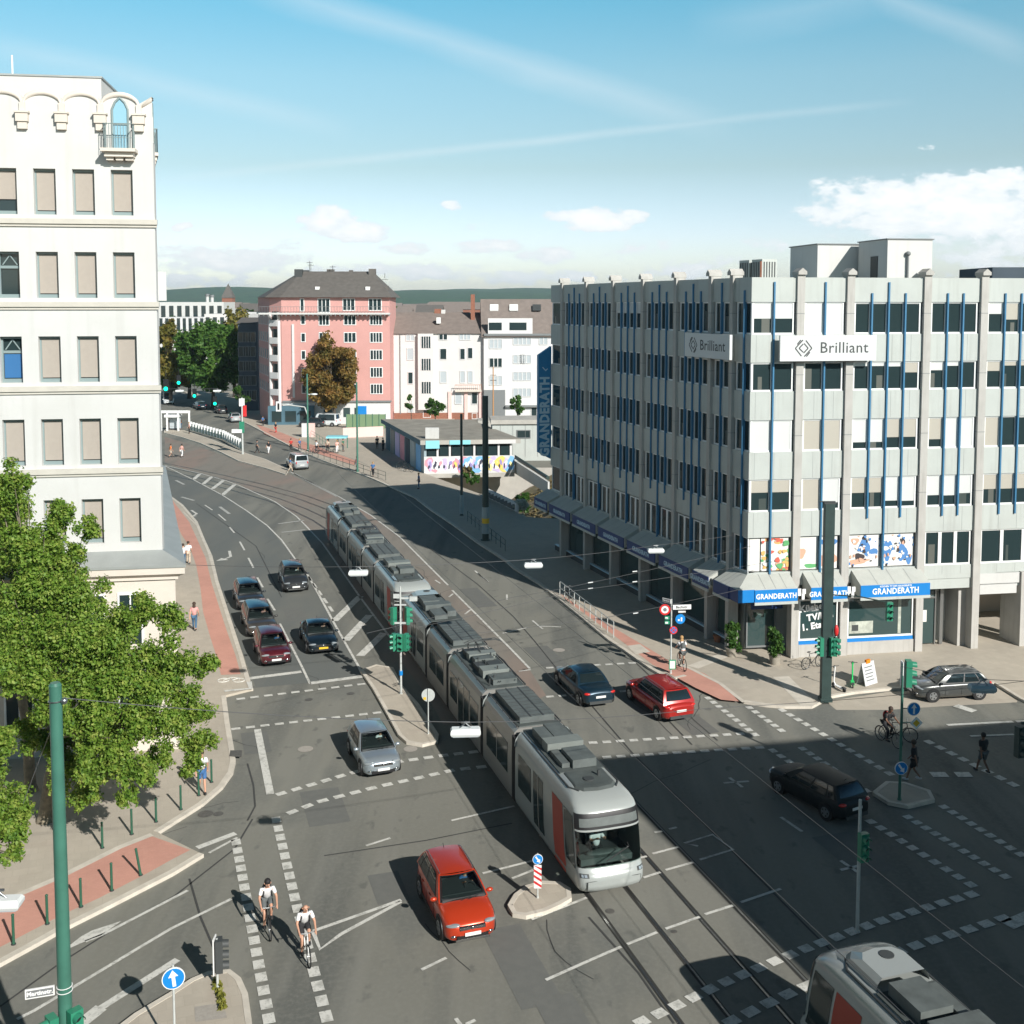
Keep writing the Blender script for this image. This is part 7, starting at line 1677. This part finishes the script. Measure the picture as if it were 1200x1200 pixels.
cpl=(gx-ux*.52,gy-uy*.52,zs); nameplate(t,cpl,n_,.62,.22,'Martinstr.',o_,inner='mid_grey',size=.13)
m=MB(); 
for dz in (-.05,.06): m.torus((gx,gy,zs+dz),(0,0,1),.165,.012,18,4)
m.build('clamp','white_paint',t,o_)
zz=zq(1192,24)
signal_head(t,(gx+.27,gy-.12,zz-.2),(.75,-.65),o_); signal_head(t,(gx-.22,gy-.22,zz-.3),(-.7,-.7),o_)
# bollards
b0=thing('bollard','x','bollard'); m=MB(); m.cyl((0,0,0),(0,0,.95),.045,.042,12); m.ball((0,0,.965),(.052,.052,.04)); m.build('post','bollard_green',b0); m=MB(); m.cyl((0,0,0),(0,0,.03),.075,n=12); m.build('base','dark_grey',b0)
BP=[(16,1107),(55.5,1083),(95,1063),(131,1044),(165,1026),(120,994),(154.5,978),(183,963.5),(212,949),(233,932.5),(248,917)]
BL=['bollard at the left picture edge on the red cycle track','bollard just left of the tall green pole on the red track','bollard just right of the tall green pole on the red track','fourth bollard from the left along the red track','leaning bollard nearest the end of the red track','bollard at the tree shadow, lowest on the curved kerb','second bollard up along the curved kerb','third bollard up along the curved kerb','bollard beside the brown patch in the pavement','bollard right in front of the person in white shirt','uppermost bollard on the curved kerb beside the person in white']
for i,(q,lb) in enumerate(zip(BP,BL)):
    p=P(q[0],q[1],.12); 
    if i==0: b=b0; b.location=(p[0],p[1],.124); b['label']=lb
    else: b=dup(b0,(p[0],p[1],.124),0,lb)
    b['group']='green bollards along the left pavement'
    if i==4: b.rotation_euler=(0,R(-9),0)
# keep-left arrow sign, bottom left island
p=Q(203,1145,28)[:2]; t,pp,zt,o_=post('traffic_sign','round blue sign with white arrow on a pale post on the bottom left island','sign',0,0,1130,.035,'pole_galv',z=.13,d=p); n_=(.35,-1); c=(pp[0]+.02,pp[1]-.05,zq(1145,28)); arrow_disc(t,c,n_,.30,6,o_)
# signal seen edge-on
t,pp,zt,o_=post('traffic_light','traffic light seen edge on with white rim at the tip of the bottom left island','traffic light',255,1157,1100,.04,'pole_galv',z=.13); signal_head(t,(pp[0]+.06,pp[1],zt-.5),(.96,.25),o_,3,'dark_grey',1.05)
m=MB(); m.box(pp[0]-.08,pp[0]-.05,pp[1]-.16,pp[1]+.16,zt-1.05,zt+.05); m.build('backboard','white_paint',t,o_)
leafmat('moss',(.12,.15,.03),(.28,.28,.05),(.35,.33,.08),8); g=random.Random(1); tf=thing('grass_tuft','yellowish weeds growing round the foot of the edge on traffic light','weeds',(pp[0],pp[1],.13)); leaves('blades','moss',tf,[(pp[0]+.1*k,pp[1]-.25*k,.15,.13) for k in range(-1,5)],420,.10,org=(pp[0],pp[1],.13),seed=4)
# island arrow sign with striped board
t,pp,zt,o_=post('traffic_sign','blue arrow disc above a red and white striped board on the small round island','sign',630,1052,1000,.03,'pole_galv',z=.13); n_=(.1,-1); zc_=zq(1006,pp[1]); arrow_disc(t,(pp[0],pp[1]-.05,zc_),n_,.175,215,o_)
z0,z1=zq(1040,pp[1]),zq(1013,pp[1]); m=MB(); m.box(pp[0]-.13,pp[0]+.13,pp[1]-.06,pp[1]-.035,z0,z1,0)
for k in range(4):
    zb=z0+(z1-z0)*(k/4)+.02; m.add([(pp[0]-.13,pp[1]-.063,zb+.17),(pp[0]+.13,pp[1]-.063,zb),(pp[0]+.13,pp[1]-.063,zb+.09),(pp[0]-.13,pp[1]-.063,min(z1,zb+.26))],[(0,1,2,3)],1)
m.build('striped_board',['white_paint','sign_red'],t,o_)
# round sign seen from behind + signal mast on the long island
t,pp,zt,o_=post('traffic_sign','round sign seen from its grey back on the long traffic island','sign',502,860,807,.03,'pole_galv',z=.13); m=MB(); octo(m,(pp[0],pp[1]+.05,zq(815,pp[1])),.31,(0,1),0); s_=m.build('sign_disc','pole_galv',t,o_); m=MB(); m.box(pp[0]-.22,pp[0]-.1,pp[1]+.015,pp[1]+.025,zq(819,pp[1])-.05,zq(819,pp[1])+.07); m.build('sticker','plate_yellow',s_,o_)
t,pp,zt,o_=post('signal_mast','pale signal mast with two tiers of green signal heads on the long traffic island','traffic light',470,813,687,.06,'pole_galv',z=.13,r2=.045)
d_=pp[1]
for px,n_,py in ((461,(-.8,.6),722),(477,(.9,.5),722),(462,(-.9,-.4),752),(476,(.9,-.4),752),(469,(.0,-1),752),(466,(-.5,.8),753)):
    x,y,z=Q(px,py,d_); signal_head(t,(x,d_+n_[1]*.15,z),n_,o_,3,'signal_green',.95)
m=MB(); m.box(pp[0]-.04,Q(488,700,d_)[0],d_-.03,d_+.03,zq(702,d_),zq(700,d_)); m.box(Q(461,700,d_)[0],pp[0],d_-.03,d_+.03,zq(701,d_),zq(696,d_)); m.box(Q(480,700,d_)[0],Q(489,700,d_)[0],d_-.1,d_+.1,zq(704,d_),zq(699,d_)); m.box(Q(462,700,d_)[0],Q(476,700,d_)[0],d_-.03,d_+.03,zq(709.5,d_),zq(708,d_)); m.box(Q(462,700,d_)[0],Q(476,700,d_)[0],d_-.03,d_+.03,zq(731,d_),zq(729,d_)); m.build('bracket','pole_galv',t,o_)
m=MB(); m.cyl((pp[0],pp[1],zq(791,d_)),(pp[0],pp[1],zq(786,d_)),.1,n=10); m.build('push_button','sign_blue',t,o_)
# sign assembly at the right cycle track
t,pp,zt,o_=post('sign_post','pale post crowded with street name plates and round signs beside the red estate car','sign',786,789,702,.045,'pole_galv',z=.12); d_=pp[1]
def at(px,py,o=0): q=Q(px,py,d_); return (q[0],d_-.06-o,q[2])
c=at(779,714); m=MB(); octo(m,c,.30,(.0,-1),0); octo(m,c,.20,(0,-1),1,th=.024); octo(m,c,.10,(0,-1),2,th=.028); m.build('sign_disc',['sign_red','white_paint','mid_grey'],t,o_)
c=at(797,725); m=MB(); octo(m,c,.27,(.1,-1),0); d2=m.build('sign_disc','sign_blue',t,o_); m=MB(); octo(m,(c[0]+.06,c[1]-.01,c[2]+.05),.05,(.1,-1),0,th=.02); flat(m,c,(.1,-1),[(.02,-.12),(.1,-.12),(.1,.02),(.02,.02)],.03); flat(m,c,(.1,-1),[(-.14,-.1),(-.04,-.1),(-.04,.0),(-.14,.0)],.03); m.build('pictogram','white_paint',d2,o_)
c=at(789,738); m=MB(); octo(m,c,.22,(0,-1),0); octo(m,c,.16,(0,-1),1,th=.024); flat(m,c,(0,-1),rotp([(-.16,-.025),(.16,-.025),(.16,.025),(-.16,.025)],45),.03,0); flat(m,c,(0,-1),rotp([(-.16,-.025),(.16,-.025),(.16,.025),(-.16,.025)],-45),.032,0); m.build('sign_disc',['sign_red','sign_blue'],t,o_)
nameplate(t,at(799,711),(.1,-1),1.0,.25,'Bachstr.',o_,bg='white_paint',inner='white_paint',tc='dark_grey',size=.2)
nameplate(t,at(781,703.5),(-.7,-.7),.55,.22,'Martinstr.',o_,bg='white_paint',inner='mid_grey',size=.11)
m=MB(); c=at(799,716.5); m.cbox(c,(.4,.02,.1)); m.build('plate','pic_white',t,o_)
for py in (723.5,729): m=MB(); c=at(781.5,py); m.cbox(c,(.26,.12,.17)); m.build('direction_plate','sign_green',t,o_); m=MB(); m.cbox((c[0]-.03,c[1]-.065,c[2]),(.15,.01,.1)); m.build('symbol','white_paint',t,o_)
c=at(787.5,778,.05); m=MB(); m.cbox(c,(.36,.04,.52)); q=m.build('notice_board','sign_green',t,o_); m=MB(); m.cbox((c[0],c[1]-.025,c[2]),(.28,.01,.42)); m.build('notice','pic_white',q,o_)
# H-beam mast at the right corner with signals
p=P(967,821,.12); t=thing('mast','massive dark green steel mast with signal heads at the kerb before the shop','pole',(p[0],p[1],.12)); o_=tuple(t.location); d_=p[1]; zt=zq(590,d_)
m=MB()
for y_ in (-.2,.16): m.box(p[0]-.24,p[0]+.24,p[1]+y_,p[1]+y_+.04,.12,zt)
m.box(p[0]-.03,p[0]+.03,p[1]-.16,p[1]+.16,.12,zt); m.box(p[0]-.24,p[0]-.18,p[1]-.199,p[1]+.199,.12,zt-.01);m.box(p[0]+.18,p[0]+.24,p[1]-.199,p[1]+.199,.12,zt-.01); m.box(p[0]-.3,p[0]+.3,p[1]-.27,p[1]+.27,.12,.3); m.build('pole','pole_dark',t,o_)
m=MB(); m.box(p[0]-.3,p[0]+.3,p[1]-.2,p[1]+.2,zt,zt+.08); m.cyl((p[0]-.5,p[1],zt+.1),(p[0]+.3,p[1],zt+.1),.03,n=5); m.build('mast_head','dark_grey',t,o_)
a=Q(974,697,d_); b=Q(1040,706,d_-1); m=MB(); m.tube([a,((a[0]+b[0])/2,(a[1]+b[1])/2,a[2]+.05),b],.035,6); m.build('arm','pole_dark',t,o_); signal_head(t,(b[0]+.1,b[1],b[2]-.45),(.1,-1),o_,3)
for px,n_ in ((962,(-1,-.2)),(979,(1,-.3)),(976,(.3,-1))): x,y,z=Q(px,758,d_-.3); signal_head(t,(x,d_-.28,z),n_,o_,3)
m=MB(); m.ball((Q(978,737,d_)[0],d_-.3,zq(737,d_)),(.12,.1,.3)); m.build('push_button','sign_red',t,o_)
# signal mast in the shade, middle right
t,pp,zt,o_=post('traffic_light','slender signal mast with three green chambers standing in the shade before the corner tram','traffic light',1004.5,1092,937,.06,'pole_galv',z=.02); d_=pp[1]; signal_head(t,(pp[0]+.1,d_-.1,zq(991,d_)),(.35,-1),o_,3,'signal_green',1.0)
# signal with arrow discs on shaded island
t,pp,zt,o_=post('traffic_light','green signal pole with blue arrow discs and yellow diamond on the shaded island','traffic light',1054,937,778,.06,'pole_green',z=.13); d_=pp[1]
x,y,z=Q(1066,789,d_); signal_head(t,(x-.05,d_,z),(.95,-.1),o_,3,'signal_green',1.15); m=MB(); x=Q(1058.5,789,d_)[0]; m.box(x-.03,x+.03,d_-.05,d_+.25,zq(805,d_),zq(776,d_)); m.build('backboard','white_paint',t,o_)
c=(Q(1070,830,d_)[0],d_-.08,zq(830,d_)); arrow_disc(t,c,(.1,-1),.27,0,o_)
c=(Q(1073,846.5,d_)[0],d_-.08,zq(846.5,d_)); m=MB(); flat(m,c,(.1,-1),[(0,-.27),(.27,0),(0,.27),(-.27,0)],.0,0); flat(m,c,(.1,-1),[(-.27,0),(0,.27),(.27,0),(0,-.27)],-.01,0); flat(m,c,(.1,-1),[(0,-.15),(.15,0),(0,.15),(-.15,0)],.008,1); m.build('diamond_sign',['white_paint','plate_yellow'],t,o_)
m=MB(); m.tube([(pp[0],d_,c[2]),(c[0],d_,c[2])],.02,5); m.tube([(pp[0],d_,zq(830,d_)),(c[0],d_,zq(830,d_))],.02,5); m.build('bracket','pole_green',t,o_)
c=(pp[0],d_-.1,zq(899,d_)); arrow_disc(t,c,(.1,-1),.27,215,o_)
# overhead signal cut by the right edge
x,y,z=Q(1196,869,35); t=thing('traffic_light','dark overhead signal head cut off by the right picture edge','traffic light',(x+2.2,y,.0)); o_=tuple(t.location); m=MB(); m.cyl((x+2.2,y,0),(x+2.2,y,z+.6),.08,n=10); m.tube([(x+2.2,y,z+.6),(x,y,z+.62)],.05,6); m.build('pole','pole_dark',t,o_); signal_head(t,(x,y,z),(.3,-1),o_,3,'pole_dark',1.1)
# poles along the shaded side
t,pp,zt,o_=post('catenary_pole','thick black catenary pole before the graffiti pavilion','pole',569,633,464,.29,'pole_dark',z=.12,r2=.25); m=MB(); m.cyl((pp[0],pp[1],zq(625,pp[1])),(pp[0],pp[1],zq(594,pp[1])),.31,n=14); q=m.build('sleeve','metal_panel',t,o_); m=MB(); m.cyl((pp[0],pp[1],zq(613,pp[1])),(pp[0],pp[1],zq(607,pp[1])),.32,n=14); m.build('sticker','plate_yellow',q,o_)
t,pp,zt,o_=post('catenary_pole','slim black catenary pole left of the thick one','pole',541,604,485,.14,'pole_dark',z=.12); m=MB(); m.cyl((pp[0],pp[1],zq(602,pp[1])),(pp[0],pp[1],zq(580,pp[1])),.19,n=12); m.build('sleeve','metal_panel',t,o_)
t,pp,zt,o_=post('mast','thin rust brown mast before the grey garage of the white townhouse','pole',578,503,430,.13,'rust_pole',z=0,r2=.08); m=MB(); 
for py in (440,446): m.box(pp[0]-.5,pp[0]+.5,pp[1]-.05,pp[1]+.05,zq(py,pp[1]),zq(py,pp[1])+.1)
m.build('crossbar','dark_grey',t,o_)
t,pp,zt,o_=post('lamp_post','green lamp post before the left half of the brown autumn tree','street lamp',361,528,438,.13,'pole_green',z=.12); m=MB(); m.tube([(pp[0],pp[1],zq(462,pp[1])),(Q(368,462,pp[1])[0],pp[1],zq(462,pp[1]))],.05,5); m.ball((Q(368,462,pp[1])[0],pp[1],zq(462,pp[1])),(.5,.3,.14)); m.build('lamp','white_lamp',t,o_)
a=(pp[0],pp[1],zq(487,pp[1])); b=(Q(357,476,pp[1])[0],pp[1],zq(477,pp[1])); c=(Q(330,473,pp[1])[0],pp[1],zq(473.5,pp[1])); m=MB(); m.tube([a,b,c],.09,6); m.build('arm','pole_galv',t,o_); m=MB(); x0,x1=Q(323.5,470,pp[1])[0],Q(329.5,470,pp[1])[0]; m.box(x0,x1,pp[1]-.1,pp[1]+.1,zq(482,pp[1]),zq(470.5,pp[1])); q=m.build('backboard','white_paint',t,o_); m=MB(); m.box(x0+.22,x1-.22,pp[1]-.16,pp[1]-.1,zq(480,pp[1]),zq(472.5,pp[1])); m.build('signal_head','black',q,o_)
post('lamp_post','green pole right of the brown autumn tree','pole',419,553,448,.12,'pole_green',z=.12)
t,pp,zt,o_=post('signal_mast','white signal mast at the near end of the platform railing','traffic light',284.5,532,466,.12,'pole_galv',z=.12); m=MB(); m.box(pp[0]-.35,pp[0]+.35,pp[1]-.1,pp[1]+.1,zq(476,pp[1]),zq(467,pp[1])); m.box(pp[0]+.15,pp[0]+.6,pp[1]-.1,pp[1]+.1,zq(488,pp[1]),zq(475,pp[1]),1); m.box(pp[0]-.35,pp[0]+.25,pp[1]-.2,pp[1]+.2,zq(507,pp[1]),zq(494,pp[1]),2); m.build('signal_head',['white_paint','sign_red','signal_green'],t,o_)
m=MB(); m.box(Q(272,500,pp[1])[0],Q(284,500,pp[1])[0],pp[1]-.3,pp[1]+.3,zq(507,pp[1]),zq(503,pp[1])); m.build('arm','white_paint',t,o_)
# tram stop shelter frame
t=thing('tram_shelter','small white framed tram stop shelter on the platform beside the white building','shelter',ground(208,505,.13)); o_=tuple(t.location); d_=o_[1]; m=MB()
for px in (189,196,209,222): m.box(Q(px,500,d_)[0]-.12,Q(px,500,d_)[0]+.12,d_-.1,d_+.1,.13,zq(481,d_))
m.box(Q(186,500,d_)[0],Q(223,500,d_)[0],d_-.15,d_+.15,zq(484,d_),zq(481,d_)); m.box(Q(193,500,d_)[0],Q(210,500,d_)[0],d_-.2,d_+1.6,zq(489,d_),zq(486,d_)); m.build('frame','white_paint',t,o_)
m=MB(); m.box(Q(196,500,d_)[0],Q(209,500,d_)[0],d_+1.2,d_+1.25,.4,zq(489,d_)); m.build('glass_panel','glass_pale',t,o_)
# platform railing with pale slats
t=thing('railing','green and white slatted railing along the tram platform','railing',ground(255,515,.13)); o_=tuple(t.location); A=Vector(P(224,506)); B=Vector(P(262,517)); C_=Vector(P(284,529))
m=MB(); m2=MB()
for (a,b,n) in ((A,B,11),(B,C_,8)):
    for k in range(n):
        q=a+(b-a)*(k/n); m=MB(); m.box(q.x-.18,q.x+.18,q.y-.03,q.y+.03,.3,1.6); m.build('slat','white_paint',t,o_)
    m2.prism([tuple(a),tuple(b),(b.x,b.y+.05),(a.x,a.y+.05)],.25,1.25)
m2.build('glass_panel',mat('green_glass',(.16,.28,.24),.3),t,o_)
# guard railing at the right kerb
def railing(label,pts,mt,h=.95,sp=1.3,rails=(.95,.5),group=None):
    P_=[Vector((*P(a,b,.12),.12)) for a,b in pts]; t=thing('railing',label,'railing',tuple(P_[0]),0,group); o=tuple(t.location)
    for a,b in zip(P_,P_[1:]):
        n=max(1,int((b-a).length/sp))
        for k in range(n+1):
            q=a+(b-a)*k/n; m=MB(); m.cyl(q,q+Vector((0,0,h)),.028,n=6); m.build('post',mt,t,o)
        for r_ in rails: m=MB(); m.cyl(a+Vector((0,0,r_)),b+Vector((0,0,r_)),.025,n=6); m.build('rail',mt,t,o)
    return t
railing('pale guard railing beside the red cycle track across from the trams',[(656,697),(685,720),(719,747)],'pole_galv',sp=.9)
railing('dark guard railing in the shade at the foot of the thick black pole',[(548,611),(592,646)],'pole_dark')
railing('far guard railing on the pavement before the bus shelter',[(366,534),(452,563)],'pole_dark',sp=2)
railing('green railing at the corner before the bus shelter',[(365,512),(385,525)],'pole_green',sp=2)
# bus shelter with pale blue roof
t=thing('bus_shelter','low pale blue roofed bus shelter with bicycles before the green fence','shelter',ground(395,526,.12)); o_=tuple(t.location); d_=o_[1]; m=MB(); x0,x1=Q(383,515,d_)[0],Q(407,515,d_)[0]; m.box(x0,x1,d_-.8,d_+1,zq(513,d_),zq(511,d_)); m.build('roof','turquoise',t,o_)
for px in (384,395,406): m=MB(); x=Q(px,515,d_)[0]; m.cyl((x,d_+.8,.12),(x,d_+.8,zq(513,d_)),.07,n=6); m.build('post','pole_green',t,o_)
t=thing('cabinet','pale utility cabinet with pink poster left of the bus shelter','cabinet',ground(359,512,.12)); o_=tuple(t.location); d_=o_[1]; m=MB(); m.box(Q(354,510,d_)[0],Q(360,510,d_)[0],d_-.3,d_+.3,.12,zq(496,d_)); m.build('housing','house_white',t,o_); m=MB(); m.box(Q(360.5,510,d_)[0],Q(369,510,d_)[0],d_-.1,d_+.3,.12,zq(496,d_)); m.build('poster_box','pale_pink',t,o_)
# planters
def planter(label,px,py,h_,seed,pot='pot_grey',r=.33,fr_=.5):
    p=P(px,py,.12); t=thing('potted_plant',label,'potted plant',(p[0],p[1],.12)); o=tuple(t.location); m=MB(); m.cyl(o,(p[0],p[1],.62),r*.8,r,18); m.torus((p[0],p[1],.62),(0,0,1),r,.03,18,5); m.cyl((p[0],p[1],.55),(p[0],p[1],.58),r*.95,n=16,mi=1); m.build('pot',[pot,'bark_dark'],t,o)
    m=MB(); g=random.Random(seed)
    for _ in range(7): m.cyl((p[0],p[1],.55),(p[0]+g.uniform(-.2,.2),p[1]+g.uniform(-.2,.2),h_*.8),.015,.008,5)
    m.build('stem','bark_dark',t,o); cr=[(p[0]+g.uniform(-.18,.18),p[1]+g.uniform(-.18,.18),.75+k*(h_-.8)/7,fr_*g.uniform(.55,.8)) for k in range(8)]; leaves('foliage','leaf_small',t,cr,1500,.12,org=o,seed=seed)
planter('potted bamboo at the corner pillar left of the entrance glass',857,769,1.95,51)
planter('potted bamboo just left of the shop window with white lettering',908,778,1.9,52)
p=P(841,752,.12)
t=thing('flower_pot','round terracotta pot in the shade of the corner arcade','pot',(p[0],p[1],.12)); o=tuple(t.location); m=MB(); m.cyl(o,(p[0],p[1],.5),.18,.27,14); m.torus((p[0],p[1],.5),(0,0,1),.27,.03,14,5); m.build('pot','terracotta',t,o)
# scooters and the advertising stand
def scooter(label,px,py,h,deck,group=None):
    p=P(px,py,.12); t=thing('kick_scooter',label,'scooter',(p[0],p[1],.12),h,group); 
    for y in (-.45,.45): m=MB(); m.cyl((-.03,y,.12),(.03,y,.12),.12,n=14); m.build('wheel','rubber',t)
    m=MB(); m.box(-.09,.09,-.38,.3,.12,.17); m.build('deck',deck,t); m=MB(); m.tube([(0,.3,.16),(0,.43,.3),(0,.36,1.12)],.04,6); m.build('stem',deck,t); m=MB(); m.cyl((-.24,.36,1.13),(.24,.36,1.13),.02,n=6); m.ball((0,.4,1.08),(.07,.06,.09)); m.build('handlebar','dark_grey',t); m=MB(); m.box(-.07,.07,-.55,-.3,.2,.25); m.build('fender','dark_grey',t)
mat('bright_green',(.02,.6,.15),.4)
scooter('white electric kick scooter right of the dark mast',983,808,R(20),'white_paint','rental kick scooters'); scooter('bright green electric kick scooter beside the white one',999,803,R(-15),'bright_green','rental kick scooters')
p=P(1016,801,.12); t=thing('advertising_board','white folding advertising board with orange top leaning on the pavement','sign board',(p[0],p[1],.12),R(35)); 
for s in (-1,1): m=MB(); m.T=Matrix.Translation((0,s*.28,.0))@Matrix.Rotation(s*R(14),4,'X'); m.box(-.5,.5,-.02,.02,0.02,1.2); m.build('panel','banner_white',t)
m=MB(); m.box(-.16,.16,-.06,.06,1.1,1.3); m.build('top_label','orange_lens',t)
m=MB(); m.T=Matrix.Translation((0,-.305,.0))@Matrix.Rotation(-R(14),4,'X')
for k in range(5): m.box(-.36,.3-.08*(k%2),-.001,.001,.25+k*.17,.31+k*.17)
m.build('print','mid_grey',t)
# ------------------------------------------------------------ hanging lamps and wires
def wire(name_,label,pts,r=.011,sag=.25,group=None):
    pts=[Vector(p) for p in pts]; t=None; m=MB()
    for a,b in zip(pts,pts[1:]):
        n=8; q=[a+(b-a)*i/n-Vector((0,0,sag*4*(i/n)*(1-i/n)*min(1,(b-a).length/25))) for i in range(n+1)]; m.tube(q,r,4)
    o=m.build(name_,'wire',None,tuple(pts[0])); return tag(o,label,'wire',group)
def lamp(label,px,py,d_,ang=5,mt='white_lamp',w_=.84,group='lamps hanging over the street'):
    x,y,z=Q(px,py,d_); t=thing('hanging_lamp',label,'street lamp',(x,y,z),R(ang),group); m=MB()
    rows=[[(a*w_/2*s1,b*.17*s2,c_) for a,b in ((-1,-1),(1,-1),(1,1),(-1,1))] for s1,s2,c_ in ((.92,.85,-.10),(1,1,-.04),(1,1,.03),(.9,.7,.10))]
    m.grid(rows,0,False,closed=True); m.add(rows[-1],[(0,1,2,3)]); m.build('housing',mt,t); m=MB(); m.box(-w_*.42,w_*.42,-.13,.13,-.125,-.098); m.build('diffuser','glass_pale',t)
    m=MB(); m.tube([(-.16,0,.10),(0,0,.24),(.16,0,.10)],.018,5); m.cyl((-.12,0,.26),(.12,0,.26),.03,n=6); m.build('bracket','steel',t); return t,(x,y,z+.26)
t1,a1=lamp('white lamp hanging over the first tram in front of its second car joint',545.5,857,30,4)
t2,a2=lamp('white lamp hanging beside the second tram unit left of it',420,671,47)
t3,a3=lamp('white lamp hanging over the road between the trams and the railing',625,662,50)
t4,a4=lamp('white lamp hanging close to the blue awnings of the office building',768.5,645,56)
t5,a5=lamp('lamp with shade painted into its grey blue housing, hanging in front of the parked grey hatchback',1151,806,32,-3,'metal_panel',w_=.75)  # housing coloured grey blue instead of white, standing in for shade
t6,a6=lamp('white lamp head cut off by the left picture edge over the bollards',-2,1058,21,4,w_=.9)
t7,a7=lamp('far left lamp of the pair hanging under the far trees',210.5,458,125,w_=.9); t8,a8=lamp('far right lamp of the pair hanging under the far trees',254.5,458,130,w_=.9)
WG='span wires over the street'
wire('span_wire','thin wire from the tall green pole to the nearest hanging lamp',[(gx+.2,gy,zq(818,24)),a1],group=WG)
wire('span_wire','thin wire leading right from the nearest hanging lamp over the crossing',[a1,Q(830,830,36),Q(1260,790,42)],.010,group=WG)
wire('span_wire','wire carrying the three lamps between the white building and the office facade',[Q(196,661,50),a2,a3,a4,Q(865,626,61)],.012,.15,group=WG)
wire('span_wire','wire crossing in front of the shaded pavement below the three lamps',[Q(430,742,45),Q(600,700,50),Q(667,688,53),Q(880,640,60)],.010,.1,group=WG)
wire('span_wire','lower of the two close wires over the shaded pavement',[Q(490,735,47),Q(675,692,52),Q(800,674,56),Q(905,658,60)],.010,.1,group=WG)
wire('span_wire','wire reaching the office corner just above the red estate car',[Q(560,742,46),Q(718,722,50),Q(870,690,57)],.010,.1,group=WG)
wire('span_wire','wire from the signal arm mast to the shaded lamp at the right',[Q(1056,781,39),a5,Q(1290,800,28)],.010,.1,group=WG)
wire('span_wire','short guy wire hanging at the tree trunk left of the tall green pole',[Q(27,942,30),Q(50,880,30),Q(62,850,24.2)],.010,0,group=WG)
wire('span_wire','far wire carrying the pair of lamps under the far trees',[Q(180,456,122),a7,a8,Q(300,470,140)],.02,.1,group=WG)
for i,T in enumerate((T1,T2)):
    pts=[(x,y,5.65) for x,y in T]; m=MB()
    for a,b in zip(pts,pts[1:]): m.cyl(a,b,.008,n=4)
    o=m.build('contact_wire','wire',None,pts[0]); tag(o,['overhead contact wire above the track with the coupled trams','overhead contact wire above the track of the corner tram'][i],'wire')
# insulators on the wires
for i,(px,py,d_) in enumerate(((692,683,53),(744,670,56),(692,690,53),(744,682,56),(745,719,52))):
    x,y,z=Q(px,py,d_); m=MB(); m.cyl((x-.12,y,z),(x+.12,y,z+.03),.03,n=8); o=m.build('insulator','white_lamp',None,(x,y,z)); tag(o,['left white insulator on the upper span wire','right white insulator on the upper span wire','left white insulator on the lower span wire','right white insulator on the lower span wire','single white insulator beside the office corner wire'][i],'insulator','white insulators on the wires')
# green lights far away under the trees
for i,(px,py,d_) in enumerate(((194.5,453,150),(209.5,446.5,190),(228,462,200),(252,471,200))):
    x,y,z=Q(px,py,d_); lb=['leftmost','second','third','rightmost'][i]+' of four green lit signals hanging under the far trees'; t=thing('traffic_light',lb,'traffic light',(x,y,z),0,'green lit far signals'); m=MB(); m.box(-.35,.35,-.1,.1,-.7,1.0); m.cyl((0,.05,1.0),(0,.05,2.2),.04,n=5); m.build('signal_head','black',t); m=MB(); m.T=Matrix.Rotation(math.pi/2,4,'X'); m.cyl((0,-.3,.1),(0,-.3,.16),.28,n=10); m.build('lens','lens_green',t)
tt=0
for o in bpy.data.objects: tt+=1
print('objects',tt)
